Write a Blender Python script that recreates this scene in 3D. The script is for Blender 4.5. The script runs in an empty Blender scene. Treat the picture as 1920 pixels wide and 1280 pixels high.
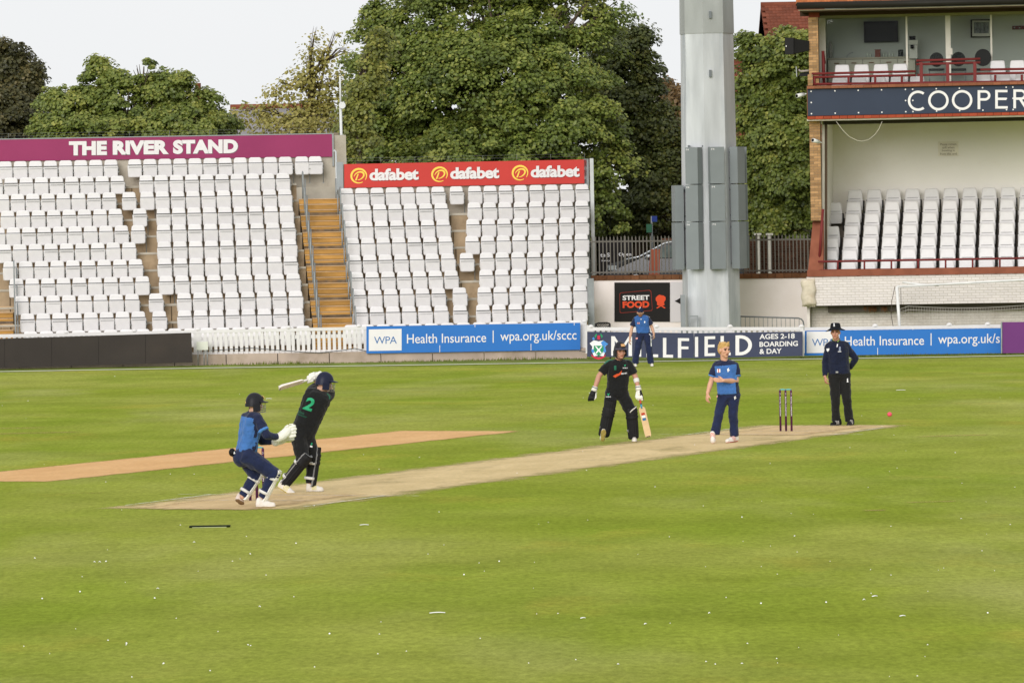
import bpy, bmesh, math, random
import numpy as np
from mathutils import Vector, Matrix, Quaternion
from mathutils.bvhtree import BVHTree

random.seed(7)
scene = bpy.context.scene
COL = scene.collection

# ------------------------------------------------------------------ camera
FPX, W0, H0 = 9282.0, 1920.0, 1280.0          # focal length in pixels of the 1920x1280 photograph
CAM = Vector((0.0, 0.0, 3.7))                 # a seat a few metres up in the opposite stand
PITCH = math.atan((640.0 - 412.5) / FPX)
ROLL = 0.018
R0 = Vector((1, 0, 0)); F0 = Vector((0, math.cos(PITCH), -math.sin(PITCH))); U0 = Vector((0, math.sin(PITCH), math.cos(PITCH)))
RV = R0 * math.cos(ROLL) - U0 * math.sin(ROLL)
UV = R0 * math.sin(ROLL) + U0 * math.cos(ROLL)
cam_data = bpy.data.cameras.new('camera')
cam_data.sensor_width = 36.0
cam_data.lens = 36.0 * FPX / W0
cam_data.clip_start = 1.0
cam_data.clip_end = 3000.0
cam = bpy.data.objects.new('camera', cam_data)
COL.objects.link(cam)
cam.matrix_world = Matrix(((RV.x, UV.x, -F0.x, CAM.x), (RV.y, UV.y, -F0.y, CAM.y), (RV.z, UV.z, -F0.z, CAM.z), (0, 0, 0, 1)))
scene.camera = cam

# ------------------------------------------------------------------ sky and sun (bright overcast)
SUN_EL, SUN_AZ = math.radians(18), math.radians(197)      # azimuth clockwise from +Y: from behind the camera's left
world = bpy.data.worlds.new('World'); scene.world = world; world.use_nodes = True
nt = world.node_tree; nt.nodes.clear()
sky = nt.nodes.new('ShaderNodeTexSky'); sky.sky_type = 'NISHITA'; sky.sun_disc = False
sky.sun_elevation = SUN_EL; sky.sun_rotation = SUN_AZ; sky.dust_density = 3.0; sky.air_density = 1.0
hs = nt.nodes.new('ShaderNodeHueSaturation'); hs.inputs['Saturation'].default_value = 0.15
cl = nt.nodes.new('ShaderNodeTexNoise'); cl.inputs['Scale'].default_value = 2.2; cl.inputs['Detail'].default_value = 5.0
cr = nt.nodes.new('ShaderNodeValToRGB')
cr.color_ramp.elements[0].position = 0.3; cr.color_ramp.elements[0].color = (9.3, 9.5, 9.7, 1)
cr.color_ramp.elements[1].position = 0.7; cr.color_ramp.elements[1].color = (10.1, 10.1, 10.1, 1)
mxw = nt.nodes.new('ShaderNodeMix'); mxw.data_type = 'RGBA'; mxw.inputs[0].default_value = 0.9
bgn = nt.nodes.new('ShaderNodeBackground'); bgn.inputs[1].default_value = 0.1
wout = nt.nodes.new('ShaderNodeOutputWorld')
nt.links.new(sky.outputs[0], hs.inputs['Color']); nt.links.new(cl.outputs[0], cr.inputs[0])
nt.links.new(hs.outputs[0], mxw.inputs[6]); nt.links.new(cr.outputs[0], mxw.inputs[7])
nt.links.new(mxw.outputs[2], bgn.inputs[0]); nt.links.new(bgn.outputs[0], wout.inputs[0])
sun_data = bpy.data.lights.new('sun', 'SUN'); sun_data.energy = 2.2; sun_data.angle = math.radians(32); sun_data.color = (1.0, 0.955, 0.94)
sun = bpy.data.objects.new('sun', sun_data); COL.objects.link(sun)
sun_from = Vector((math.sin(SUN_AZ) * math.cos(SUN_EL), math.cos(SUN_AZ) * math.cos(SUN_EL), math.sin(SUN_EL)))
sun.rotation_euler = sun_from.to_track_quat('Z', 'Y').to_euler()
sun.location = (-60, -40, 80)
vs = scene.view_settings
scene.display_settings.display_device = 'sRGB'
vs.view_transform = 'Standard'; vs.look = 'None'; vs.exposure = 0.0; vs.gamma = 1.0; vs.use_curve_mapping = False
scene.cycles.max_bounces = 6; scene.cycles.transparent_max_bounces = 12
scene.cycles.use_denoising = True

# ------------------------------------------------------------------ survey helpers (photo measurement -> metres)
def gz(y):
    """height of the outfield: level on the square, falling gently to the boundary"""
    t = min(max((y - 88.0) / 42.0, 0.0), 1.0)
    return -0.26 * t * t * (3 - 2 * t)
def ray(px, py):
    return F0 * FPX + RV * (px - 960.0) + UV * (640.0 - py)
def at(px, py, Y):
    d = ray(px, py); return CAM + d * (Y / d.y)
def ground(px, py):
    d = ray(px, py); p = CAM + d * (3.7 / -d.z)
    for _ in range(12):
        p = CAM + d * ((3.7 - gz(p.y)) / -d.z)
    return p
def hit(px, py, P, N):
    d = ray(px, py); return CAM + d * ((P - CAM).dot(N) / d.dot(N))

# ------------------------------------------------------------------ materials
def lin(h):
    h = h.lstrip('#'); out = []
    for i in (0, 2, 4):
        c = int(h[i:i + 2], 16) / 255.0
        out.append(c / 12.92 if c <= 0.04045 else ((c + 0.055) / 1.055) ** 2.4)
    return tuple(out) + (1.0,)
MATS = {}
def mat(name, col, rough=0.6, var=0.12, scale=3.0, bump=0.0, bscale=40.0, metal=0.0, spec=0.12, rand=0.0, stain=None, stain_amt=0.3, stain_scale=1.0, stretch=None, sheen=0.0):
    """principled material: base colour broken up by noise, optional second stain colour, per-object shift and fine bump"""
    if name in MATS: return MATS[name]
    c = lin(col) if isinstance(col, str) else tuple(col) + (1.0,)
    m = bpy.data.materials.new(name); m.use_nodes = True
    n = m.node_tree.nodes; l = m.node_tree.links
    b = n['Principled BSDF']
    b.inputs['Roughness'].default_value = rough; b.inputs['Metallic'].default_value = metal
    b.inputs['Specular IOR Level'].default_value = spec
    if sheen: b.inputs['Sheen Weight'].default_value = sheen
    tc = n.new('ShaderNodeTexCoord'); mp = n.new('ShaderNodeMapping')
    l.new(tc.outputs['Object'], mp.inputs[0])
    if stretch: mp.inputs['Scale'].default_value = stretch
    nz = n.new('ShaderNodeTexNoise'); nz.inputs['Scale'].default_value = scale; nz.inputs['Detail'].default_value = 5.0
    l.new(mp.outputs[0], nz.inputs['Vector'])
    mr = n.new('ShaderNodeMapRange'); mr.inputs[1].default_value = 0.3; mr.inputs[2].default_value = 0.7
    mr.inputs[3].default_value = 1.0 - var; mr.inputs[4].default_value = 1.0 + var * 0.6
    l.new(nz.outputs[0], mr.inputs[0])
    mul = n.new('ShaderNodeMix'); mul.data_type = 'RGBA'; mul.blend_type = 'MULTIPLY'; mul.inputs[0].default_value = 1.0
    mul.inputs[6].default_value = c
    l.new(mr.outputs[0], mul.inputs[7]); last = mul.outputs[2]
    if stain:
        sn = n.new('ShaderNodeTexNoise'); sn.inputs['Scale'].default_value = stain_scale; sn.inputs['Detail'].default_value = 6.0; sn.inputs['Roughness'].default_value = 0.65
        l.new(mp.outputs[0], sn.inputs['Vector'])
        sr = n.new('ShaderNodeMapRange'); sr.inputs[1].default_value = 0.5; sr.inputs[2].default_value = 0.72; sr.inputs[4].default_value = stain_amt
        l.new(sn.outputs[0], sr.inputs[0])
        mx = n.new('ShaderNodeMix'); mx.data_type = 'RGBA'; mx.inputs[7].default_value = lin(stain)
        l.new(sr.outputs[0], mx.inputs[0]); l.new(last, mx.inputs[6]); last = mx.outputs[2]
    if rand:
        oi = n.new('ShaderNodeObjectInfo'); h = n.new('ShaderNodeHueSaturation')
        r2 = n.new('ShaderNodeMapRange'); r2.inputs[3].default_value = 1 - rand; r2.inputs[4].default_value = 1 + rand
        l.new(oi.outputs['Random'], r2.inputs[0]); l.new(r2.outputs[0], h.inputs['Value']); l.new(last, h.inputs['Color']); last = h.outputs[0]
    l.new(last, b.inputs['Base Color'])
    if bump:
        bn = n.new('ShaderNodeTexNoise'); bn.inputs['Scale'].default_value = bscale; bn.inputs['Detail'].default_value = 4.0
        l.new(mp.outputs[0], bn.inputs['Vector'])
        bp = n.new('ShaderNodeBump'); bp.inputs['Strength'].default_value = bump; bp.inputs['Distance'].default_value = 0.02
        l.new(bn.outputs[0], bp.inputs['Height']); l.new(bp.outputs[0], b.inputs['Normal'])
    MATS[name] = m
    return m

# ------------------------------------------------------------------ mesh helpers
def wloc(o):
    p = Vector((0, 0, 0))
    while o is not None:
        p += o.location; o = o.parent
    return p
class MB:
    """collects shapes in world coordinates; build() links them as one mesh object"""
    def __init__(self): self.v = []; self.f = []; self.mi = []; self.sm = []
    def face(self, pts, mi=0, sm=False):
        k = len(self.v); self.v += [Vector(p) for p in pts]; self.f.append(tuple(range(k, k + len(pts)))); self.mi.append(mi); self.sm.append(sm)
    def poly(self, vs_, fs, mi=0, sm=False):
        k = len(self.v); self.v += [Vector(p) for p in vs_]
        for f in fs: self.f.append(tuple(i + k for i in f)); self.mi.append(mi); self.sm.append(sm)
        return self
    def hexa(self, p, mi=0):
        """8 corners: front face 0-3 (bl, br, tr, tl), back face 4-7"""
        return self.poly(p, [(0, 1, 2, 3), (5, 4, 7, 6), (4, 0, 3, 7), (1, 5, 6, 2), (3, 2, 6, 7), (4, 5, 1, 0)], mi)
    def box(self, c, ax, ay, az, mi=0):
        """box from its centre and three half-axis vectors"""
        c = Vector(c); ax = Vector(ax); ay = Vector(ay); az = Vector(az)
        return self.hexa([c - ax - ay - az, c + ax - ay - az, c + ax - ay + az, c - ax - ay + az, c - ax + ay - az, c + ax + ay - az, c + ax + ay + az, c - ax + ay + az], mi)
    def abox(self, x0, x1, y0, y1, z0, z1, mi=0):
        return self.box(((x0 + x1) / 2, (y0 + y1) / 2, (z0 + z1) / 2), ((x1 - x0) / 2, 0, 0), (0, (y1 - y0) / 2, 0), (0, 0, (z1 - z0) / 2), mi)
    def slab(self, quad, thick, mi=0):
        """front quad bl, br, tr, tl pushed back by the vector thick"""
        t = Vector(thick); q = [Vector(p) for p in quad]
        return self.hexa(q + [p + t for p in q], mi)
    def tube(self, pts, r, seg=8, mi=0, cap=True, r2=None):
        pts = [Vector(p) for p in pts]; n = len(pts)
        rs = r if isinstance(r, (list, tuple)) else ([r] * n if r2 is None else [r + (r2 - r) * i / (n - 1) for i in range(n)])
        k = len(self.v); ref = None
        for i, p in enumerate(pts):
            t = (pts[min(i + 1, n - 1)] - pts[max(i - 1, 0)]).normalized()
            if ref is None:
                ref = t.orthogonal().normalized()
            ref = (ref - t * ref.dot(t)).normalized(); b = t.cross(ref)
            for j in range(seg):
                a = 2 * math.pi * j / seg
                self.v.append(p + (ref * math.cos(a) + b * math.sin(a)) * rs[i])
        for i in range(n - 1):
            for j in range(seg):
                a = k + i * seg + j; c = k + i * seg + (j + 1) % seg
                self.f.append((a, c, c + seg, a + seg)); self.mi.append(mi); self.sm.append(True)
        if cap:
            self.f.append(tuple(k + j for j in reversed(range(seg)))); self.mi.append(mi); self.sm.append(False)
            self.f.append(tuple(k + (n - 1) * seg + j for j in range(seg))); self.mi.append(mi); self.sm.append(False)
        return self
    def ball(self, c, r, seg=12, rings=8, mi=0, sz=None):
        c = Vector(c); k = len(self.v); r = Vector(r) if hasattr(r, '__len__') else Vector((r, r, r))
        for i in range(rings + 1):
            th = math.pi * i / rings
            for j in range(seg):
                a = 2 * math.pi * j / seg
                self.v.append(c + Vector((r.x * math.sin(th) * math.cos(a), r.y * math.sin(th) * math.sin(a), r.z * math.cos(th))))
        for i in range(rings):
            for j in range(seg):
                a = k + i * seg + j; b = k + i * seg + (j + 1) % seg
                self.f.append((a, a + seg, b + seg, b)); self.mi.append(mi); self.sm.append(True)
        return self
    def build(self, name, m, parent=None, origin=None):
        org = wloc(parent) if parent else Vector((0, 0, 0))
        o0 = Vector(origin) if origin is not None else org
        me = bpy.data.meshes.new(name)
        me.from_pydata([p - o0 for p in self.v], [], self.f)
        for x in (m if isinstance(m, (list, tuple)) else [m]): me.materials.append(x)
        me.polygons.foreach_set('material_index', self.mi); me.polygons.foreach_set('use_smooth', self.sm)
        me.update()
        o = bpy.data.objects.new(name, me); COL.objects.link(o)
        if parent: o.parent = parent; o.location = o0 - org
        else: o.location = o0
        return o
def tag(o, label=None, cat=None, group=None, kind=None):
    if label: o['label'] = label
    if cat: o['category'] = cat
    if group: o['group'] = group
    if kind: o['kind'] = kind
    return o
def thing(name, loc, label, cat, group=None):
    o = bpy.data.objects.new(name, None); COL.objects.link(o); o.location = loc; o.empty_display_size = 0.3
    return tag(o, label, cat, group)
def inst(name, me, parent, loc, scale=(1, 1, 1), rz=0.0, quat=None):
    """one more object on shared mesh data"""
    o = bpy.data.objects.new(name, me); COL.objects.link(o)
    if parent: o.parent = parent
    o.location = loc; o.scale = scale
    if quat is not None: o.rotation_mode = 'QUATERNION'; o.rotation_quaternion = quat
    else: o.rotation_euler = (0, 0, rz)
    return o
ORD = ['zeroth', 'first', 'second', 'third', 'fourth', 'fifth', 'sixth', 'seventh', 'eighth', 'ninth', 'tenth', 'eleventh', 'twelfth', 'thirteenth', 'fourteenth', 'fifteenth', 'sixteenth', 'seventeenth', 'eighteenth', 'nineteenth', 'twentieth']

_font_cache = {}
def text_mesh(s, bold=0.0, spacing=1.0):
    """flat lettering as (verts2d, faces, width, ymin, ymax); cap height is about 0.7"""
    key = (s, bold, spacing)
    if key in _font_cache: return _font_cache[key]
    cu = bpy.data.curves.new('lettering', 'FONT'); cu.body = s; cu.offset = bold; cu.space_character = spacing; cu.resolution_u = 4; cu.fill_mode = 'FRONT'
    ob = bpy.data.objects.new('lettering', cu); COL.objects.link(ob)
    dg = bpy.context.evaluated_depsgraph_get(); me = bpy.data.meshes.new_from_object(ob.evaluated_get(dg))
    vs_ = [(v.co.x, v.co.y) for v in me.vertices]; fs = [tuple(p.vertices) for p in me.polygons]
    bpy.data.objects.remove(ob); bpy.data.curves.remove(cu); bpy.data.meshes.remove(me)
    xs = [v[0] for v in vs_]; ys = [v[1] for v in vs_]
    x0 = min(xs); vs_ = [(x - x0, y) for x, y in vs_]
    _font_cache[key] = (vs_, fs, max(xs) - x0, min(ys), max(ys))
    return _font_cache[key]
def letter(mb, s, o, ux, uy, width=None, height=None, bold=0.0, spacing=1.0, mi=0, skew=0.0):
    """lettering onto the plane o + ux*x + uy*y (unit vectors): from o the string is fitted to width and height (height of the tallest to lowest point)"""
    vs_, fs, w, y0, y1 = text_mesh(s, bold, spacing)
    sy = height / (y1 - y0) if height else 1; sx = width / w if width else sy
    pts = [Vector(o) + Vector(ux) * (x * sx + skew * (y - y0) * sy) + Vector(uy) * ((y - y0) * sy) for x, y in vs_]
    mb.poly(pts, fs, mi)
# ================================================================== the ground
def grass_material():
    m = bpy.data.materials.new('mown_grass'); m.use_nodes = True
    n = m.node_tree.nodes; l = m.node_tree.links; b = n['Principled BSDF']
    b.inputs['Roughness'].default_value = 1.0; b.inputs['Specular IOR Level'].default_value = 0.0
    tc = n.new('ShaderNodeTexCoord')
    def noise(scale, detail=4.0, sc=(1, 1, 1), rot=0.0, rough=0.55):
        mp = n.new('ShaderNodeMapping'); mp.inputs['Scale'].default_value = sc; mp.inputs['Rotation'].default_value = (0, 0, rot)
        l.new(tc.outputs['Object'], mp.inputs[0])
        z = n.new('ShaderNodeTexNoise'); z.inputs['Scale'].default_value = scale; z.inputs['Detail'].default_value = detail; z.inputs['Roughness'].default_value = rough
        l.new(mp.outputs[0], z.inputs['Vector']); return z.outputs[0]
    def rng(x, a, b_, c, d):
        r = n.new('ShaderNodeMapRange'); r.inputs[1].default_value = a; r.inputs[2].default_value = b_; r.inputs[3].default_value = c; r.inputs[4].default_value = d
        l.new(x, r.inputs[0]); return r.outputs[0]
    def mix(f, a, b_, mode='MIX'):
        x = n.new('ShaderNodeMix'); x.data_type = 'RGBA'; x.blend_type = mode
        if isinstance(f, float): x.inputs[0].default_value = f
        else: l.new(f, x.inputs[0])
        for s, v in ((6, a), (7, b_)):
            if isinstance(v, tuple): x.inputs[s].default_value = v
            else: l.new(v, x.inputs[s])
        return x.outputs[2]
    c = mix(rng(noise(0.16, 4, (0.8, 0.45, 1), 0.3), 0.40, 0.60, 0, 1), (0.250, 0.302, 0.040, 1), (0.315, 0.342, 0.070, 1))     # greener and straw-tinged areas
    c = mix(rng(noise(0.5, 5, (0.5, 0.16, 1), 0.12), 0.45, 0.66, 0, 0.8), c, (0.212, 0.283, 0.030, 1))                     # lush strips
    c = mix(rng(noise(0.34, 5, (0.6, 0.2, 1), -0.1), 0.52, 0.72, 0, 0.75), c, (0.365, 0.372, 0.12, 1))                       # pale worn strips
    c = mix(rng(noise(0.8, 6, (0.5, 0.22, 1), 0.2, 0.6), 0.58, 0.74, 0, 0.55), c, (0.40, 0.345, 0.06, 1))                     # yellow burnt streaks
    # mower passes: broad bands that run across the view
    mp = n.new('ShaderNodeMapping'); mp.inputs['Rotation'].default_value = (0, 0, math.radians(4)); l.new(tc.outputs['Object'], mp.inputs[0])
    wv = n.new('ShaderNodeTexWave'); wv.bands_direction = 'Y'; wv.wave_profile = 'SIN'; wv.inputs['Scale'].default_value = 0.047; wv.inputs['Distortion'].default_value = 3.5; wv.inputs['Detail'].default_value = 2; wv.inputs['Detail Scale'].default_value = 0.4
    l.new(mp.outputs[0], wv.inputs['Vector'])
    c = mix(1.0, c, rng(wv.outputs[1], 0.2, 0.8, 0.965, 1.02), 'MULTIPLY')
    # blade-scale grain and small dark tufts
    c = mix(1.0, c, rng(noise(13.0, 6, (1, 0.35, 1), 0, 0.8), 0.3, 0.7, 0.70, 1.28), 'MULTIPLY')
    c = mix(1.0, c, rng(noise(1.6, 6, (0.5, 0.35, 1), 0.15, 0.7), 0.3, 0.7, 0.86, 1.12), 'MULTIPLY')
    c = mix(rng(noise(5.0, 5, (0.6, 0.5, 1), 0, 0.7), 0.66, 0.76, 0, 0.6), c, (0.10, 0.14, 0.02, 1))
    l.new(c, b.inputs['Base Color'])
    bp = n.new('ShaderNodeBump'); bp.inputs['Strength'].default_value = 0.5; bp.inputs['Distance'].default_value = 0.03
    l.new(noise(14.0, 6, (1, 1, 1), 0, 0.8), bp.inputs['Height']); l.new(bp.outputs[0], b.inputs['Normal'])
    return m
gm = MB()
ys = [-60, 0, 30, 60, 88] + [88 + 42 * i / 12 for i in range(1, 13)] + [139, 145, 200, 500, 1800]
xs = [-1500, -300, -60, -30, -15, 0, 15, 30, 60, 300, 1500]
gm.v = [Vector((x, y, gz(y))) for y in ys for x in xs]
nx = len(xs)
for j in range(len(ys) - 1):
    for i in range(nx - 1):
        gm.f.append((j * nx + i, j * nx + i + 1, (j + 1) * nx + i + 1, (j + 1) * nx + i)); gm.mi.append(0); gm.sm.append(True)
tag(gm.build('outfield', grass_material()), 'mown green cricket outfield with straw coloured patches', None, None, 'structure')

def earth_material(name, c1, c2, green=0.25, soft=None, grain=12.0, amount=1.0):
    """bare earth sheet whose ragged edge lets the grass through; soft = (half length, half width, feather) in object metres"""
    m = bpy.data.materials.new(name); m.use_nodes = True
    n = m.node_tree.nodes; l = m.node_tree.links; b = n['Principled BSDF']; out = n['Material Output']
    b.inputs['Roughness'].default_value = 0.9; b.inputs['Specular IOR Level'].default_value = 0.1
    tc = n.new('ShaderNodeTexCoord'); mp = n.new('ShaderNodeMapping'); mp.inputs['Scale'].default_value = (0.5, 1, 1); l.new(tc.outputs['Object'], mp.inputs[0])
    a = n.new('ShaderNodeTexNoise'); a.inputs['Scale'].default_value = 1.1; a.inputs['Detail'].default_value = 7; a.inputs['Roughness'].default_value = 0.65; l.new(mp.outputs[0], a.inputs['Vector'])
    g = n.new('ShaderNodeTexNoise'); g.inputs['Scale'].default_value = grain; g.inputs['Detail'].default_value = 6; g.inputs['Roughness'].default_value = 0.75; l.new(mp.outputs[0], g.inputs['Vector'])
    r = n.new('ShaderNodeValToRGB'); r.color_ramp.elements[0].position = 0.35; r.color_ramp.elements[1].position = 0.65
    r.color_ramp.elements[0].color = c1 + (1,); r.color_ramp.elements[1].color = c2 + (1,); l.new(a.outputs[0], r.inputs[0])
    gr = n.new('ShaderNodeMapRange'); gr.inputs[1].default_value = 0.3; gr.inputs[2].default_value = 0.7; gr.inputs[3].default_value = 0.82; gr.inputs[4].default_value = 1.13; l.new(g.outputs[0], gr.inputs[0])
    mu = n.new('ShaderNodeMix'); mu.data_type = 'RGBA'; mu.blend_type = 'MULTIPLY'; mu.inputs[0].default_value = 1; l.new(r.outputs[0], mu.inputs[6]); l.new(gr.outputs[0], mu.inputs[7])
    l.new(mu.outputs[2], b.inputs['Base Color'])
    bp = n.new('ShaderNodeBump'); bp.inputs['Strength'].default_value = 0.4; bp.inputs['Distance'].default_value = 0.02; l.new(g.outputs[0], bp.inputs['Height']); l.new(bp.outputs[0], b.inputs['Normal'])
    hl, hw, fe = soft
    sp = n.new('ShaderNodeSeparateXYZ'); l.new(tc.outputs['Object'], sp.inputs[0])
    def edge(sock, half):
        ab = n.new('ShaderNodeMath'); ab.operation = 'ABSOLUTE'; l.new(sock, ab.inputs[0])
        q = n.new('ShaderNodeMapRange'); q.inputs[1].default_value = half - fe; q.inputs[2].default_value = half; q.inputs[3].default_value = 1; q.inputs[4].default_value = 0
        l.new(ab.outputs[0], q.inputs[0]); return q.outputs[0]
    mn = n.new('ShaderNodeMath'); mn.operation = 'MINIMUM'; l.new(edge(sp.outputs[0], hl), mn.inputs[0]); l.new(edge(sp.outputs[1], hw), mn.inputs[1])
    # compare the feather with ragged noise, plus patches of surviving grass
    e = n.new('ShaderNodeTexNoise'); e.inputs['Scale'].default_value = 2.4; e.inputs['Detail'].default_value = 8; e.inputs['Roughness'].default_value = 0.75; l.new(mp.outputs[0], e.inputs['Vector'])
    sb = n.new('ShaderNodeMath'); sb.operation = 'SUBTRACT'; l.new(mn.outputs[0], sb.inputs[0]); l.new(e.outputs[0], sb.inputs[1])
    q = n.new('ShaderNodeMapRange'); q.inputs[1].default_value = -0.1; q.inputs[2].default_value = 0.25; q.inputs[4].default_value = amount; l.new(sb.outputs[0], q.inputs[0])
    pt = n.new('ShaderNodeMapRange'); pt.inputs[1].default_value = 0.56; pt.inputs[2].default_value = 0.7; pt.inputs[3].default_value = 1; pt.inputs[4].default_value = 1 - green
    p2 = n.new('ShaderNodeTexNoise'); p2.inputs['Scale'].default_value = 0.8; p2.inputs['Detail'].default_value = 6; p2.inputs['Roughness'].default_value = 0.7; l.new(mp.outputs[0], p2.inputs['Vector']); l.new(p2.outputs[0], pt.inputs[0])
    al = n.new('ShaderNodeMath'); al.operation = 'MULTIPLY'; l.new(q.outputs[0], al.inputs[0]); l.new(pt.outputs[0], al.inputs[1])
    tr = n.new('ShaderNodeBsdfTransparent'); ms = n.new('ShaderNodeMixShader'); l.new(al.outputs[0], ms.inputs[0]); l.new(tr.outputs[0], ms.inputs[1]); l.new(b.outputs[0], ms.inputs[2]); l.new(ms.outputs[0], out.inputs[0])
    return m
def sheet(name, c, ang, hl, hw, m, z, lab, kind='structure'):
    mb = MB(); mb.face([(-hl, -hw, 0), (hl, -hw, 0), (hl, hw, 0), (-hl, hw, 0)])
    o = mb.build(name, m); o.location = (c.x, c.y, z); o.rotation_euler = (0, 0, ang)
    return tag(o, lab, None, None, kind)
NEAR = ground(482, 939); FAR = ground(1474, 808.8); NEAR.z = FAR.z = 0
PD = (FAR - NEAR).normalized(); PN = Vector((-PD.y, PD.x, 0)); PANG = math.atan2(PD.y, PD.x)
print('pitch length', (FAR - NEAR).length)
mid = (NEAR + FAR) / 2
sheet('pitch', mid + PD * .33, PANG, 12.75, 1.98, earth_material('rolled_pitch_earth', (0.56, 0.425, 0.205), (0.69, 0.53, 0.28), 0.4, (12.75, 1.98, 1.25), 15), 0.004, 'pale straw coloured match pitch between the two sets of stumps')
# bowlers' and batsmen's ends are worn to redder earth
for c_, k in ((NEAR - PD * 0.2, 0), (FAR + PD * 0.3, 1)):
    sheet('crease_wear', c_, PANG, 2.2, 1.3, earth_material('worn_crease_earth%d' % k, (0.56, 0.40, 0.20), (0.68, 0.50, 0.27), 0.6, (2.2, 1.3, 0.9), 15), 0.008, 'bare worn earth around the %s stumps' % ('nearer', 'farther')[k])
# the second, clay dressed strip behind the batter
a0, a1 = ground(-60, 904), ground(878, 806.6)
d2 = (a1 - a0).normalized()
sheet('clay_strip', (a0 + a1) / 2, math.atan2(d2.y, d2.x), (a1 - a0).length / 2, 1.45, earth_material('orange_clay', (0.63, 0.36, 0.15), (0.72, 0.44, 0.20), 0.0, ((a1 - a0).length / 2, 1.45, 0.5), 15), 0.004, 'orange clay strip behind the batter')
for i, (px, py, hl, hw, h) in enumerate([(50, 812, 1.6, 0.9, 0.5), (20, 803, 1.0, 0.6, .5), (915, 931, 1.0, .4, 0.6), (1745, 941, .55, .33, .6), (1640, 957, .25, .2, .6), (1790, 817, 1.0, .6, .45), (150, 925, .5, .25, .4), (1160, 822, .9, .5, .4), (870, 925, .8, .25, .5)]):
    p = ground(px, py)
    sheet('bare_patch', p, 0.1, hl, hw, earth_material('scuffed_earth%d' % i, (0.45, 0.29, 0.11), (0.55, 0.37, 0.17), 0.7, (hl, hw, hl * .9), 9, .55), gz(p.y) + 0.005 + i * 0.0004, 'small scuffed patch of bare earth in the grass')

def chalk():
    m = bpy.data.materials.new('worn_white_line'); m.use_nodes = True
    n = m.node_tree.nodes; l = m.node_tree.links; b = n['Principled BSDF']; out = n['Material Output']
    b.inputs['Base Color'].default_value = (0.74, 0.72, 0.66, 1); b.inputs['Roughness'].default_value = 0.9
    tc = n.new('ShaderNodeTexCoord'); a = n.new('ShaderNodeTexNoise'); a.inputs['Scale'].default_value = 7; a.inputs['Detail'].default_value = 6; l.new(tc.outputs['Object'], a.inputs['Vector'])
    q = n.new('ShaderNodeMapRange'); q.inputs[1].default_value = 0.33; q.inputs[2].default_value = 0.62; q.inputs[3].default_value = 0.1; q.inputs[4].default_value = 0.8; l.new(a.outputs[0], q.inputs[0])
    tr = n.new('ShaderNodeBsdfTransparent'); ms = n.new('ShaderNodeMixShader'); l.new(q.outputs[0], ms.inputs[0]); l.new(tr.outputs[0], ms.inputs[1]); l.new(b.outputs[0], ms.inputs[2]); l.new(ms.outputs[0], out.inputs[0])
    return m
CHALK = chalk()
for e, s, nm in ((NEAR, 1, 'nearer'), (FAR, -1, 'farther')):
    d = PD * s
    def line(name, a, b, w=0.045):
        t = (b - a).normalized(); q = Vector((-t.y, t.x, 0)) * w / 2
        mb = MB(); mb.face([a - q, b - q, b + q, a + q]); c = (a + b) / 2; c.z = 0.013
        o = mb.build(name, CHALK, None, Vector((c.x, c.y, 0))); o.location = c
        tag(o, 'worn white %s line by the %s stumps' % (name.split('_')[0], nm), None, None, 'structure')
    line('popping_crease', e + d * 1.22 - PN * 1.83, e + d * 1.22 + PN * 1.83)
    line('bowling_crease', e - PN * 1.32, e + PN * 1.32)
    for k in (-1, 1): line('return_crease', e + PN * 1.32 * k + d * 1.2, e + PN * 1.32 * k - d * 1.25)
# boundary line far behind
bl = MB(); pts = [(-200, 700.5), (0, 697), (400, 690), (720, 685.5), (1140, 679.3), (1420, 674.8), (1720, 670.6), (1920, 667), (2100, 664)]
wp = [ground(*p) for p in pts]
for a, b in zip(wp, wp[1:]):
    bl.face([a + Vector((0, -.33, .012)), b + Vector((0, -.33, .012)), b + Vector((0, .33, .012)), a + Vector((0, .33, .012))])
vg = MB(); vp = [(-200, 700, 695), (360, 692, 680), (720, 687, 667), (1100, 681, 671), (1500, 675, 668), (2000, 667, 662)]
q_ = [(ground(x, a), ground(x, b - 2)) for x, a, b in vp]
for (a, a2), (b, b2) in zip(q_, q_[1:]): vg.face([a + Vector((0, 0, .004)), b + Vector((0, 0, .004)), b2 + Vector((0, 0, .004)), a2 + Vector((0, 0, .004))])
tag(vg.build('verge', mat('rough_verge_grass', (.165, .215, .032), .95, .35, 1.3, .5, 14, stain='#7d7440', stain_amt=.55, stain_scale=.8, stretch=(1, .5, 1))), 'rougher darker grass between the boundary line and the boards', None, None, 'structure')
tag(bl.build('boundary_line', mat('boundary_paint', '#cfd2b4', .9, .15, 2.0)), 'white painted boundary line in front of the advertising boards', None, None, 'structure')

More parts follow.
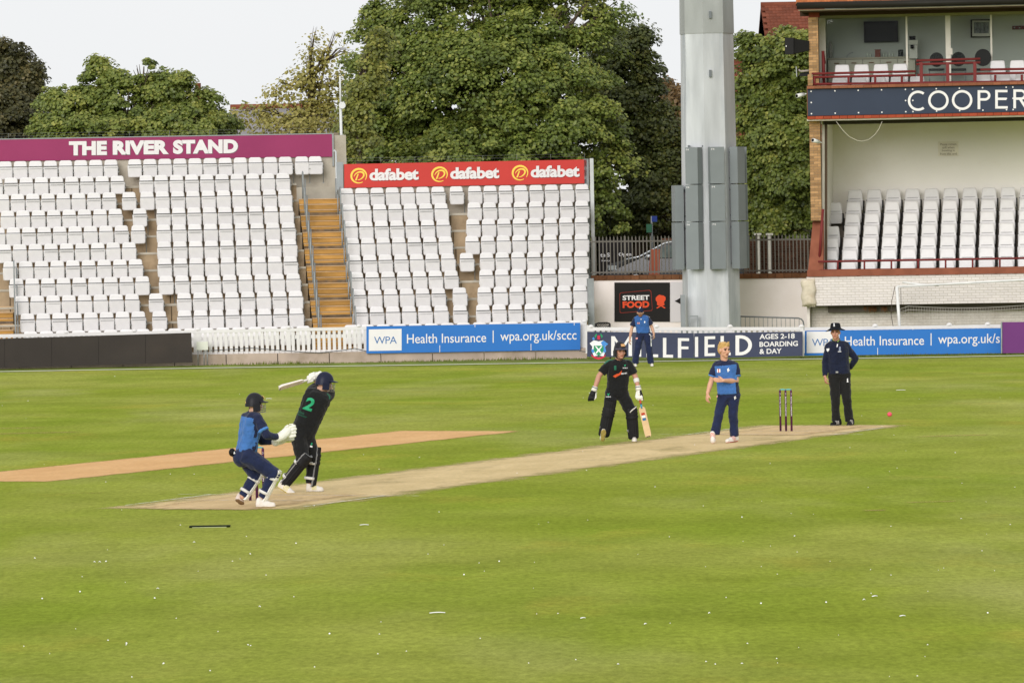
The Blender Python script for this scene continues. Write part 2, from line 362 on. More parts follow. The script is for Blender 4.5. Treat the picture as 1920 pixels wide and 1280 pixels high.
# feathers and scraps lying about: the larger ones are things, the dust of small ones is one stuff object
white_feather = mat('white_feather', '#f2f2ee', .8, .05)
def feather_mesh(mb, p, L, w, a, lift=0.007):
    u = Vector((math.cos(a), math.sin(a), 0)); v = Vector((-u.y, u.x, 0)); n_ = 6
    top = []; bot = []
    for i in range(n_ + 1):
        t = i / n_; h = Vector((0, 0, 0.01 + lift * math.sin(math.pi * t))); ww = w * math.sin(math.pi * min(t * .9 + .06, 1)) ** .7
        top.append(p + u * L * (t - .5) + v * ww / 2 + h * 0.8); bot.append(p + u * L * (t - .5) - v * ww / 2 + h * 0.8)
    mid_ = [(a_ + b_) / 2 + Vector((0, 0, .006)) for a_, b_ in zip(top, bot)]
    k = len(mb.v); mb.v += top + mid_ + bot; m_ = n_ + 1
    for i in range(n_):
        for r in (0, m_):
            mb.f.append((k + r + i, k + r + i + m_, k + r + i + m_ + 1, k + r + i + 1)); mb.mi.append(0); mb.sm.append(True)
for px, py, L, a, lab in [(820, 1150, .15, .1, 'large white feather on the grass left of centre near the front'), (1692, 1156, .065, .5, 'plump white feather on the grass at the lower right'),
        (683, 985, .11, .1, 'white feather on the grass below the crease line'), (1689, 732, .2, .05, 'white scrap on the grass to the right of the umpire'), (1093, 1160, .06, .6, 'white feather on the grass right of centre near the front'),
        (1210, 1171, .05, 1.0, 'small upright white feather right of centre near the front'), (1490, 1006, .05, 1.2, 'small bright feather on the grass right of the pitch'), (504, 748, .13, .0, 'thin white scrap on the grass beside the wicketkeeper helmet'),
        (1112, 737, .19, .1, 'thin white scrap on the grass beside the glove of the standing batter'), (46, 686, .2, .0, 'white scrap at the foot of the black board'), (1640, 1119, .07, .6, 'curved white feather on the grass, right, near the front')]:
    p = ground(px, py); mb = MB(); feather_mesh(mb, p, L, L * .38, a)
    tag(mb.build('feather', white_feather, None, p), lab, 'feather', 'white feathers on the grass')
sp = MB(); rr = random.Random(3)
for _ in range(130):
    px, py = rr.uniform(-40, 1960), 700 + 575 * rr.random() ** 0.8
    p = ground(px, py); L = rr.choice([.008, .011, .014, .018]) * (1 + (gz(p.y) < -.1))
    feather_mesh(sp, p, L, L * .7, rr.uniform(0, 3.14), .006)
for px, py in [(65, 1048), (177, 1055), (187, 1055), (199, 1054), (150, 1111), (79, 1124), (290, 1123), (296, 1105), (237, 1208), (307, 1246), (487, 1139), (618, 1190), (555, 1020), (469, 1040), (364, 1018), (1791, 850), (1391, 971), (936, 1054), (870, 1079), (1427, 1133), (1330, 1151), (1549, 1131), (1620, 1126), (1852, 1151)]:
    p = ground(px, py); feather_mesh(sp, p, .026, .018, rr.uniform(0, 3.14), .012)
tag(sp.build('down_litter', white_feather), 'small white specks of down scattered over the grass', None, None, 'stuff')
# sprinkler flap slot in the turf
p = ground(393, 988.5); mb = MB()
mb.abox(p.x - .25, p.x + .25, p.y - .02, p.y + .12, .003, .022)
sl = mb.build('turf_slot', mat('slot_dark', '#1d2410', .9), None, p)
mb = MB(); mb.abox(p.x - .21, p.x + .21, p.y - .06, p.y - .021, .003, .009); mb.build('rim', mat('slot_rim', '#b4bb8c', .8), sl)
tag(sl, 'dark slot with a pale rim in the grass below the pitch end', 'turf slot')
# ================================================================== the terraces
SA = math.radians(6.0)
SE = Vector((math.cos(SA), math.sin(SA), 0)); SN = Vector((-math.sin(SA), math.cos(SA), 0)); ZV = Vector((0, 0, 1))
S0 = Vector((-4.9, 142.3, 0))
GOING, RISE, TREAD1 = 0.75, 0.496, 0.455
def tread(k): return TREAD1 + (k - 1) * RISE
def row_p(k, off=0.0): return S0 + SN * (k * GOING + off)
def st(t, dep, z): return S0 + SE * t + SN * dep + ZV * z          # stand coordinates -> world
def t_at(px, py, dep):
    p = hit(px, py, S0 + SN * dep, SN); return (p - S0).dot(SE), p.z
concrete = mat('terrace_concrete', '#a89478', .9, .25, 1.6, .3, 30, stain='#6b5a44', stain_amt=.6, stain_scale=1.5)
pale_concrete = mat('pale_concrete', '#b5ae9f', .9, .18, 1.2, .3, 30, stain='#857a68', stain_amt=.5, stain_scale=.9)
seat_white = mat('white_seat_plastic', '#dcdad9', .45, .05, 5.0, 0, rand=.03, stain='#c9c5bb', stain_amt=.4, stain_scale=3)
seat_white2 = mat('white_seat_pan_plastic', '#cfcdcc', .45, .06, 6.0, 0, rand=.035, stain='#bdb9b0', stain_amt=.45, stain_scale=4)
galv = mat('galvanised_steel', '#8f9494', .5, .15, 8.0, metal=.35, spec=.5, stain='#7d8383', stain_amt=.4, stain_scale=3)
groove_dark = mat('seat_groove', '#5f6263', .7, .05)

T_L = t_at(-70, 480, 3)[0]
T_S0 = t_at(556, 345, 7)[0]; T_S1 = t_at(637, 345, 7)[0]           # wooden stair between the blocks
T_R = t_at(1109, 480, 3)[0]
stand_a = thing('terrace', st((T_L + T_S0) / 2, 0, -.26), 'stepped concrete terrace under the maroon sign carrying rows of white seats', 'terrace')
stand_b = thing('terrace', st((T_S1 + T_R) / 2, 0, -.26), 'stepped concrete terrace under the red sign carrying rows of white seats', 'terrace')
for root, ta, tb, top in ((stand_a, T_L, T_S0, 10), (stand_b, T_S1, T_R, 8)):
    for k in range(0, top + 1):
        mb = MB(); z0 = -.3 if k == 0 else tread(k - 1) - .15
        dep0 = k * GOING - .42
        if root is stand_b: tb = t_at(1102, 500, dep0)[0]
        mb.slab([st(ta, dep0, z0), st(tb, dep0, z0), st(tb, dep0, tread(k)), st(ta, dep0, tread(k))], SN * (GOING + .3))
        mb.build('terrace_step', concrete, root)
        mb = MB(); mb.slab([st(ta, dep0 - .02, tread(k) - .06), st(tb, dep0 - .02, tread(k) - .06), st(tb, dep0 - .02, tread(k) + .004), st(ta, dep0 - .02, tread(k) + .004)], SN * .1)
        mb.build('step_nosing', pale_concrete, root)
        # panel joints of the riser
        t = ta + .4
        while t < tb:
            mb = MB(); mb.slab([st(t, dep0 - .006, z0 + .16), st(t + .03, dep0 - .006, z0 + .16), st(t + .03, dep0 - .006, tread(k) - .065), st(t, dep0 - .006, tread(k) - .065)], SN * .02)
            mb.build('riser_joint', mat('joint_dark', '#5d503e', .9), root); t += .93
    # rear wall
    dep = top * GOING + .42
    zt = {10: t_at(300, 259, dep)[1], 8: t_at(850, 305, dep)[1]}[top]
    tr = T_S1 + .28 if top == 10 else tb
    mb = MB(); mb.slab([st(ta, dep, tread(top) - .3), st(tr, dep, tread(top) - .3), st(tr, dep, zt), st(ta, dep, zt)], SN * .25)
    mb.build('rear_wall', pale_concrete, root)
# solid side of the right block: raking steel post and sheet
def post_quad(root, name, px0, px1, py0, py1, dep, m, th=.12):
    a, za = t_at(px0, py1, dep); b, zb = t_at(px1, py1, dep); zt = t_at((px0 + px1) / 2, py0, dep)[1]
    mb = MB(); mb.slab([st(a, dep, za), st(b, dep, za), st(b, dep, zt), st(a, dep, zt)], SN * th)
    return mb.build(name, m, root)
post_quad(stand_b, 'end_post', 1100.5, 1109, 298, 604, 6.3, galv, .3)
post_quad(stand_b, 'end_flange', 1110, 1116.5, 297, 521, 5.8, mat('pale_steel', '#c9cccb', .5, .1, 4, metal=.2), .1)
post_quad(stand_b, 'side_leg', 1104, 1115, 522, 618, 1.2, galv, .3)
post_quad(stand_b, 'left_end_plate', 632, 644, 304, 356, 6.35, mat('grey_plate', '#9aa0a3', .5, .1, 3), .1)
post_quad(stand_a, 'end_pillar', 627, 636.5, 249, 330, 8.1, mat('weathered_pillar', '#8d8170', .9, .35, 6, .4, 30, stain='#5e5446', stain_amt=.7, stain_scale=5), .35)
post_quad(stand_a, 'end_trim', 623.6, 626.6, 250, 312, 7.85, galv, .1)

# --- one seat kind: rounded back, tipped-up pan, side frame
def rounded(w0, w1, h, r, n=4, rb=None):
    """outline of a panel: bottom width w0, top width w1, rounded corners (counter-clockwise)"""
    rb = r if rb is None else rb; pts = []
    for cx, cz, a0_, rr_ in ((w0 / 2 - rb, rb, -90, rb), (w1 / 2 - r, h - r, 0, r), (-w1 / 2 + r, h - r, 90, r), (-w0 / 2 + rb, rb, 180, rb)):
        for i in range(n + 1):
            a = math.radians(a0_ + 90 * i / n); pts.append((cx + rr_ * math.cos(a), cz + rr_ * math.sin(a)))
    return pts
def panel_mesh(name, outline, z0, y0, lean, th, m, bulge=0.0, bev=0.012):
    """upright panel in local x,z facing -y, with a bevelled face"""
    mb = MB(); n = len(outline); cx = sum(p[0] for p in outline) / n; cz = sum(p[1] for p in outline) / n
    def P(x, z, d): return (x, y0 + lean * z + d, z0 + z)
    rings = []
    for s, d in ((0.0, th), (0.0, bev), (bev, 0.0), (bev * 3.5, -bulge)):
        rings.append([P(x - (x - cx) * s * 3, z - (z - cz) * s * 3, d) for x, z in outline])
    for r in rings: mb.v += [Vector(p) for p in r]
    for i in range(3):
        for j in range(n):
            a = i * n + j; b = i * n + (j + 1) % n
            mb.f.append((a, b, b + n, a + n)); mb.mi.append(0); mb.sm.append(True)
    mb.f.append(tuple(3 * n + j for j in range(n))); mb.mi.append(0); mb.sm.append(False)
    mb.f.append(tuple(reversed(range(n)))); mb.mi.append(0); mb.sm.append(False)
    me = bpy.data.meshes.new(name); me.from_pydata(mb.v, [], mb.f); me.materials.append(m)
    me.polygons.foreach_set('use_smooth', mb.sm); me.update(); return me
SW = 0.434
back_me = panel_mesh('backrest', rounded(SW, SW - .05, .44, .075, 4, .03), .37, .05, .16, .035, seat_white, .008)
pan_me = panel_mesh('seat_pan', rounded(SW - .012, SW, .375, .03, 4, .055), .26, -.10, .14, .05, seat_white2, .012)
def mesh_of(mb, name, m):
    me = bpy.data.meshes.new(name); me.from_pydata(mb.v, [], mb.f); me.materials.append(m); me.polygons.foreach_set('use_smooth', mb.sm); me.update(); return me
gmb = MB(); gmb.abox(-SW / 2 + .03, SW / 2 - .03, -.074, -.05, .563, .572); gmb.abox(-SW / 2 + .012, SW / 2 - .012, -.064, -.02, .632, .650)
groove_me = mesh_of(gmb, 'pan_groove', groove_dark)
fmb = MB(); px_ = SW / 2 + .011
fmb.tube([(px_, .02, 0), (px_, .02, .52), (px_, -.06, .56)], .013, 6); fmb.abox(px_ - .02, px_ + .016, -.11, -.03, .43, .45); fmb.abox(px_ - .03, px_ + .03, -.03, .09, 0, .012)
fmb.tube([(px_, -.05, .44), (px_, .05, .46)], .012, 6)
frame_me = mesh_of(fmb, 'side_frame', galv)
rs = random.Random(11)
def make_seat(k, t, label, group):
    root = thing('stadium_seat', st(t, k * GOING, tread(k)), label, 'seat', group)
    root.rotation_euler = (0, 0, SA + rs.uniform(-.02, .02))
    for nm, me in (('backrest', back_me), ('seat_pan', pan_me), ('pan_groove', groove_me), ('side_frame', frame_me)):
        o = inst(nm, me, root, (0, 0, 0))
        if nm == 'seat_pan': o.rotation_euler = (rs.uniform(-.035, .035), rs.uniform(-.012, .012), 0)
ZA, ZB = 0.3672, 0.328
def A(z): return z * .3672
def B(z): return 320 + z * .3672
def D(z): return 620 + z * .328
# (row, [(left edge of first seat, left edge of last, count, block words)])
L1 = 'left block under maroon sign'; L2 = 'single beside left aisle'; L3 = 'block left of wooden stairs'; L4 = 'pair above wooden stairs'
D1 = 'block right of wooden stairs'; D2 = 'single in right aisle'; D3 = 'far right block under red sign'
ROWS = {
 10: [(A(-10), A(530), 8, L1), (A(652), B(551), 11, L3), (B(634), B(703), 2, L4)],
 9: [(A(-58), A(563), 9, L1), (A(710), B(538), 10, L3)],
 8: [(A(-25), A(521), 8, L1), (A(623), 0, 1, L2), (A(715), B(548), 10, L3), (D(52), D(575), 7, D1), (D(680), 0, 1, D2), (D(785), D(1399), 8, D3)],
 7: [(A(2), A(553), 8, L1), (A(678), 0, 1, L2), (A(798), B(556), 9, L3), (D(65), D(593), 7, D1), (D(782), D(1398), 8, D3)],
 6: [(A(-47), A(584), 9, L1), (A(669), 0, 1, L2), (A(800), B(566), 9, L3), (D(75), D(604), 7, D1), (D(775), D(1395), 8, D3)],
 5: [(A(-15), A(622), 9, L1), (A(803), B(572), 9, L3), (D(85), D(617), 7, D1), (D(770), D(1395), 8, D3)],
 4: [(A(15), A(656), 9, L1), (A(805), B(576), 9, L3), (D(95), D(631), 7, D1), (D(738), 0, 1, D2), (D(853), D(1393), 7, D3)],
 3: [(A(47), A(690), 9, L1), (A(812), B(590), 9, L3), (D(108), D(650), 7, D1), (D(850), D(1391), 7, D3)],
 2: [(A(73), A(638), 8, L1), (A(760), 0, 1, L2), (B(33), B(602), 8, L3), (D(122), D(577), 6, D1), (D(698), 0, 1, D2), (D(840), D(1387), 7, D3)],
 1: [(A(103), A(670), 8, L1), (A(777), 0, 1, L2), (B(35), B(606), 8, L3), (D(132), D(592), 6, D1), (D(700), 0, 1, D2), (D(832), D(1386), 7, D3)],
}
n_seat = 0
for k, segs in ROWS.items():
    for p0, p1, n, blk in segs:
        for i in range(n):
            px = p0 + (p1 - p0) * i / (n - 1) if n > 1 else p0
            t = t_at(px + 13.6, 590 - 30.5 * (k - 1), k * GOING)[0]
            if n == 1: lab = 'white folding seat, %s, %s row up' % (blk, ORD[k])
            else: lab = 'white folding seat, %s from left, %s row up, %s' % (ORD[i + 1], ORD[k], blk)
            make_seat(k, t, lab, 'white folding seats on the terraces'); n_seat += 1
print('seats', n_seat)
# front row, hidden behind the fence and boards: joined
mb = MB()
for i in range(37):
    px = 44 + 30.1 * i
    if 575 < px + 15 < 655 or px > 1085: continue
    t = t_at(px + 13.6, 640, 0)[0]; org = st(t, 0, tread(0)); Rm = Matrix.Rotation(SA, 3, 'Z')
    for me in (back_me, pan_me, frame_me):
        mi = 0 if me is not frame_me else 1
        mb.poly([org + Rm @ v.co for v in me.vertices], [tuple(p.vertices) for p in me.polygons], mi, True)
tag(mb.build('front_row_seats', [seat_white, galv]), 'front row of white folding seats half hidden behind fence and boards', None, None, 'stuff')

# --- wooden stairs
wood = mat('yellow_stair_board', '#b38a4c', .7, .28, 2.0, .25, 30, stain='#7d6134', stain_amt=.6, stain_scale=2.5, rand=.14, stretch=(.5, 1, 3))
worn = mat('grey_worn_board', '#6f6252', .9, .4, 4.0, .3, 30, stain='#a77a3a', stain_amt=.5, stain_scale=3, rand=.15)
nosing = mat('stair_nosing', '#c8a983', .7, .15, 6)
def stairs(ta, tb, k0, k1, label):
    root = thing('wooden_stairs', st((ta + tb) / 2, k0 * GOING - .4, -.26), label, 'stairs')
    for k in range(k0, k1 + 1):
        for j in range(3):
            z1 = tread(k) + .02 + RISE / 3 * (j - 2); z0 = z1 - RISE / 3 + .012; dep = k * GOING - .42 + (j - 2) * .25
            if z0 < -.3: z0 = -.28
            if z1 < -.2: continue
            mb = MB()
            mid_ = z0 + (z1 - z0) * (.45 if j == 0 else 0)
            mb.slab([st(ta, dep, mid_), st(tb, dep, mid_), st(tb, dep, z1 - .024), st(ta, dep, z1 - .024)], SN * .03)
            mb.build('riser_board', wood, root)
            if j == 0:
                mb = MB(); mb.slab([st(ta, dep + .012, z0), st(tb, dep + .012, z0), st(tb, dep + .012, mid_ - .004), st(ta, dep + .012, mid_ - .004)], SN * .03)
                mb.build('kick_board', worn, root)
            mb = MB(); mb.slab([st(ta, dep - .025, z1 - .022), st(tb, dep - .025, z1 - .022), st(tb, dep - .025, z1), st(ta, dep - .025, z1)], SN * .28)
            mb.build('tread_board', nosing, root)
    # solid core below the boards
    mb = MB()
    for k in range(k0, k1 + 1):
        mb.slab([st(ta, k * GOING + .08, -.3), st(tb, k * GOING + .08, -.3), st(tb, k * GOING + .08, tread(k) - .35), st(ta, k * GOING + .08, tread(k) - .35)], SN * (GOING - .01))
    mb.build('carriage', concrete, root)
    return root
stairs(T_S0 + .02, T_S1 - .02, 0, 9, 'flight of yellow-brown wooden stairs between the two seat blocks')
mb = MB()
dep = 10 * GOING - .42
mb.slab([st(T_S0, dep, tread(9) - .4), st(T_S1 + .2, dep, tread(9) - .4), st(T_S1 + .2, dep, tread(10) - .12), st(T_S0, dep, tread(10) - .12)], SN * .9); mb.build('top_landing', pale_concrete, stand_a)
T_LR = t_at(24, 575, 1.5)[0]
stairs(T_LR - 1.2, T_LR, 0, 3, 'wooden stairs at the far left edge beside the lowest seats')
# handrail hoops beside the stairs
def hoops(tt, ks, label, side):
    root = thing('stair_handrail', st(tt, ks[0] * GOING, -.26), label, 'handrail')
    for k in ks:
        z = tread(k); d = k * GOING
        mb = MB()
        mb.tube([st(tt, d - .38, z - .45), st(tt, d - .38, z + .72), st(tt, d - .33, z + .80), st(tt, d - .22, z + .84), st(tt, d - .12, z + .80), st(tt, d - .08, z + .70), st(tt, d - .08, z)], .021, 8)
        mb.build('hoop', galv, root)
        mb = MB(); mb.tube([st(tt + side * .07, d - .2, z - .1), st(tt + side * .07, d - .2, z + .62)], .02, 6); mb.build('guard_post', galv, root)
hoops(T_S0 + .16, range(1, 10), 'galvanised hoop rails down the left side of the wooden stairs', 1)
hoops(T_S1 - .08, range(1, 10), 'galvanised hoop rails down the right side of the wooden stairs', -1)
hoops(T_LR + .06, range(1, 5), 'galvanised hoop rails beside the far left stairs', 1)
mb = MB(); p = [t_at(625, 285, 7.3), t_at(633, 420, 6.6)]
mb.tube([st(p[0][0], 7.25, p[0][1]), st(p[0][0] + .03, 7.3, p[0][1] + .05), st(p[0][0] + .07, 7.2, p[0][1]), st(p[1][0], 6.6, p[1][1])], .03, 8)
tag(mb.build('sloping_rail', mat('pale_rail', '#c4c8c8', .4, .05, metal=.3), None, st(p[1][0], 6.6, p[1][1])), 'single pale sloping rail at the top right of the wooden stairs', 'handrail')

# --- fascia signs
def quad_sign(name, corners, dep_or_y, mt, thick, label, stand=True):
    """sign board from its four photographed corners (bl, br, tr, tl) on a stand plane or at a depth"""
    if stand: P = [hit(x, y, S0 + SN * dep_or_y, SN) for x, y in corners]; nrm = SN
    else: P = [at(x, y, dep_or_y) for x, y in corners]; nrm = Vector((0, 1, 0))
    mb = MB(); mb.slab(P, nrm * thick)
    o = mb.build(name, mt, None, (P[0] + P[1]) / 2); tag(o, label, 'sign')
    ux = (P[1] - P[0]); uy = (P[3] - P[0])
    return o, P, ux, uy, nrm
def on_sign(P, ux, uy, nrm, u, v, lift=.006): return P[0] + ux * u + uy * v - nrm * lift
maroon = mat('maroon_fascia', '#943b62', .5, .06, .8, stain='#7c2f55', stain_amt=.35, stain_scale=.5)
text_white = mat('sign_white', '#e0dedd', .5, .03)
edge_grey = mat('letter_edge', '#7f6a72', .6, .05)  # grey copy of the letters, set slightly right and below the white ones
o, P, ux, uy, nn = quad_sign('fascia_sign', [(-80, 303.5), (623, 294), (623, 251.5), (-80, 263.5)], 7.85, maroon, .12, 'long maroon sign reading THE RIVER STAND above the white seats')
U = ux.normalized(); V = uy.normalized(); Lx = ux.length / 703; Ly = uy.length / 41.5
def sign_text(parent, P, nrm, U, V, s, px, py, w, h, x0, y0, kx, ky, m, bold=0.0, spacing=1.0, lift=.006, name='lettering', skew=0.0):
    """px,py = photo position of the lower left of the string; x0,y0 = photo position of the sign's lower left; kx,ky = metres per photo pixel"""
    mb = MB(); letter(mb, s, P[0] + U * ((px - x0) * kx) + V * ((y0 - py) * ky) - nrm * lift, U, V, w * kx, h * ky, bold, spacing, 0, skew)
    return mb.build(name, m, parent)
# baseline follows the sign, so measure heights from the sign's own lower edge at that x
for lift, dx, dy, m in ((.006, 1.2, 1.0, edge_grey), (.012, 0, 0, text_white)):
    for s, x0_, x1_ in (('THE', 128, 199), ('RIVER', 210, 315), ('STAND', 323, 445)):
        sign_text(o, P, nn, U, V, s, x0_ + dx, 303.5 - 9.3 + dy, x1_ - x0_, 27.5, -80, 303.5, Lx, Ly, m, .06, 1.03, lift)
mb = MB(); mb.slab([P[3] - nn * .01, P[2] - nn * .01, P[2] - nn * .01 + V * .03, P[3] - nn * .01 + V * .03], nn * .2); mb.build('top_trim', galv, o)
red = mat('red_fascia', '#c6453f', .5, .06, .8, stain='#b03a36', stain_amt=.3, stain_scale=.6)
yellow = mat('logo_yellow', '#f0d05a', .5, .04)
o, P, ux, uy, nn = quad_sign('fascia_sign', [(645.5, 352.5), (1100, 344), (1100, 299.2), (645.5, 308)], 6.3, red, .1, 'long red sign with three dafabet logos above the right seat block')
U = ux.normalized(); V = uy.normalized(); Lx = ux.length / 454.5; Ly = uy.length / 44.6
for px in (657, 808, 959):
    c = P[0] + U * ((px + 15.8 - 645.5) * Lx) + V * (22.0 * Ly) - nn * .006
    mb = MB()
    def ringpath(rx, ry, a0_, a1_, w0, w1, rot=0.0, cc=None, n=26):
        q = []
        for i in range(n + 1):
            a = math.radians(a0_ + (a1_ - a0_) * i / n); w = w0 + (w1 - w0) * math.sin(math.pi * i / n)
            for r_ in (-w / 2, w / 2):
                x, y = (rx + r_) * math.cos(a), (ry + r_) * math.sin(a); x, y = x * math.cos(rot) - y * math.sin(rot), x * math.sin(rot) + y * math.cos(rot)
                q.append((cc or c) + U * x * Lx + V * y * Ly)
        for i in range(n): mb.face([q[2 * i], q[2 * i + 1], q[2 * i + 3], q[2 * i + 2]])
    ringpath(14.2, 13.2, -35, 300, 1.2, 3.9)
    ringpath(9.8, 6.8, -125, 150, 1.0, 3.4, math.radians(28))
    mb.face([c + U * a * Lx + V * b * Ly for a, b in ((-7.5, -8.4), (-4.3, -8.4), (-.2, 3.8), (-2.6, 3.8))])
    mb.build('logo_ring', yellow, o)
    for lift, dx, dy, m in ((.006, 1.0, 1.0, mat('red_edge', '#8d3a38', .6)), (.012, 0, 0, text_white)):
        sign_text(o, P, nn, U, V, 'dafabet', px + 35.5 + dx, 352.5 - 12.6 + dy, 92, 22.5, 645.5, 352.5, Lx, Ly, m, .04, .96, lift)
# bird wire along the tops
def bird_wire(pa, pb, dep, label, n):
    a = hit(*pa, S0 + SN * dep, SN); b = hit(*pb, S0 + SN * dep, SN)
    r = thing('wire_guard', a, label, 'wire fence')
    for i in range(n + 1):
        p = a + (b - a) * i / n; mb = MB(); mb.tube([p, p + ZV * .17], .006, 5); mb.build('stake', mat('wire_grey', '#777a78', .6), r)
    for h in (.08, .16):
        mb = MB(); mb.tube([a + ZV * h, b + ZV * h], .0035, 4); mb.build('wire', mat('wire_grey', '#777a78', .6), r)
bird_wire((-60, 262), (618, 250.5), 7.95, 'thin wire strung on stakes along the top of the maroon sign', 9)
bird_wire((650, 307), (1096, 298.5), 6.4, 'thin wire strung on stakes along the top of the red sign', 7)
# slim white mast with a round floodlight lamp behind the stair head
b0 = hit(641, 300, S0 + SN * 8.6, SN); b1 = hit(637.4, 143, S0 + SN * 8.6, SN); bl_ = hit(640, 198, S0 + SN * 8.6, SN)
r = thing('slim_mast', Vector((b0.x, b0.y, -.26)), 'slim white mast with a round fitting behind the stair head', 'mast')
mb = MB(); mb.tube([(b0.x, b0.y, -.26), (b0.x, b0.y, b0.z), (b1.x, b1.y, bl_.z)], .042, 8); mb.tube([(b1.x, b1.y, bl_.z), b1], .028, 8); mb.build('pole', mat('mast_white', '#d5d7d6', .4, .06), r)
mb = MB(); c = bl_ + Vector((.03, -.06, 0)); mb.tube([c + Vector((-.02, .06, 0)), c + Vector((0, -.02, 0)), c + Vector((.0, -.06, 0))], [.06, .11, .10], 14); mb.build('round_fitting', mat('mast_white', '#d5d7d6'), r)

# ================================================================== boundary fence and boards
fence_white = mat('white_fence_paint', '#dad8d6', .5, .06, 3.0, rand=.02, stain='#d3d1c8', stain_amt=.5, stain_scale=2)
kerb_m = mat('plinth_concrete', '#b3a294', .9, .18, 1.5, .3, 25, stain='#8f7f6a', stain_amt=.6, stain_scale=1.2)
def fence(pts, Y, label, h_top=0.86, post_px=()):
    """pts: photo positions of the top rail's upper edge at both ends"""
    a = at(*pts[0], Y); b = at(*pts[1], Y); L = (b - a).length; u = (b - a).normalized(); back = Vector((0, 1, 0))
    base = Vector((a.x, a.y, gz(Y)))
    r = thing('picket_fence', base, label, 'fence')
    for nm, z0, z1, y0, y1 in (('top_rail', -.09, 0, -.03, .05), ('middle_rail', -.30, -.20, .025, .055), ('bottom_rail', -.74, -.63, .025, .055)):
        mb = MB(); mb.slab([a + ZV * z0 + back * y0, b + ZV * z0 + back * y0, b + ZV * z1 + back * y0, a + ZV * z1 + back * y0], back * (y1 - y0)); mb.build(nm, fence_white, r)
    n = int(L / .146)
    pk = MB(); pk.abox(-.043, .043, -.012, .012, -.72, -.085); pm = mesh_of(pk, 'picket', fence_white)
    q = u.to_track_quat('X', 'Z')
    for i in range(n + 1):
        inst('picket', pm, r, a + u * (L * i / n) - base, quat=q)
    pp = MB(); pp.abox(-.055, .055, -.02, .09, -.80, .0); pp.tube([(0, .035, -.01), (0, .035, .03), (0, .035, .06), (0, .035, .075)], [.085, .08, .05, .01], 10)
    pmh = mesh_of(pp, 'post', fence_white)
    for x in post_px:
        y = pts[0][1] + (pts[1][1] - pts[0][1]) * (x - pts[0][0]) / (pts[1][0] - pts[0][0])
        inst('post', pmh, r, at(x, y, Y) - base)
    return r
fence([(-60, 628), (1100, 603.5)], 140.3, 'white picket fence in front of the terraces', post_px=(124, 252, 371, 541, 673, 1096))
fence([(1101, 613.5), (1506, 613)], 136.6, 'white picket fence top showing above the dark navy board', post_px=(1108, 1231, 1369, 1503))
fence([(1508, 613.8), (1960, 607)], 137.4, 'white picket fence top showing above the right blue board', post_px=(1641, 1780, 1852))
# concrete plinth
for x0, y0, x1, y1, Y, lab in ((-60, 672, 1101, 652, 140.15, 'low concrete plinth under the left fence'),):
    a = at(x0, y0, Y); b = at(x1, y1, Y); root = thing('plinth', Vector((a.x, a.y, -.26)), lab, 'plinth')
    n = 12
    for i in range(n):
        p, q = a + (b - a) * ((i + .008) / n), a + (b - a) * ((i + .992) / n)
        mb = MB(); mb.slab([Vector((p.x, p.y, -.3)), Vector((q.x, q.y, -.3)), q, p], (0, .6, 0)); mb.build('plinth_block', kerb_m, root)
# dark scruffy weeds along the plinth foot
wd = MB(); rw = random.Random(5)
for i in range(1500):
    px = rw.uniform(360, 1105) if rw.random() < .75 else rw.uniform(1500, 1900); Y = 140.0 if px < 1105 else 137.0
    p = at(px, 640, Y + rw.uniform(-.25, .08)); p.z = gz(p.y)
    dn = .5 + .5 * math.sin(px * .021) * math.sin(px * .0063 + 1)
    h = rw.uniform(.02, .10) * (.4 + dn); a = rw.uniform(0, 3.14); w = Vector((math.cos(a), math.sin(a), 0)) * .012
    tip = p + Vector((rw.uniform(-.04, .04), rw.uniform(-.04, .04), h)); wd.face([p - w, p + w, tip])
tag(wd.build('fence_foot_weeds', mat('weed_green', '#66702f', .9, .4, 3)), 'scruffy weeds along the foot of the fence', None, None, 'stuff')

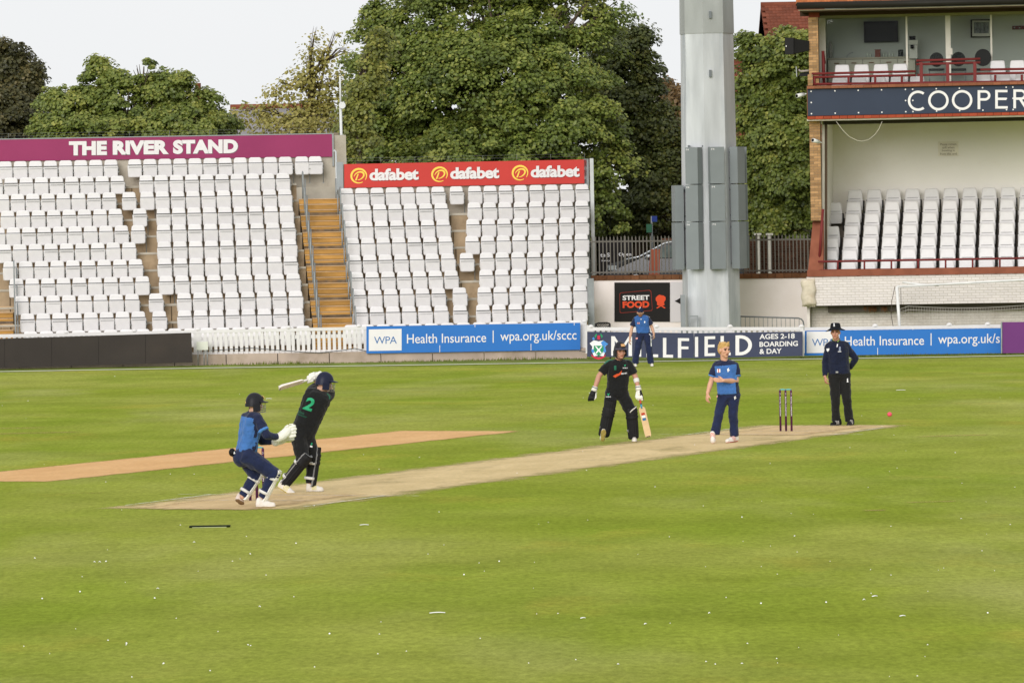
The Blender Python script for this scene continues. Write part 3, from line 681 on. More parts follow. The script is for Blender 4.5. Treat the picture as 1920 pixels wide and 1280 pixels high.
blue = mat('board_blue', '#3272bd', .4, .05, .7, stain='#2a68b2', stain_amt=.4, stain_scale=.5)
navy = mat('board_navy', '#40455a', .55, .06, .8)
logo_blue = mat('logo_blue', '#3a6ea8', .5, .05)
def board(corners, Y, m, label, thick=.04, name='advertising_board'):
    o, P, ux, uy, nn = quad_sign(name, corners, Y, m, thick, label, False)
    o['category'] = 'board'
    return o, P, ux.normalized(), uy.normalized(), nn, ux.length / (corners[1][0] - corners[0][0]), uy.length / (corners[0][1] - corners[3][1])
def wpa(corners, Y, label, cut=None):
    o, P, U, V, nn, kx, ky = board(corners, Y, blue, label)
    x0, y0 = corners[0]
    mb = MB(); q = lambda dx, dy, l=.006: P[0] + U * dx * kx + V * dy * ky - nn * l
    mb.slab([q(4.5, 4.7), q(66, 4.7), q(66, 45), q(4.5, 45)], nn * .004); lp = mb.build('logo_panel', text_white, o)
    mb = MB(); letter(mb, 'WPA', q(14.5, 17.6, .012), U, V, 42.5 * kx, 13.5 * ky, -.004, .92); mb.build('lettering', logo_blue, lp)
    mb = MB(); letter(mb, 'Health Insurance', q(76, 17.3, .008), U, V, 148.5 * kx, 17.5 * ky, .004); mb.build('lettering', text_white, o)
    mb = MB(); mb.slab([q(236.8, 16, .008), q(238.6, 16, .008), q(238.6, 39, .008), q(236.8, 39, .008)], nn * .002); mb.build('divider', text_white, o)
    s = 'wpa.org.uk/sccc' if not cut else 'wpa.org.uk/s'; w = 143 if not cut else 115.5
    mb = MB(); letter(mb, s, q(251, 13.6, .008), U, V, w * kx, 23.5 * ky, .004); mb.build('lettering', text_white, o)
    for dx, up in ((137, 0), (308, 0), (203, 1), (389, 1)):
        if cut and dx > 300: continue
        mb = MB(); mb.slab([q(dx, 0 if not up else 46, .01), q(dx + 1.1, 0 if not up else 46, .01), q(dx + 1.1, 13 if not up else 50.5, .01), q(dx, 13 if not up else 50.5, .01)], nn * .003); mb.build('cable_tie', text_white, o)
    return o
wpa([(687, 662.5), (1088, 655.5), (1088, 605), (687, 611.8)], 140.05, 'bright blue WPA Health Insurance board below the red-signed seats')
wpa([(1508, 666.5), (1877.5, 662), (1877.5, 615.2), (1508, 620)], 137.2, 'bright blue WPA Health Insurance board behind the umpire', True)
for cs, part in (([(1101, 668.5), (1301, 671.5), (1301, 624.5), (1101, 621.6)], 0), ([(1301.6, 672), (1505, 667), (1505, 621.5), (1301.6, 624.6)], 1)):
    o, P, U, V, nn, kx, ky = board(cs, 136.3, navy, ['dark navy board with a crest and the letters MILLF', 'dark navy board with the letters IELD and AGES 2-18 BOARDING & DAY'][part])
    x0, y0 = cs[0]; q = lambda px, py, l=.006: P[0] + U * (px - x0) * kx + V * (y0 - py) * ky - nn * l
    # wide sans capitals built from strokes
    def strokes(ch, xa, xb, base, top, w):
        mb = MB(); 
        def bar(x0_, y0_, x1_, y1_): mb.face([q(x0_, y0_), q(x1_, y0_), q(x1_, y1_), q(x0_, y1_)])
        if ch in 'IL' or ch in 'EF': bar(xa, base, xa + w, top)
        if ch in 'LE': bar(xa + w, base, xb, base - w * .85)
        if ch in 'EF': bar(xa + w, top + w * .85, xb, top); bar(xa + w, (base + top) / 2 + w * .35, xb - 1.2, (base + top) / 2 - w * .45)
        if ch == 'M':
            bar(xa, base, xa + w, top); bar(xb - w, base, xb, top); m_ = (xa + xb) / 2; v = base - 8
            mb.face([q(xa + w, top), q(xa + w, top + 8), q(m_, v + 1), q(m_, v - 8)]); mb.face([q(xb - w, top), q(m_, v - 8), q(m_, v + 1), q(xb - w, top + 8)])
        if ch == 'D':
            bar(xa, base, xa + w, top); n = 14; cy = (base + top) / 2; ry = (base - top) / 2; rx = xb - xa - w - 2
            cxx = xa + w + 2; pr = []
            mb.face([q(xa + w, top), q(cxx, top), q(cxx, top + w * .85), q(xa + w, top + w * .85)]); mb.face([q(xa + w, base - w * .85), q(cxx, base - w * .85), q(cxx, base), q(xa + w, base)])
            for i in range(n + 1):
                a = math.radians(-90 + 180 * i / n); pr.append((q(cxx + rx * math.cos(a), cy + ry * math.sin(a)), q(cxx + (rx - w) * math.cos(a), cy + (ry - w * .85) * math.sin(a))))
            for i in range(n): mb.face([pr[i][0], pr[i + 1][0], pr[i + 1][1], pr[i][1]])
        mb.build('lettering', text_white, o)
    if part == 0:
        strokes('M', 1146, 1185, 666, 629.5, 6.5); strokes('I', 1196, 1202, 667, 630, 6.3); strokes('L', 1212, 1234, 667.5, 630.5, 6.3); strokes('L', 1243, 1262, 667.8, 631, 6.3); strokes('F', 1271, 1292, 668, 631, 6.3)
        # crest: green shield with a white saltire, mantling, blue wings, red crest and ribbon
        cx, cy = 1122.5, 653.5
        def blob(nm, m, pts, lift):
            mb = MB(); mb.face([q(cx + a, cy + b, lift) for a, b in pts]); mb.build(nm, m, o)
        cw = mat('crest_white', '#e6e8ea', .5); cg = mat('crest_green', '#2f8f62', .5); cb = mat('crest_blue', '#4d8bd0', .5); crd = mat('crest_red', '#c8324a', .5)
        blob('mantling', cw, [(-17, -10), (-9, -16), (0, -14), (9, -16), (17, -9), (12, -4), (13, 3), (9, 14), (0, 12), (-9, 14), (-13, 4), (-12, -4)], .006)
        blob('wing', cb, [(4, -12), (9, -16), (18, -9), (12, -5), (14, 5), (9, 8), (8, -4)], .009); blob('wing', cb, [(-14, 3), (-10, 0), (-8, 7), (-12, 8)], .009); blob('wing', cb, [(-12, -20), (-9, -22), (-7, -18), (-11, -16)], .009)
        blob('shield', cg, [(-9, -6), (9, -6), (9.3, 3), (6, 9), (0, 13), (-6, 9), (-9.3, 3)], .012)
        blob('saltire', cw, [(-7, -5), (-4.5, -5), (0, 0), (4.5, -5), (7, -5), (2, 2), (6, 8), (4, 9), (0, 4.5), (-4, 9), (-6, 8), (-2, 2)], .015)
        blob('plume', crd, [(-2.5, -25), (2.5, -25), (2.6, -17.5), (-2.6, -17.5)], .012); blob('wreath', cg, [(-8, -24), (-4, -29), (-3, -26), (-6, -20)], .012); blob('wreath', cg, [(8, -24), (4, -29), (3, -26), (6, -20)], .012)
        blob('ribbon', crd, [(-14, 10), (-9, 14), (0, 16.5), (9, 14), (13, 10), (12, 14), (8, 17.5), (0, 20), (-8, 18), (-13, 14)], .015)
    else:
        strokes('I', 1303, 1309, 669, 631.5, 6); strokes('E', 1321, 1341, 668, 631, 6.2); strokes('L', 1351, 1370, 667.5, 631, 6.2); strokes('D', 1379, 1410, 668, 630.5, 7)
        for s, py, w in (('AGES 2-18', 639, 66), ('BOARDING', 653.2, 72), ('& DAY', 666.5, 41.5)):
            mb = MB(); letter(mb, s, q(1424, py), U, V, w * kx, 9.6 * ky, .02, 1.0); mb.build('lettering', text_white, o)
purple = mat('board_purple', '#6d3a74', .35, .05, .8)
o, *_ = board([(1878.5, 662), (2010, 660.5), (2010, 602.5), (1878.5, 603.8)], 136.6, purple, 'plain purple board cut off by the right edge', .1)
mb = MB(); a = at(1877, 662, 136.55); b = at(1877, 603.5, 136.55); mb.slab([a, a + Vector((.03, 0, 0)), b + Vector((.03, 0, 0)), b], (0, .1, 0)); mb.build('edge_trim', galv, o)
black = mat('black_screen', '#393430', .6, .12, 1.0, .15, 60, stain='#443c36', stain_amt=.5, stain_scale=.7)
o, P, U, V, nn, kx, ky = board([(-80, 692), (360.5, 679.3), (358, 623.8), (-80, 637.3)], 139.3, black, 'long matt black board on the grass at the left', .12)
for i in range(1, 5):
    mb = MB(); c = P[0] + (P[1] - P[0]) * i / 5; mb.slab([c - nn * .004, c + U * .012 - nn * .004, c + U * .012 + V * .8 - nn * .004, c + V * .8 - nn * .004], nn * .003); mb.build('panel_joint', mat('black_joint', '#2a2623', .7), o)
# small white box on legs beside the black board, and cable
p = at(378, 660, 139.9); z0 = gz(139.9)
r = thing('junction_box', Vector((p.x, p.y, z0)), 'small pale box on metal legs beside the black board', 'box')
c0 = at(369, 656, 139.9); c1 = at(390, 640, 139.9)
mb = MB(); mb.abox(c0.x, c1.x, 139.8, 139.98, c0.z, c1.z); mb.build('casing', mat('box_pale', '#d8dacd', .5), r)
for x in (c0.x + .03, c0.x + .2, c1.x - .03):
    mb = MB(); mb.tube([(x, 139.9, z0), (x, 139.9, c0.z)], .015, 6); mb.build('leg', galv, r)
mb = MB(); cp = [(395, 657), (420, 655.5), (470, 652), (520, 656), (570, 660), (600, 661), (640, 657), (665, 653), (690, 659)]
mb.tube([at(x, y, 140.1) for x, y in cp], .012, 5); tag(mb.build('cable', mat('cable_grey', '#5a5d60', .6)), 'dark cable draped along the foot of the picket fence', 'cable')
mb = MB(); mb.tube([at(x, y, 139.9) for x, y in [(1086, 658), (1098, 659), (1103, 665), (1106, 670)]], .012, 5); tag(mb.build('cable', mat('cable_grey', '#5a5d60', .6)), 'short dark cable beside the crest board', 'cable')
# ================================================================== floodlight column
FY = 142.0
cl_ = at(1336.5, 600, FY); kpx = FY / FPX
base = Vector((cl_.x, FY + .8, -.26))
steel = mat('streaked_galvanised_steel', '#c4c7c9', .55, .2, 2.6, .05, 20, metal=.15, stain='#9aa2a8', stain_amt=.75, stain_scale=2.2, stretch=(1, 1, .16))
steel_up = mat('upper_galvanised_steel', '#a5a8a6', .6, .14, 1.6, .05, 20, metal=.15, stain='#90938f', stain_amt=.6, stain_scale=1.2, stretch=(1, 1, .3))
fl = thing('floodlight_column', base, 'huge tapering galvanised floodlight column standing behind the boards', 'column')
NORM = [math.radians(a) for a in (-78, -33, 12, 57, 102, 147, 192, 237)]
def octa(z, width):
    Rr = width / 2 / .98
    return [Vector((base.x + Rr * math.sin(a - math.radians(22.5)), base.y - Rr * math.cos(a - math.radians(22.5)), z)) for a in NORM]
def col_w(z): return kpx * (109.0 - (z + .3) * 1.13)
z_seam = at(1330, 62, FY).z
mb = MB()
for z0, z1, ex, m_ in ((-.3, z_seam, 0, 0),):
    a, b = octa(z0, col_w(z0)), octa(z1, col_w(z1))
    for i in range(8): mb.face([a[i], a[(i + 1) % 8], b[(i + 1) % 8], b[i]])
mb.build('lower_shaft', steel, fl)
mb = MB(); a, b = octa(z_seam, col_w(z_seam) + .045), octa(18, col_w(18) + .045)
for i in range(8): mb.face([a[i], a[(i + 1) % 8], b[(i + 1) % 8], b[i]])
mb.face(list(reversed(a))); mb.build('upper_shaft', steel_up, fl)
box_m = mat('control_gear_grey', '#7f8586', .5, .05, 2, rand=.03)
dark_gap = mat('gear_gap', '#3b3f42', .7)
zt = [at(1330, y, FY).z for y in (276, 344.5, 346.5, 414.5, 416.5, 504.5)]
for fi, rows in ((1, (0, 1, 2)), (2, (0, 1, 2)), (3, (0, 1, 2)), (0, (1, 2)), (7, (2,)), (4, (0, 1, 2))):
    a = NORM[fi]; nrm = Vector((math.sin(a), -math.cos(a), 0)); tan = Vector((math.cos(a), math.sin(a), 0))
    for r_ in rows:
        z1, z0 = zt[2 * r_], zt[2 * r_ + 1]; zc = (z0 + z1) / 2
        ap = col_w(zc) / 2 / .98 * math.cos(math.radians(22.5))
        side = .05 if fi == 1 else (-.03 if fi == 2 else 0)
        c = Vector((base.x, base.y, zc)) + nrm * (ap + .2) + tan * side
        mb = MB(); mb.box(c, tan * .205, nrm * .13, ZV * ((z1 - z0) / 2)); bx_ = mb.build('control_cabinet', box_m, fl)
        mb = MB()
        for zz in (z0 + .15, z1 - .15): mb.box(Vector((base.x, base.y, zz)) + nrm * (ap + .04) + tan * side, tan * .12, nrm * .045, ZV * .03)
        mb.build('mounting_bracket', dark_gap, bx_)
        if fi in (1, 2):
            mb = MB(); letter(mb, 'F4', c + nrm * .134 + tan * -.17 + ZV * ((z1 - z0) / 2 - .09), tan, ZV, .09, .05, .01); mb.build('lettering', text_white, bx_)
for y in (275, 297, 316, 340):
    for px in (1292, 1318 if y == 275 else 1292):
        p = at(px, y, FY); mb = MB(); a = NORM[0 if px < 1300 else 1]; nrm = Vector((math.sin(NORM[1]), -math.cos(NORM[1]), 0)); zc = p.z; ap = col_w(zc) / 2 / .98 * math.cos(math.radians(22.5))
        q = Vector((p.x, base.y - ap * .86, zc)); mb.abox(q.x - .03, q.x + .03, q.y - .12, q.y + .1, zc - .02, zc + .04); mb.build('bracket', mat('bracket_grey', '#6f7477', .5), fl)
for y in (28, 138):
    p = at(1332, y, FY); mb = MB(); ap = col_w(p.z) / 2 / .98 * .92
    mb.abox(p.x - .035, p.x + .035, base.y - ap - .1, base.y - ap + .3, p.z - .1, p.z + .1); mb.build('bracket', mat('bracket_grey', '#6f7477'), fl)
# door frame and cable duct at the foot
for x0, x1, y0, y1, nm in ((1277.5, 1284.5, 553, 616, 'cable_duct'), (1293, 1308, 594, 616, 'access_frame')):
    a = at(x0, y1, FY - .2); b = at(x1, y0, FY - .2); mb = MB()
    if nm == 'cable_duct': mb.abox(a.x, b.x, FY - .1, FY + .2, -.26, b.z)
    else:
        for xx in (a.x, b.x): mb.abox(xx - .02, xx + .02, FY - .12, FY - .06, -.26, b.z)
        mb.abox(a.x - .02, b.x + .02, FY - .12, FY - .06, b.z, b.z + .04)
    mb.build(nm, mat('duct_grey', '#8a8f91', .5, .1), fl)

# ================================================================== retaining wall, railings and the street behind
WY = 146.0; STREET = 1.45
render_m = mat('rendered_wall_paint', '#ebe2de', .85, .05, .6, .15, 20, stain='#dbcfc6', stain_amt=.6, stain_scale=.35)
a = at(1108, 526, WY); b = at(1530, 521, WY)
wl = thing('rendered_wall', Vector((a.x, WY, -.26)), 'low pale rendered wall behind the boards and the column', 'wall')
mb = MB(); mb.slab([(a.x, WY, -.3), (b.x, WY, -.3), b, a], (0, .35, 0)); mb.build('wall_face', render_m, wl)
cop = mat('brown_coping_brick', '#6e4a32', .9, .25, 6, .3, 30, rand=.2, stain='#4d3424', stain_amt=.6, stain_scale=3)
n = 28
for i in range(n):
    p, q = a + (b - a) * ((i + .02) / n), a + (b - a) * ((i + .98) / n)
    mb = MB(); mb.slab([p + Vector((0, -.04, .003)), q + Vector((0, -.04, .003)), q + Vector((0, -.04, .145)), p + Vector((0, -.04, .145))], (0, .45, 0)); mb.build('coping_brick', cop, wl)
rl = thing('steel_railings', Vector((a.x, WY + .15, a.z)), 'upright grey steel railings on top of the rendered wall', 'railings')
rail_m = mat('railing_grey', '#69655e', .6, .15, 4)
za = a.z + .17
def zline(x): return a.z + (b.z - a.z) * (x - a.x) / (b.x - a.x)
mbp = MB(); mbp.abox(-.016, .016, -.016, .016, .03, 1.13); mbp.tube([(0, 0, 1.13), (0, 0, 1.17)], [.016, .002], 4); bar_me = mesh_of(mbp, 'railing_bar', rail_m)
x = a.x + .05; i = 0
while x < b.x - .15:
    inst('railing_bar', bar_me, rl, Vector((x, WY + .15, zline(x) + .14)) - wloc(rl), scale=(1.7, 1.7, 1.02) if i % 18 == 9 else (1, 1, 1)); x += .108; i += 1
for h in (.21, 1.12):
    mb = MB(); mb.slab([a + Vector((0, .13, h)), b + Vector((0, .13, h)), b + Vector((0, .13, h + .045)), a + Vector((0, .13, h + .045))], (0, .03, 0)); mb.build('rail', rail_m, rl)
sb = MB(); sb.abox(-80, 90, 151.5, 420, -.2, STREET); tag(sb.build('street', mat('street_asphalt', '#56524d', .9, .2, 1.0, .2, 20)), 'street level ground behind the wall', None, None, 'structure')

# street food poster on the wall
def poster(name, x0, x1, y0, y1, Y, m, label, cat, th=.02):
    p = [at(x0, y1, Y), at(x1, y1 - .0, Y), at(x1, y0, Y), at(x0, y0, Y)]
    mb = MB(); mb.slab(p, (0, th, 0)); o = mb.build(name, m, None, (p[0] + p[1]) / 2); tag(o, label, cat)
    return o, p
PY = WY - .035
o, p = poster('poster', 1152, 1256, 529.5, 603, PY, mat('poster_black', '#22201f', .6, .08, 1.5), 'black STREET FOOD poster with orange lettering and a chef hat', 'poster')
UX = Vector((1, 0, 0)); orange = mat('poster_orange', '#d9502f', .6, .05)
def pl(px, py, l=.006): return at(px, py, PY - l)
mb = MB(); letter(mb, 'STREET', pl(1167.5, 563), UX, ZV, 50 * kpx * 1.03, 9 * kpx * 1.03, .035, 1.02); mb.build('lettering', text_white, o)
mb = MB(); letter(mb, 'FOOD', pl(1167.5, 577.5), UX, ZV, 50 * kpx * 1.03, 12.5 * kpx * 1.03, .05, 1.02); mb.build('lettering', orange, o)
# slab serifs on the F and T strokes
mb = MB()
for x0, x1, y0, y1 in ((1167, 1175, 575.6, 577.6),): mb.face([pl(x0, y1, .008), pl(x1, y1, .008), pl(x1, y0, .008), pl(x0, y0, .008)])
pass
mb = MB(); fr = [(1164, 587), (1222, 582.5), (1223.5, 580), (1221, 546), (1218, 543.5), (1164, 548.5), (1161.5, 551), (1162, 585)]
cxx = sum(q_[0] for q_ in fr) / 8; cyy = sum(q_[1] for q_ in fr) / 8
ins = [(cxx + (x - cxx) * .972, cyy + (y - cyy) * .955) for x, y in fr]
for i in range(8):
    j = (i + 1) % 8; mb.face([pl(*fr[i]), pl(*fr[j]), pl(*ins[j]), pl(*ins[i])])
mb.build('stamp_border', mat('poster_red_line', '#8f3328', .6), o)
mb = MB()
hat = [(1232, 572), (1232, 566), (1229.5, 563), (1229.5, 558), (1233, 554.5), (1236, 552.5), (1240, 553.5), (1244, 554), (1248, 557), (1248, 562), (1245.5, 565.5), (1244.5, 572)]
mb.face([pl(x, y) for x, y in hat])
for cx in (1235.5, 1243): mb.face([pl(cx + 3.2 * math.cos(i * .628), 570.5 + 2.4 * math.sin(i * .628), .008) for i in range(10)][::-1])
mb.face([pl(x, y, .008) for x, y in ((1230.5, 577), (1232.5, 578.3), (1239.3, 574), (1246, 578.3), (1248, 577), (1245, 575), (1239.3, 571.5), (1233.5, 575))][::-1])
mb.build('chef_hat', orange, o)
o2, p2 = poster('wall_panel', 1256.8, 1286, 528.5, 604, PY + .005, mat('pale_panel', '#cdc9cb', .8, .05, .8), 'pale panel with a black arrow beside the poster', 'panel')
mb = MB(); mb.face([pl(1265, 564.5), pl(1277, 570.5), pl(1277, 557.5)]); mb.build('arrow', mat('poster_black', '#22201f'), o2)
# plastic crate top behind the fence
a_ = at(1117, 616, 139.5); b_ = at(1143.5, 605, 139.5)
r = thing('wire_basket', Vector(((a_.x + b_.x) / 2, 139.5, -.26)), 'black basket with a diamond mesh behind the white fence', 'basket')
bkm = mat('basket_black', '#2b2a29', .6)
for x in (a_.x, b_.x):
    mb = MB(); mb.abox(x - .02, x + .02, 139.4, 139.8, -.26, b_.z - .02); mb.build('side', bkm, r)
mb = MB(); mb.tube([(a_.x, 139.45, b_.z - .03), (a_.x + .08, 139.45, b_.z), (b_.x - .08, 139.45, b_.z), (b_.x, 139.45, b_.z - .03)], .025, 6); mb.build('rim', bkm, r)
for i in range(9):
    x = a_.x + (b_.x - a_.x) * i / 8; mb = MB()
    for s in (-1, 1): mb.tube([(min(max(x - s * .1, a_.x), b_.x), 139.45, b_.z - .26), (min(max(x + s * .1, a_.x), b_.x), 139.45, b_.z - .02)], .009, 4)
    mb.build('mesh_wire', bkm, r)
# crowd barrier
BY = 144.6
p0, p1 = at(1384, 593, BY), at(1508, 598, BY); zb = -.26
r = thing('crowd_barrier', Vector(((p0.x + p1.x) / 2, BY, zb)), 'grey tubular crowd barrier against the pale wall', 'barrier')
bm_ = mat('barrier_grey', '#7b7f80', .5, .1, 5)
mb = MB(); mb.tube([p0, at(1497, 596.3, BY), at(1503, 598.5, BY), at(1506, 602.5, BY), at(1507, 609, BY), Vector((at(1507, 609, BY).x, BY, .02)), Vector((p0.x, BY, .02)), p0], .022, 8); mb.build('frame', bm_, r)
for i in range(14):
    px = 1389 + 8.4 * i; q = at(px, 593 + 3 * i / 13, BY); mb = MB(); mb.tube([q, (q.x, BY, .04)], .008, 5); mb.build('bar', bm_, r)

# parked car behind the railings
CY = 153.0; kc = CY / FPX
c0 = at(1158, 492, CY); cz = STREET
car = thing('parked_car', Vector((c0.x + 1.9, CY + .85, cz)), 'dark grey parked car seen through the railings', 'car')
body_m = mat('car_paint_dark', '#3b3e42', .25, .05, 2, spec=.6); glass_d = mat('car_glass', '#56605c', .1, .5, 4, spec=.5); tyre = mat('tyre_rubber', '#1c1c1c', .8); chrome = mat('car_trim_silver', '#c8ccd0', .25, .02, metal=.6)
prof = [(0, .25), (-.05, .55), (.02, .80), (.55, .95), (.95, 1.02), (1.75, 1.42), (2.3, 1.53), (3.2, 1.52), (3.75, 1.40), (4.1, 1.05), (4.2, .6), (4.15, .25)]
X0 = c0.x - .3
def carP(x, z, y): 
    ins_ = .16 * max(0, (z - .95) / .55); return Vector((X0 + x, CY + (ins_ if y == 0 else 1.75 - ins_), cz + z))
mb = MB(); n = len(prof)
mb.v = [carP(x, z, 0) for x, z in prof] + [carP(x, z, 1) for x, z in prof]
mb.f = [tuple(range(n)), tuple(reversed(range(n, 2 * n)))] + [(i, i + n, (i + 1) % n + n, (i + 1) % n) for i in range(n)]; mb.mi = [0] * len(mb.f); mb.sm = [False] * len(mb.f)
mb.build('body', body_m, car)
for pts in ([(1.1, 1.0), (1.2, 1.04), (1.82, 1.36), (2.15, 1.42), (2.15, 1.0)], [(2.22, 1.0), (2.22, 1.43), (3.1, 1.43), (3.25, 1.0)], [(3.32, 1.0), (3.2, 1.42), (3.6, 1.36), (3.85, 1.05)]):
    mb = MB(); mb.face([carP(x, z, 0) + Vector((0, -.012, 0)) for x, z in reversed(pts)]); mb.build('side_window', glass_d, car)
mb = MB(); mb.face([carP(.98, 1.035, 0) + Vector((0, .1, .01)), carP(.98, 1.035, 1) + Vector((0, -.1, .01)), carP(1.72, 1.405, 1) + Vector((0, -.05, .01)), carP(1.72, 1.405, 0) + Vector((0, .05, .01))]); mb.build('windscreen', glass_d, car)
mb = MB(); mb.tube([carP(x, z, 0) + Vector((0, -.02, .015)) for x, z in ((.5, .94), (.98, 1.03), (1.75, 1.425), (2.3, 1.535), (3.2, 1.525))], .03, 6); mb.build('roof_trim', chrome, car)
for x in (.85, 3.35):
    for y in (CY - .01, CY + 1.76):
        mb = MB(); mb.tube([(X0 + x, y - .1 if y > CY + 1 else y, cz + .31), (X0 + x, y + .1 if y < CY + 1 else y, cz + .31)], .31, 18); w = mb.build('wheel', tyre, car)
        mb = MB(); yy = y - .012 if y < CY + 1 else y + .012; mb.tube([(X0 + x, yy, cz + .31), (X0 + x, yy + (.01 if y < CY + 1 else -.01), cz + .31)], .2, 14); mb.build('hub_cap', chrome, w)
mb = MB(); mb.box(carP(.06, .72, 0) + Vector((.08, .1, 0)), (.12, 0, 0), (0, .14, 0), (0, 0, .07)); mb.build('headlight', mat('lamp_lens', '#c9d0d2', .15), car)
mb = MB(); mb.ball(carP(1.25, 1.05, 0) + Vector((0, -.12, 0)), (.09, .09, .06), 8, 6); mb.build('wing_mirror', chrome, car)
# shop board behind the car
SBY = 157.0
o, p = poster('shop_board', 1122, 1186, 449, 514, SBY, mat('shop_board_black', '#262423', .6, .1, 1), 'black shop board with white words behind the railings', 'board', .08)
for s, px, py, w, h in (('te S', 1125.5, 482, 18, 8), ('Open', 1160, 482, 24, 8.6), ('library', 1128, 491, 16, 4)):
    mb = MB(); letter(mb, s, at(px, py, SBY - .01), UX, ZV, w * kc * 1.02, h * kc, .03); mb.build('lettering', text_white, o)
for (px0, px1, py0, py1, Y, col_, lab) in ((1240, 1290, 447, 520, 156.0, '#5b3a2a', 'dark red brick wall beside the parked car'), (1395, 1530, 452, 520, 152.0, '#4a3226', 'dark red brick garden wall behind the railings under the tree')):
    a1 = at(px0, py0, Y); b1 = at(px1, py0, Y); r = thing('garden_wall', Vector((a1.x, Y, STREET)), lab, 'wall')
    mb = MB(); mb.abox(a1.x, b1.x, Y, Y + .3, STREET, a1.z); mb.build('wall_core', mat('mortar_dark', '#6a5a4c', .9), r)
    bmb = MB(); bmb.abox(-.5, .5, -.5, .5, -.5, .5); bme = mesh_of(bmb, 'brick', mat('dark_brick_' + str(px0), col_, .9, .3, 6, .3, rand=.3))
    z = a1.z - .04; j = 0
    while z > STREET and j < 16:
        x = a1.x + (.11 if j % 2 else 0)
        while x + .21 < b1.x: inst('brick', bme, r, Vector((x + .105, Y - .01, z)) - wloc(r), (.208, .06, .062)); x += .225
        z -= .075; j += 1
a1 = at(1214, 500, 150.2); b1 = at(1238, 467, 150.2)
mb = MB(); mb.slab([(a1.x, 150.2, STREET), (b1.x - .05, 150.2, STREET), (b1.x, 150.4, b1.z), (a1.x + .1, 150.4, b1.z)], (0, .04, 0))
tag(mb.build('leaning_board', mat('red_brown_board', '#8a4a35', .7, .15, 3), None, Vector((a1.x, 150.2, STREET))), 'reddish brown board leaning in front of the parked car', 'board')
# green street sign on a pole and blue sign in the shade of the tree
q0 = at(1222, 440, 154); r = thing('street_sign', Vector((q0.x, 154, STREET)), 'small green sign on a thin pole behind the railings', 'sign')
mb = MB(); mb.tube([(q0.x, 154, STREET), (q0.x, 154, at(1222, 418, 154).z)], .022, 8); mb.build('pole', mat('pole_dark', '#5b5d5c', .6), r)
a1 = at(1212, 436, 153.95); b1 = at(1222, 420, 153.95); mb = MB(); mb.abox(a1.x, b1.x, 153.93, 153.96, a1.z, b1.z); mb.build('plate', mat('sign_green', '#2f5b45', .5), r)
a1 = at(1222, 416, 158); b1 = at(1232, 405, 158); r = thing('street_sign', Vector((a1.x, 158, STREET)), 'small blue sign in the shade of the big tree', 'sign')
mb = MB(); mb.abox(a1.x, b1.x, 158, 158.03, a1.z, b1.z); mb.build('plate', mat('sign_blue', '#26397a', .5), r); mb = MB(); mb.tube([(a1.x, 158.06, STREET), (a1.x, 158.06, b1.z)], .03, 6); mb.build('pole', galv, r)
# white gate posts and gate in the garden wall at right
for px in (1421, 1443):
    a1 = at(px - 3, 480, 151.6); b1 = at(px + 3, 441, 151.6); r = thing('gate_post', Vector((a1.x, 151.6, STREET)), 'pale %s gate post behind the railings' % ('left' if px < 1430 else 'right'), 'post')
    mb = MB(); mb.abox(a1.x, b1.x, 151.5, 151.7, STREET, b1.z); mb.build('shaft', mat('post_pale', '#bdbab2', .8), r); mb = MB(); mb.abox(a1.x - .05, b1.x + .05, 151.45, 151.75, b1.z, b1.z + .06); mb.build('cap', mat('post_pale', '#bdbab2', .8), r)

# ================================================================== the pavilion
PA = math.radians(7.0)
PE = Vector((math.cos(PA), -math.sin(PA), 0)); PNV = Vector((math.sin(PA), math.cos(PA), 0))
PP = at(1517, 520, 139.8)
def fac(px, py, off=0.0): return hit(px, py, PP + PNV * off, PNV)
pav = thing('pavilion', Vector((PP.x, PP.y, -.26)), 'brick pavilion with a glazed balcony and the navy COOPER sign', 'building')
def fslab(name, corners, off, m, th=.1, parent=None, lift=0.0):
    P = [fac(x, y, off) for x, y in corners]; mb = MB(); mb.slab(P, PNV * th); return mb.build(name, m, parent or pav)
def pbox(name, px0, px1, py0, py1, off, th, m, parent=None):
    """upright box with level top and bottom: left/right photo x, top/bottom photo y (at px0)"""
    a = fac(px0, py1, off); b = fac(px1, py1, off); zt_ = fac(px0, py0, off).z
    mb = MB(); mb.slab([a, Vector((b.x, b.y, a.z)), Vector((b.x, b.y, zt_)), Vector((a.x, a.y, zt_))], PNV * th); return mb.build(name, m, parent or pav)
bmb = MB(); bmb.abox(-.5, .5, -.5, .5, -.5, .5)
white_brick = mat('white_painted_brick', '#ddd7d2', .8, .06, 4, .35, 50, rand=.05, stain='#d3ccbd', stain_amt=.6, stain_scale=2)
mort_w = mat('painted_mortar', '#b9b2a5', .9, .1, 4)
tan_brick = mat('tan_brick', '#b08b62', .9, .25, 8, .4, 50, rand=.3, stain='#7d5a37', stain_amt=.6, stain_scale=4)
mort_t = mat('tan_mortar', '#8d7a63', .9, .1, 5)
brick_w = mesh_of(bmb, 'brick', white_brick); brick_t = mesh_of(bmb, 'brick', tan_brick)
PQ = PE.to_track_quat('X', 'Z')
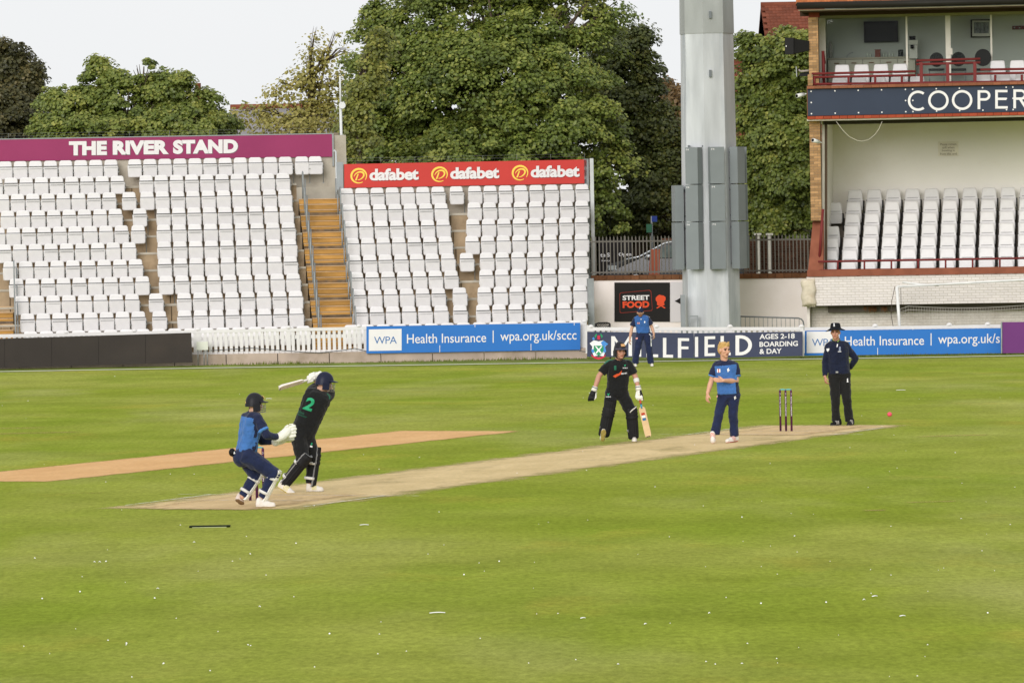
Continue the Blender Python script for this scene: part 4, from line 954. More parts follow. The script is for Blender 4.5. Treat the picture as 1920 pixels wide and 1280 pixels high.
def bricks(px0, px1, py0, py1, off, me, mortar, bw=.226, ch=.0755, joined=None, parent=None, core=.3):
    par = parent or pav
    a = fac(px0, py1, off); b = fac(px1, py1, off); z1 = fac(px0, py0, off).z; L = (Vector((b.x, b.y, 0)) - Vector((a.x, a.y, 0))).length; z0 = a.z
    mb = MB(); A_ = Vector((a.x, a.y, 0)); mb.slab([A_ + ZV * z0, A_ + PE * L + ZV * z0, A_ + PE * L + ZV * z1, A_ + ZV * z1], PNV * core); mb.build('mortar_bed', mortar, par)
    n = max(1, round((z1 - z0) / ch)); h = (z1 - z0) / n; jm = MB(); rb = random.Random(int(px0 + py0))
    for j in range(n):
        x = -bw / 2 if j % 2 else 0.0
        while x < L - .02:
            xa, xb = max(x, 0), min(x + bw - .011, L)
            if xb - xa > .03:
                c = A_ + PE * ((xa + xb) / 2) + ZV * (z0 + h * (j + .5)) + PNV * rb.uniform(-.002, .002)
                if joined: jm.box(c, PE * (xb - xa) / 2, PNV * .007, ZV * (h / 2 - .0055))
                else: inst('brick', me, par, c - wloc(par), (xb - xa, .018, h - .011), quat=PQ)
            x += bw
    if joined:
        o_ = jm.build('brick', joined, par); o_['kind'] = 'stuff'
    return L, z0, z1
# -- ground storey: shaded brick recess, white brick balcony front above it
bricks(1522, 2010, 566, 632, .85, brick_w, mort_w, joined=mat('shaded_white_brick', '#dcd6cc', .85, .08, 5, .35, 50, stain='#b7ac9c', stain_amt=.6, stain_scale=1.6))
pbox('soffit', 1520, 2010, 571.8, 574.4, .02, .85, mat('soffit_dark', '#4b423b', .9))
bricks(1514, 2010, 519.5, 573.5, 0.0, brick_w, mort_w, core=.18)
terracotta = mat('terracotta_render', '#8a5440', .8, .18, 3, .2, 30, stain='#6f3f30', stain_amt=.5, stain_scale=2)
pbox('balcony_beam', 1513.5, 2010, 506.5, 519, -.06, .5, terracotta)
pbox('return_wall', 1514, 1519, 519.5, 632, .3, 3, mat('shaded_white_brick', '#dcd6cc'))
# raking terracotta parapet at the left
mb = MB(); q = [fac(1514, 519, .0), fac(1543, 519, .0), fac(1545, 414, .9), fac(1524, 414, .9)]
mb.slab(q, PNV * .5); mb.build('raking_parapet', terracotta, pav)
# -- lower column and back wall of the covered seats
bricks(1520.5, 1540.5, 227, 414, .55, brick_t, mort_t, core=.5)
cream = mat('cream_back_wall', '#f2eee6', .9, .05, .5, .1, 20, stain='#e4ddcf', stain_amt=.6, stain_scale=.4)
fslab('back_wall', [(1548, 470), (2060, 470), (2060, 205), (1548, 214)], 5.35, cream, .2)
fslab('side_wall', [(1541, 520), (1546, 520), (1546, 225), (1541, 225)], .9, mat('downpipe_white', '#cfcabd', .7), .12)
fslab('dark_jamb', [(1546.2, 520), (1551, 520), (1551, 228), (1546.2, 228)], 1.0, mat('jamb_brown', '#5b4c3e', .8), .1)
a_, b_ = fac(1541, 520, 1.1), fac(1541, 228, 1.1)
mb = MB(); mb.hexa([a_, a_ + PE * .08, Vector((b_.x, b_.y, b_.z + .3)) + PE * .08, Vector((b_.x, b_.y, b_.z + .3)), a_ + PNV * 4.4, a_ + PNV * 4.4 + PE * .08, Vector((b_.x, b_.y, b_.z + .3)) + PNV * 4.4 + PE * .08, Vector((b_.x, b_.y, b_.z + .3)) + PNV * 4.4]); mb.build('side_wall', cream, pav)
# notice on the back wall
o_ = fslab('notice_board', [(1759, 293), (1797, 292.5), (1797, 265), (1759, 265.5)], 5.3, mat('notice_cream', '#ece6d8', .8), .03)
tag(o_, 'cream notice: Please remain still when bowling is from this end')
for i, s in enumerate(('Please remain', 'still when', 'bowling is', 'from this end')):
    mb = MB(); w_ = (30, 22, 23, 31)[i]; letter(mb, s, fac(1778 - w_ / 2, 273 + 6 * i, 5.29), PE, ZV, w_ * .0157, .065, 0); mb.build('lettering', mat('notice_brown', '#8d7d66', .8), o_)
# soffit over the seats, balcony slab and edge course
pbox('ceiling', 1513, 2060, 224.5, 227, .1, 6.0, mat('ceiling_cream', '#ddd8cc', .9))
pbox('lintel', 1543, 2060, 224.5, 234, .9, .2, mat('lintel_dark', '#3f3a33', .8))
red_brick = mat('orange_edge_brick', '#a04a33', .85, .2, 6, .3, 40, rand=.15)
rb_me = mesh_of(bmb, 'edge_brick', red_brick); ledge_m = mat('brown_ledge_brick', '#8c5a42', .85, .2, 6, .3, 40, rand=.15); lb_me = mesh_of(bmb, 'ledge_brick', ledge_m)
a_ = fac(1513.5, 221.3, .0); c_ = fac(1513, 164.2, -.05)
for i in range(30):
    c = a_ + PE * (.2275 * i + .113); inst('edge_brick', rb_me, pav, c + PNV * .1 - wloc(pav), (.218, .2, .085), quat=PQ)
    c = c_ + PE * (.2275 * i + .113); inst('ledge_brick', lb_me, pav, c + PNV * .14 - wloc(pav), (.222, .34, .08), quat=PQ)
pbox('balcony_slab', 1513.5, 2060, 167, 218, .06, 7.5, mat('slab_brown', '#7b5440', .9))
# -- navy name sign
P_ = [fac(1514.5, 218, .03), fac(2050, 218, .03)]
navy2 = mat('pavilion_navy', '#363e4e', .55, .06, 1.2)
za_, zb_ = fac(1514.5, 217.6, .03).z, fac(1514.5, 167.8, .03).z
xs_ = [1514.5, 1705, 1894, 2050]
sign = None
for i in range(3):
    a_, b_ = fac(xs_[i] + .15, 200, .03), fac(xs_[i + 1] - .15, 200, .03); mb = MB()
    mb.slab([Vector((a_.x, a_.y, za_)), Vector((b_.x, b_.y, za_)), Vector((b_.x, b_.y, zb_)), Vector((a_.x, a_.y, zb_))], PNV * .03)
    s_ = mb.build('sign_panel', navy2, pav); s_['label'] = 'navy panel of the COOPER name sign'
    if sign is None: sign = s_
    zs = [zb_ - .06, (za_ + zb_) / 2, za_ + .06]
    for fx in (.035, .27, .5, .73, .965):
        for zz in zs:
            if zz == zs[1] and .1 < fx < .9: continue
            c = a_ + (b_ - a_) * fx; mb = MB(); mb.tube([Vector((c.x, c.y, zz)) - PNV * .002, Vector((c.x, c.y, zz)) - PNV * .012], .022, 8); mb.build('screw_cap', text_white, s_)
mb = MB()
def sq(px, py, l=.014): return fac(px, py, .03 - l)
def ring_letter(cx, cy, rx, ry, w, a0_, a1_):
    n = 28; pr = []
    for i in range(n + 1):
        a = math.radians(a0_ + (a1_ - a0_) * i / n); pr.append((sq(cx + rx * math.cos(a), cy - ry * math.sin(a)), sq(cx + (rx - w) * math.cos(a), cy - (ry - w) * math.sin(a))))
    for i in range(n): mb.face([pr[i][1], pr[i][0], pr[i + 1][0], pr[i + 1][1]])
def barl(x0, y0, x1, y1): mb.face([sq(x0, y1), sq(x1, y1), sq(x1, y0), sq(x0, y0)])
ring_letter(1721.5, 189.2, 19.3, 19, 4.6, 52, 308)
ring_letter(1759.5, 188.7, 19.3, 18.8, 4.6, 0, 360)
ring_letter(1804, 187.9, 19.3, 18.8, 4.6, 0, 360)
barl(1833, 169.5, 1838, 205); ring_letter(1846.5, 179.3, 10.5, 9.8, 4.6, -90, 90); barl(1838, 169.5, 1846.5, 174.1); barl(1838, 184.5, 1846.5, 189.1)
barl(1866, 168.8, 1871, 204); barl(1871, 168.8, 1889, 173.4); barl(1871, 183.5, 1887, 188); barl(1871, 199.4, 1889.5, 204)
barl(1900, 168, 1905, 203.4); ring_letter(1914, 177.8, 10.5, 9.8, 4.6, -90, 90); barl(1905, 168, 1914, 172.6); barl(1905, 183, 1914, 187.6); mb.face([sq(1911, 187.6), sq(1916.5, 187.6), sq(1927, 203.2), sq(1921, 203.2)][::-1])
mb.build('lettering', text_white, sign)
# -- upper storey
bricks(1517.5, 1535.5, 33, 158, .15, brick_t, mort_t, core=.4)
bricks(1514.8, 1524, 140, 161, .05, brick_t, mort_t, core=.3)
fslab('brick_return', [(1517.5, 228), (1520, 228), (1520, 33), (1517.5, 33)], .5, tan_brick, 6)
pbox('column_head', 1516.5, 1536, 21, 33, .14, .4, mat('column_head_red', '#7c3b2c', .8, .15, 4))
frame_w = mat('cream_window_frame', '#d9d5c8', .6, .06, 3, stain='#c3bca9', stain_amt=.4, stain_scale=2)
GO = 1.5       # glazing line, set back behind the balcony
pbox('jamb', 1536.5, 1549.5, 30, 162, GO, .12, frame_w)
pbox('head_beam', 1536, 2060, 29.6, 35, GO - .01, .12, mat('head_cream', '#a8a38e', .7, .08, 3))
gl = bpy.data.materials.new('window_glass'); gl.use_nodes = True; n_ = gl.node_tree.nodes; l_ = gl.node_tree.links; n_.remove(n_['Principled BSDF'])
t_ = n_.new('ShaderNodeBsdfTransparent'); t_.inputs[0].default_value = (.95, .97, .96, 1); g_ = n_.new('ShaderNodeBsdfGlossy'); g_.inputs['Roughness'].default_value = .04
f_ = n_.new('ShaderNodeFresnel'); f_.inputs[0].default_value = 1.5; mm = n_.new('ShaderNodeMath'); mm.operation = 'MULTIPLY_ADD'; mm.inputs[1].default_value = .14; mm.inputs[2].default_value = 0
bn = n_.new('ShaderNodeTexNoise'); bn.inputs['Scale'].default_value = 1.1; bp = n_.new('ShaderNodeBump'); bp.inputs['Strength'].default_value = .15; bp.inputs['Distance'].default_value = .06
tcg = n_.new('ShaderNodeTexCoord'); l_.new(tcg.outputs['Object'], bn.inputs['Vector']); l_.new(bn.outputs[0], bp.inputs['Height']); l_.new(bp.outputs[0], g_.inputs['Normal'])
mx_ = n_.new('ShaderNodeMixShader'); l_.new(f_.outputs[0], mm.inputs[0]); l_.new(mm.outputs[0], mx_.inputs[0]); l_.new(t_.outputs[0], mx_.inputs[1]); l_.new(g_.outputs[0], mx_.inputs[2]); l_.new(mx_.outputs[0], n_['Material Output'].inputs[0])
edges = [1549.5, 1701.5, 1780, 1860, 1940, 2060]
for i in range(5):
    fslab('window_pane', [(edges[i] + .5, 162), (edges[i + 1] - .5, 162), (edges[i + 1] - .5, 26), (edges[i] + .5, 33)], GO + .05, gl, .012)
for px, w in ((1701.5, 3.6), (1779, 9.5), (1860, 3.4), (1940, 3.6)):
    pbox('mullion', px - w / 2, px + w / 2, 28, 162, GO, .08, frame_w)
pbox('door_lock', 1774, 1786, 91, 103, GO - .02, .1, frame_w)
room = mat('room_wall_grey', '#a9ada6', .9, .06, .8)
fslab('room_wall', [(1546, 175), (2080, 175), (2080, -12), (1546, 0)], 3.5, room, .1)
fslab('room_side', [(1536, 165), (1540, 165), (1540, 20), (1536, 20)], GO + .15, room, 1.9)
pbox('room_ceiling', 1534, 2060, 24, 30, GO + .2, 2.2, mat('room_ceiling', '#e2e2dc', .9))
# roof: eaves, gutter and pantiles
pbox('fascia_board', 1500, 2060, 21.5, 31, .35, .05, mat('fascia_brown', '#3e2f22', .7))
pbox('soffit', 1500, 2060, 20, 22.5, -.6, 2.4, mat('soffit_brown', '#4a3a2b', .8))
pbox('soffit_trim', 1497, 2060, 19.0, 20.8, -.62, .05, mat('trim_pale', '#c9bfae', .7, .1))
ga, gb = fac(1494, 11.5, -.75), fac(2060, 11.5, -.75); gb = Vector((gb.x, gb.y, ga.z))
mb = MB(); mb.tube([ga, gb], .10, 12); mb.build('gutter', mat('gutter_black', '#26241f', .5, .1), pav)
tile_m = mat('clay_pantile', '#a9663f', .85, .25, 5, .3, 30, rand=.25, stain='#7d4a2c', stain_amt=.6, stain_scale=3)
mb = MB(); nseg = 8; w_, l__ = .16, .36
for j in range(2):
    for i in range(nseg + 1):
        x = w_ * 1.12 * i / nseg; z = .035 * math.sin(2 * math.pi * i / nseg * 1.0); mb.v += [Vector((x, j * l__ * math.cos(.6), z + j * l__ * math.sin(.6))), Vector((x, j * l__ * math.cos(.6), z + j * l__ * math.sin(.6) - .018))]
k2 = 2 * (nseg + 1)
for i in range(nseg):
    a0_ = 2 * i
    for f in ((a0_, a0_ + 2, a0_ + 2 + k2, a0_ + k2), (a0_ + 1, a0_ + 1 + k2, a0_ + 3 + k2, a0_ + 3), (a0_, a0_ + 1, a0_ + 3, a0_ + 2)): mb.f.append(f); mb.mi.append(0); mb.sm.append(True)
tile_me = mesh_of(mb, 'roof_tile', tile_m)
e0 = fac(1492, 7.5, -.72)
for c in range(4):
    for i in range(48):
        p = e0 + PE * (.16 * i + (.0 if c % 2 == 0 else .01)) + PNV * (.31 * c * math.cos(.6)) + ZV * (.31 * c * math.sin(.6) + .012 * c)
        inst('roof_tile', tile_me, pav, p - wloc(pav), rz=-PA)
mb = MB(); a_ = e0 - ZV * .06; b_ = a_ + PE * 9; up_ = PNV * 5 + ZV * 3.4; mb.slab([a_, b_, b_ + up_, a_ + up_], ZV * .02); mb.build('roof_deck', mat('roof_deck', '#3a2d22', .9), pav)
# balcony floor + maroon rails
maroon_p = mat('maroon_rail_paint', '#74302f', .5, .1, 4)
def rail(px0, py0, px1, py1, off, r, name='rail'):
    mb = MB(); mb.tube([fac(px0, py0, off), fac(px1, py1, off)], r, 8); return mb.build(name, maroon_p, brail)
brail = thing('balcony_railing', fac(1525, 160, .1), 'maroon balcony railing with a raised middle above the COOPER sign', 'railing')
for a_ in ((1522, 138.7, 1717, 134), (1524, 145, 1717, 141.5), (1524, 158, 2060, 151.5), (1838, 131, 2060, 127.5), (1838, 138.5, 2060, 134.5), (1718, 114.2, 1838, 110.6), (1718, 121, 1838, 117.5), (1720, 141, 1838, 138.5)): rail(*a_, .12, .034)
for px in (1527, 1591, 1641, 1691, 1866, 1916, 1965):
    y_ = 158 - (px - 1524) * .0122; rail(px, y_ - 13, px, y_ + 2, .12, .034, 'post')
for px in (1727.5, 1777, 1828): 
    mb = MB(); a_ = fac(px, 117, .12); b_ = fac(px, 158, .12); mb.box((a_ + b_) / 2, PE * .045, PNV * .045, ZV * ((a_.z - b_.z) / 2)); mb.build('post', maroon_p, brail)
rail(1543, 96, 1545, 157, .5, .045, 'end_post'); rail(1543, 96, 1546, 120, .9, .04, 'end_rail')
frail = thing('front_railing', fac(1537, 506, .05), 'maroon railing in front of the covered pavilion seats', 'railing')
brail_keep, brail = brail, frail
rail(1534, 490.6, 2010, 482.5, .05, .03); rail(1536, 506.5, 2010, 500, .05, .022); rail(1536, 492, 1543, 392, .35, .04, 'sloping_rail')
for z_ in (405, 588, 773, 957, 1145, 1330, 1517, 1700):
    px = 1460 + z_ * .2734; y_ = 490.4 - (px - 1534) * .0155; rail(px, y_, px, y_ + 17, .05, .026, 'post')
brail = brail_keep
# stuffed pad on the corner
mb = MB(); nn_ = 12; mm_ = 16
a_ = fac(1503.5, 575, -.12); b_ = fac(1531, 575, -.12); zt_ = fac(1503, 523, -.12).z; rp = random.Random(2)
for j in range(mm_ + 1):
    v = j / mm_; z = a_.z + (zt_ - a_.z) * v
    for i in range(nn_ + 1):
        u = i / nn_; bul = .2 * (max(0, 1 - (2 * u - 1) ** 4) ** .5) * (max(0, 1 - (2 * v - 1) ** 8) ** .5)
        wr = .015 * math.sin(v * 40 + math.sin(u * 9) * 2 + u * 6) * (1 - abs(2 * u - 1)) + rp.uniform(-.006, .006)
        mb.v.append(Vector((a_.x + (b_.x - a_.x) * u + .02 * math.sin(v * 13), a_.y + .1 - bul - wr, z)))
for j in range(mm_):
    for i in range(nn_):
        k = j * (nn_ + 1) + i; mb.f.append((k, k + 1, k + nn_ + 2, k + nn_ + 1)); mb.mi.append(0); mb.sm.append(True)
mb.slab([a_ + Vector((.03, .1, 0)), b_ + Vector((-.03, .1, 0)), Vector((b_.x - .03, b_.y + .1, zt_)), Vector((a_.x + .03, a_.y + .1, zt_))], (0, .25, 0))
tag(mb.build('corner_pad', mat('canvas_cream', '#cfc5b0', .85, .12, 4, .4, 20, stain='#b29a74', stain_amt=.5, stain_scale=3), None, Vector((a_.x, a_.y, a_.z))), 'cream canvas padding strapped to the corner of the white brick wall', 'padding')
# hanging cable, cameras, loudspeaker and bracket
mb = MB(); mb.tube([fac(x, y, .1) for x, y in ((1568, 228), (1580, 244), (1592, 256), (1606, 263.5), (1616, 265), (1628, 262.5), (1640, 253), (1648, 242), (1654, 228))], .008, 5)
tag(mb.build('hanging_cable', mat('cable_cream', '#c9c4b4', .7)), 'pale cable hanging in a loop below the COOPER sign', 'cable')
for (x0, y0, x1, y1, lab) in ((1513.5, 176, 1494, 180, 'white security camera on the left edge of the navy sign'), (1541, 268, 1524, 263, 'white security camera on the lower brick column')):
    a_ = fac(x0, y0, .1); b_ = fac(x1, y1, -.25); r = thing('security_camera', a_, lab, 'camera'); cm_ = mat('camera_white', '#e3e3e0', .4)
    mb = MB(); m_ = a_ + (b_ - a_) * .35; mb.tube([m_, b_], .055, 10); mb.build('body', cm_, r); mb = MB(); mb.tube([a_, m_], .022, 6); mb.build('arm', cm_, r)
    mb = MB(); d_ = (b_ - m_).normalized(); mb.tube([b_ - d_ * .005, b_ + d_ * .008], .045, 10); mb.build('lens', mat('lens_black', '#151515', .2), r)
r = thing('loudspeaker', fac(1517, 88, .3), 'black box loudspeaker bracketed to the brick column', 'loudspeaker'); bk = mat('speaker_black', '#232222', .6, .1)
q_ = [fac(x, y, .0) for x, y in ((1471.5, 102), (1488, 102), (1488, 71), (1471.5, 71))]; mb = MB(); mb.slab(q_, PNV * .3); mb.build('cabinet', bk, r)
mb = MB(); f0 = [fac(x, y, .05) for x, y in ((1488, 101), (1517, 95), (1517, 77), (1488, 73))]; mb.slab(f0, PNV * .22); mb.build('horn_body', mat('speaker_dark', '#1a1918', .7), r)
mb = MB(); mb.abox(*(lambda c: (c.x - .012, c.x + .012, c.y - .03, c.y, c.z - .02, c.z + .02))(fac(1474, 87, -.01))); mb.build('badge', text_white, r)
r = thing('bracket_lamp', fac(1517, 135, .3), 'dark lamp on a thin bracket on the brick column', 'lamp')
mb = MB(); mb.tube([fac(1517, 132.5, .2), fac(1503, 134, .2), fac(1499, 133, .2), fac(1498, 130.5, .2)], .03, 6); mb.build('arm', mat('lamp_arm', '#a59a94', .5), r)
mb = MB(); mb.slab([fac(x, y, .3) for x, y in ((1498, 143), (1517, 143), (1517, 135), (1500, 137))], PNV * .2); mb.build('housing', bk, r); mb = MB(); mb.slab([fac(x, y, .1) for x, y in ((1493, 144), (1494.5, 144), (1493.5, 125), (1492, 125))], PNV * .3); mb.build('plate', galv, r)

# --- pavilion seats
blk = mat('black_seat_frame', '#2a2928', .6)
pback = panel_mesh('backrest', rounded(.465, .395, .40, .05, 3, .02), .42, .06, .2, .03, seat_white, .01, .014)
ppan = panel_mesh('seat_pan', rounded(.46, .468, .30, .02, 3, .05), .20, -.12, .22, .05, seat_white2, .015, .014)
gmb = MB(); gmb.abox(-.235, .235, -.03, .03, .475, .492); gmb.abox(.236, .272, .0, .10, 0, .5); gmb.tube([(.24, -.08, .28), (.245, .02, .5)], .02, 6); gmb.abox(-.235, -.215, -.03, .03, .40, .52); ppfr = mesh_of(gmb, 'side_frame', blk)
gmb = MB(); gmb.abox(-.16, .16, .055, .07, .56, .567); gmb.abox(-.012, .012, .125, .145, .7, .712); pgr = mesh_of(gmb, 'back_groove', groove_dark)
def pseat(px, py_top, off, label, group, rz=0.0):
    c = fac(px + 14.3, py_top, off); r = thing('stadium_seat', c - ZV * .82, label, 'seat', group); r.rotation_euler = (0, 0, -PA + rz)
    for nm, me in (('backrest', pback), ('seat_pan', ppan), ('side_frame', ppfr), ('back_groove', pgr)): inst(nm, me, r, (0, 0, 0))
    return r
tier = thing('seating_tier', fac(1545, 515, .6), 'stepped concrete tier under the covered pavilion seats', 'terrace')
PROWS = [(491.3, 1576.2), (469.4, 1578.4), (447, 1579.5), (423.8, 1581.7), (401.6, 1583.6), (379.2, 1585.8), (356, 1588.5)]
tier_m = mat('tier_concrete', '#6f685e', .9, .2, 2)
for k, (y, x2) in enumerate(PROWS):
    off = 1.0 + .62 * k; pitch = 36.9 - .17 * k
    z = fac(x2, y, off).z - .82; a_ = fac(1547, y, off - .4); mb = MB(); A_ = Vector((a_.x, a_.y, 0)) + PE * .06
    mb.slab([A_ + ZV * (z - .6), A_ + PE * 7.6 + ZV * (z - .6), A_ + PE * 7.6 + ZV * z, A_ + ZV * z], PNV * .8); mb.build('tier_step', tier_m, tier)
    for i in range(-1, 10):
        if i == -1 and k in (4, 6): continue
        px = x2 + pitch * i; py = y - .0175 * (px - x2)
        if px > 1926: continue
        pseat(px, py, off, 'white seat under the pavilion, %s row up, %s column from the left' % (ORD[k + 1], ORD[i + 2]), 'white seats under the pavilion')
for i, px in enumerate((1564, 1600.5, 1637, 1673)): pseat(px, 121.5 - .6 * i, 1.05, 'white seat in back row of the left balcony, %s from left' % ORD[i + 1], 'white balcony seats')
for i, px in enumerate((1559, 1595.5, 1632.5, 1668.5, 1705)): pseat(px, 145.5 - .6 * i, .42, 'white seat in front row of the left balcony, %s from left' % ORD[i + 1], 'white balcony seats')
for i, px in enumerate((1856, 1893)): pseat(px, 113.7 - .6 * i, 1.05, 'white seat in back row of the right balcony, %s from left' % ORD[i + 1], 'white balcony seats')
for i, px in enumerate((1829, 1866, 1903)): pseat(px, 139.5 - .6 * i, .42, 'white seat in front row of the right balcony, %s from left' % ORD[i + 1], 'white balcony seats')

# --- inside the balcony room
wallo = 3.42
def wbox(name, px0, px1, py0, py1, off, th, m, label, cat):
    a_ = fac(px0, py1, off); b_ = fac(px1, py1, off); z1 = fac(px0, py0, off).z; mb = MB(); A_ = Vector((a_.x, a_.y, 0)); L = (Vector((b_.x, b_.y, 0)) - A_).length
    mb.slab([A_ + ZV * a_.z, A_ + PE * L + ZV * a_.z, A_ + PE * L + ZV * z1, A_ + ZV * z1], PNV * th)
    return tag(mb.build(name, m, None, a_), label, cat)
dk = mat('screen_black', '#0f0f10', .7, .2, 5, spec=.05)
tv = wbox('wall_screen', 1620, 1684, 41, 80, wallo - .12, .1, dk, 'black wall screen behind the left balcony glass', 'screen')
mb = MB(); mb.slab([fac(x, y, wallo - .125) for x, y in ((1623, 77), (1681, 77), (1681, 44), (1623, 44))], PNV * .003); mb.build('screen_glass', mat('screen_glass', '#141518', .5, .3, 6, spec=.1), tv)
pf = wbox('picture_frame', 1820, 1859, 37, 71, wallo - .08, .05, dk, 'framed grey picture on the balcony room wall', 'picture')
mb = MB(); mb.slab([fac(x, y, wallo - .085) for x, y in ((1823, 68.5), (1856.5, 68.5), (1856.5, 39), (1823, 39))], PNV * .003); mt_ = mb.build('mount', mat('mount_grey', '#b4b4aa', .7), pf)
mb = MB(); mb.slab([fac(x, y, wallo - .09) for x, y in ((1826, 63), (1854, 63), (1854, 42), (1826, 42))], PNV * .002); mb.build('print', mat('print_grey', '#6d7274', .6, .7, 14, stretch=(1, 1, .4)), pf)
hk = wbox('coat_hooks', 1898, 1925, 49, 56, wallo - .06, .04, mat('hook_maroon', '#5a2724', .6), 'dark red hook board on the room wall at the right', 'hook board')
for px in (1902, 1912): mb = MB(); mb.ball(fac(px, 52.5, wallo - .08), .025, 8, 6); mb.build('hook', galv, hk)
ct = thing('counter', fac(1600, 150, 2.8), 'cream kitchen counter with drawers behind the balcony glass', 'counter')
cmat = mat('counter_cream', '#a9a695', .6, .08)
a_ = fac(1552, 111, 2.7)
mb = MB(); mb.box(a_ + PE * 1.25 + PNV * .35, PE * 1.25, PNV * .35, ZV * .025); mb.build('worktop', mat('worktop', '#8e8a78', .5), ct)
for i in range(5):
    mb = MB(); mb.box(a_ + PE * (.25 + .5 * i) + PNV * .37 - ZV * .35, PE * .245, PNV * .33, ZV * .32); d_ = mb.build('drawer_unit', cmat, ct)
    mb = MB(); mb.box(a_ + PE * (.25 + .5 * i) + PNV * .02 - ZV * .13, PE * .07, PNV * .015, ZV * .015); mb.build('handle', mat('handle_brown', '#6b5136', .6), d_)
mb = MB(); p_ = fac(1588, 109, 2.9); mb.tube([p_, p_ + ZV * .05, fac(1592, 101, 2.9), fac(1600, 98.8, 2.9)], .014, 6); tag(mb.build('tap', galv, None, p_), 'curved chrome tap over the sink in the balcony room', 'tap')
for x0, x1, y0, col_, lab, nm in ((1641, 1651, 94.5, '#6b3c30', 'brown box on the kitchen counter', 'storage_box'), (1684, 1694, 93.5, '#2e3231', 'dark canister on the kitchen counter', 'canister'), (1554, 1561, 79, '#8f8d86', 'tall grey roll at the left end of the counter', 'paper_roll')):
    c = fac((x0 + x1) / 2, 108.6, 2.9); z1 = fac(x0, y0, 2.9).z; w_ = (x1 - x0) / 2 * .0154; mb = MB()
    if nm == 'storage_box': mb.box(Vector((c.x, c.y, (c.z + z1) / 2)), PE * w_, PNV * .08, ZV * ((z1 - c.z) / 2)); mb.box(Vector((c.x, c.y, z1 + .008)), PE * (w_ + .01), PNV * .09, ZV * .012)
    else: mb.tube([c, (c.x, c.y, z1 - .02), (c.x, c.y, z1)], [w_, w_, w_ * .8], 12)
    tag(mb.build(nm, mat(nm + '_m', col_, .6), None, c), lab, nm.replace('_', ' '))
for i, px in enumerate((1627, 1632, 1657, 1662, 1668, 1674)):
    c = fac(px, 108.6, 2.9); mb = MB(); mb.tube([c, c + ZV * .09, c + ZV * .13, c + ZV * .17], [.03, .03, .012, .012], 8); tag(mb.build('bottle', mat('bottle_pale', '#a5ab9f', .2), None, c), 'small pale bottle on the kitchen counter, %s from left' % ORD[i + 1], 'bottle', 'bottles on the counter')
cf = thing('coffee_machine', fac(1712, 112, 2.6), 'pale coffee machine behind the balcony glass', 'coffee machine')
pm_ = mat('machine_pale', '#b9b8ae', .4)
for nm, x0, x1, y0, y1, m_, dd in (('body', 1705, 1720, 82, 110, pm_, 0), ('head', 1703.5, 1721, 76, 84, pm_, -.08), ('jug', 1707, 1713, 84.5, 91, dk, -.14), ('hopper', 1705, 1716, 68, 75, dk, -.02)):
    mb = MB(); mb.slab([fac(x, y, 2.6 + dd) for x, y in ((x0, y1), (x1, y1), (x1, y0), (x0, y0))], PNV * .25); mb.build(nm, m_, cf)
for i, (px, py, lab) in enumerate(((1756, 107, 'dark round-backed chair left of the balcony door'), (1797, 106, 'dark round-backed chair right of the balcony door'), (1843, 103, 'large black round-backed chair beside the right balcony seats'))):
    off = 2.1 if i < 2 else 1.2; c = fac(px, py, off); r = thing('chair', Vector((c.x, c.y, fac(px, 161, off).z)), lab, 'chair'); w_ = .2 if i < 2 else .235
    zf = wloc(r).z; mb = MB(); out_ = [c + PE * (w_ * math.cos(a)) + ZV * (-.08 + w_ * 1.05 * math.sin(a)) for a in [2 * math.pi * k / 16 for k in range(16)]]
    mb.v = out_ + [p + PNV * .05 for p in out_]; mb.f = [tuple(reversed(range(16))), tuple(range(16, 32))] + [(k, (k + 1) % 16, (k + 1) % 16 + 16, k + 16) for k in range(16)]; mb.mi = [0] * 18; mb.sm = [False] * 18; mb.build('backrest', mat('chair_black', '#222322', .6), r)
    mb = MB(); mb.box(Vector((c.x, c.y, zf + .45)) - PNV * .2, PE * .22, PNV * .22, ZV * .03); mb.build('seat', mat('chair_black', '#222322'), r)
    for sx in (-.2, .2):
        for sy in (-.38, .0): mb = MB(); b_ = Vector((c.x, c.y, 0)) + PE * sx + PNV * sy; mb.tube([b_ + ZV * zf, b_ + ZV * (zf + .44)], .013, 6); mb.build('leg', galv, r)

# --- goal frame and net in front of the pavilion
GY = 138.4
gr = thing('goal', Vector((at(1686, 615, GY).x, GY, -.26)), 'white goal frame with a sagging net in front of the pavilion', 'goal')
gw = mat('goal_white', '#dcdcda', .4)
t0 = at(1681.5, 537.5, GY); mb = MB(); mb.tube([(t0.x + .1, GY, -.26), t0], .045, 10); mb.build('post', gw, gr)
t1 = at(2060, 517, GY - .3); mb = MB(); mb.tube([t0, t1], .033, 10); mb.build('crossbar', gw, gr)
mb = MB(); mb.tube([at(1692, 529, GY), at(1720, 532.5, GY), at(1760, 535, GY)], .025, 8); mb.build('net_stay', gw, gr)
for nm_, pts_ in (('cord', [(1678, 537), (1672, 565), (1671, 590), (1675, 614)]), ('cord', [(1689, 540), (1689.5, 572)])):
    mb = MB(); mb.tube([at(x, y, GY) for x, y in pts_], .009, 5); mb.build(nm_, mat('cord_dark', '#4d453f', .8), gr)
mb = MB(); net_m = mat('net_cord', '#c9c5bb', .8)
def netp(u, v):
    px = 1688 + 300 * u; sag = 12 * math.sin(math.pi * min(u * 1.05, 1)); return at(px, 573 - 6.5 * u + v * 42 + sag * (1 - v) * .6 + (6 if u < .02 else 0), GY + .25 + .1 * math.sin(u * 9 + v * 3))
for i in range(61):
    u = i / 60; mb.tube([netp(u, v / 5) for v in range(6)], .004, 3, cap=False)
for j in range(7):
    v = j / 6 if j < 4 else .5 + (j - 3) * .13; mb.tube([netp(i / 20, v) for i in range(21)], .008 if j < 2 else .004, 3, cap=False)
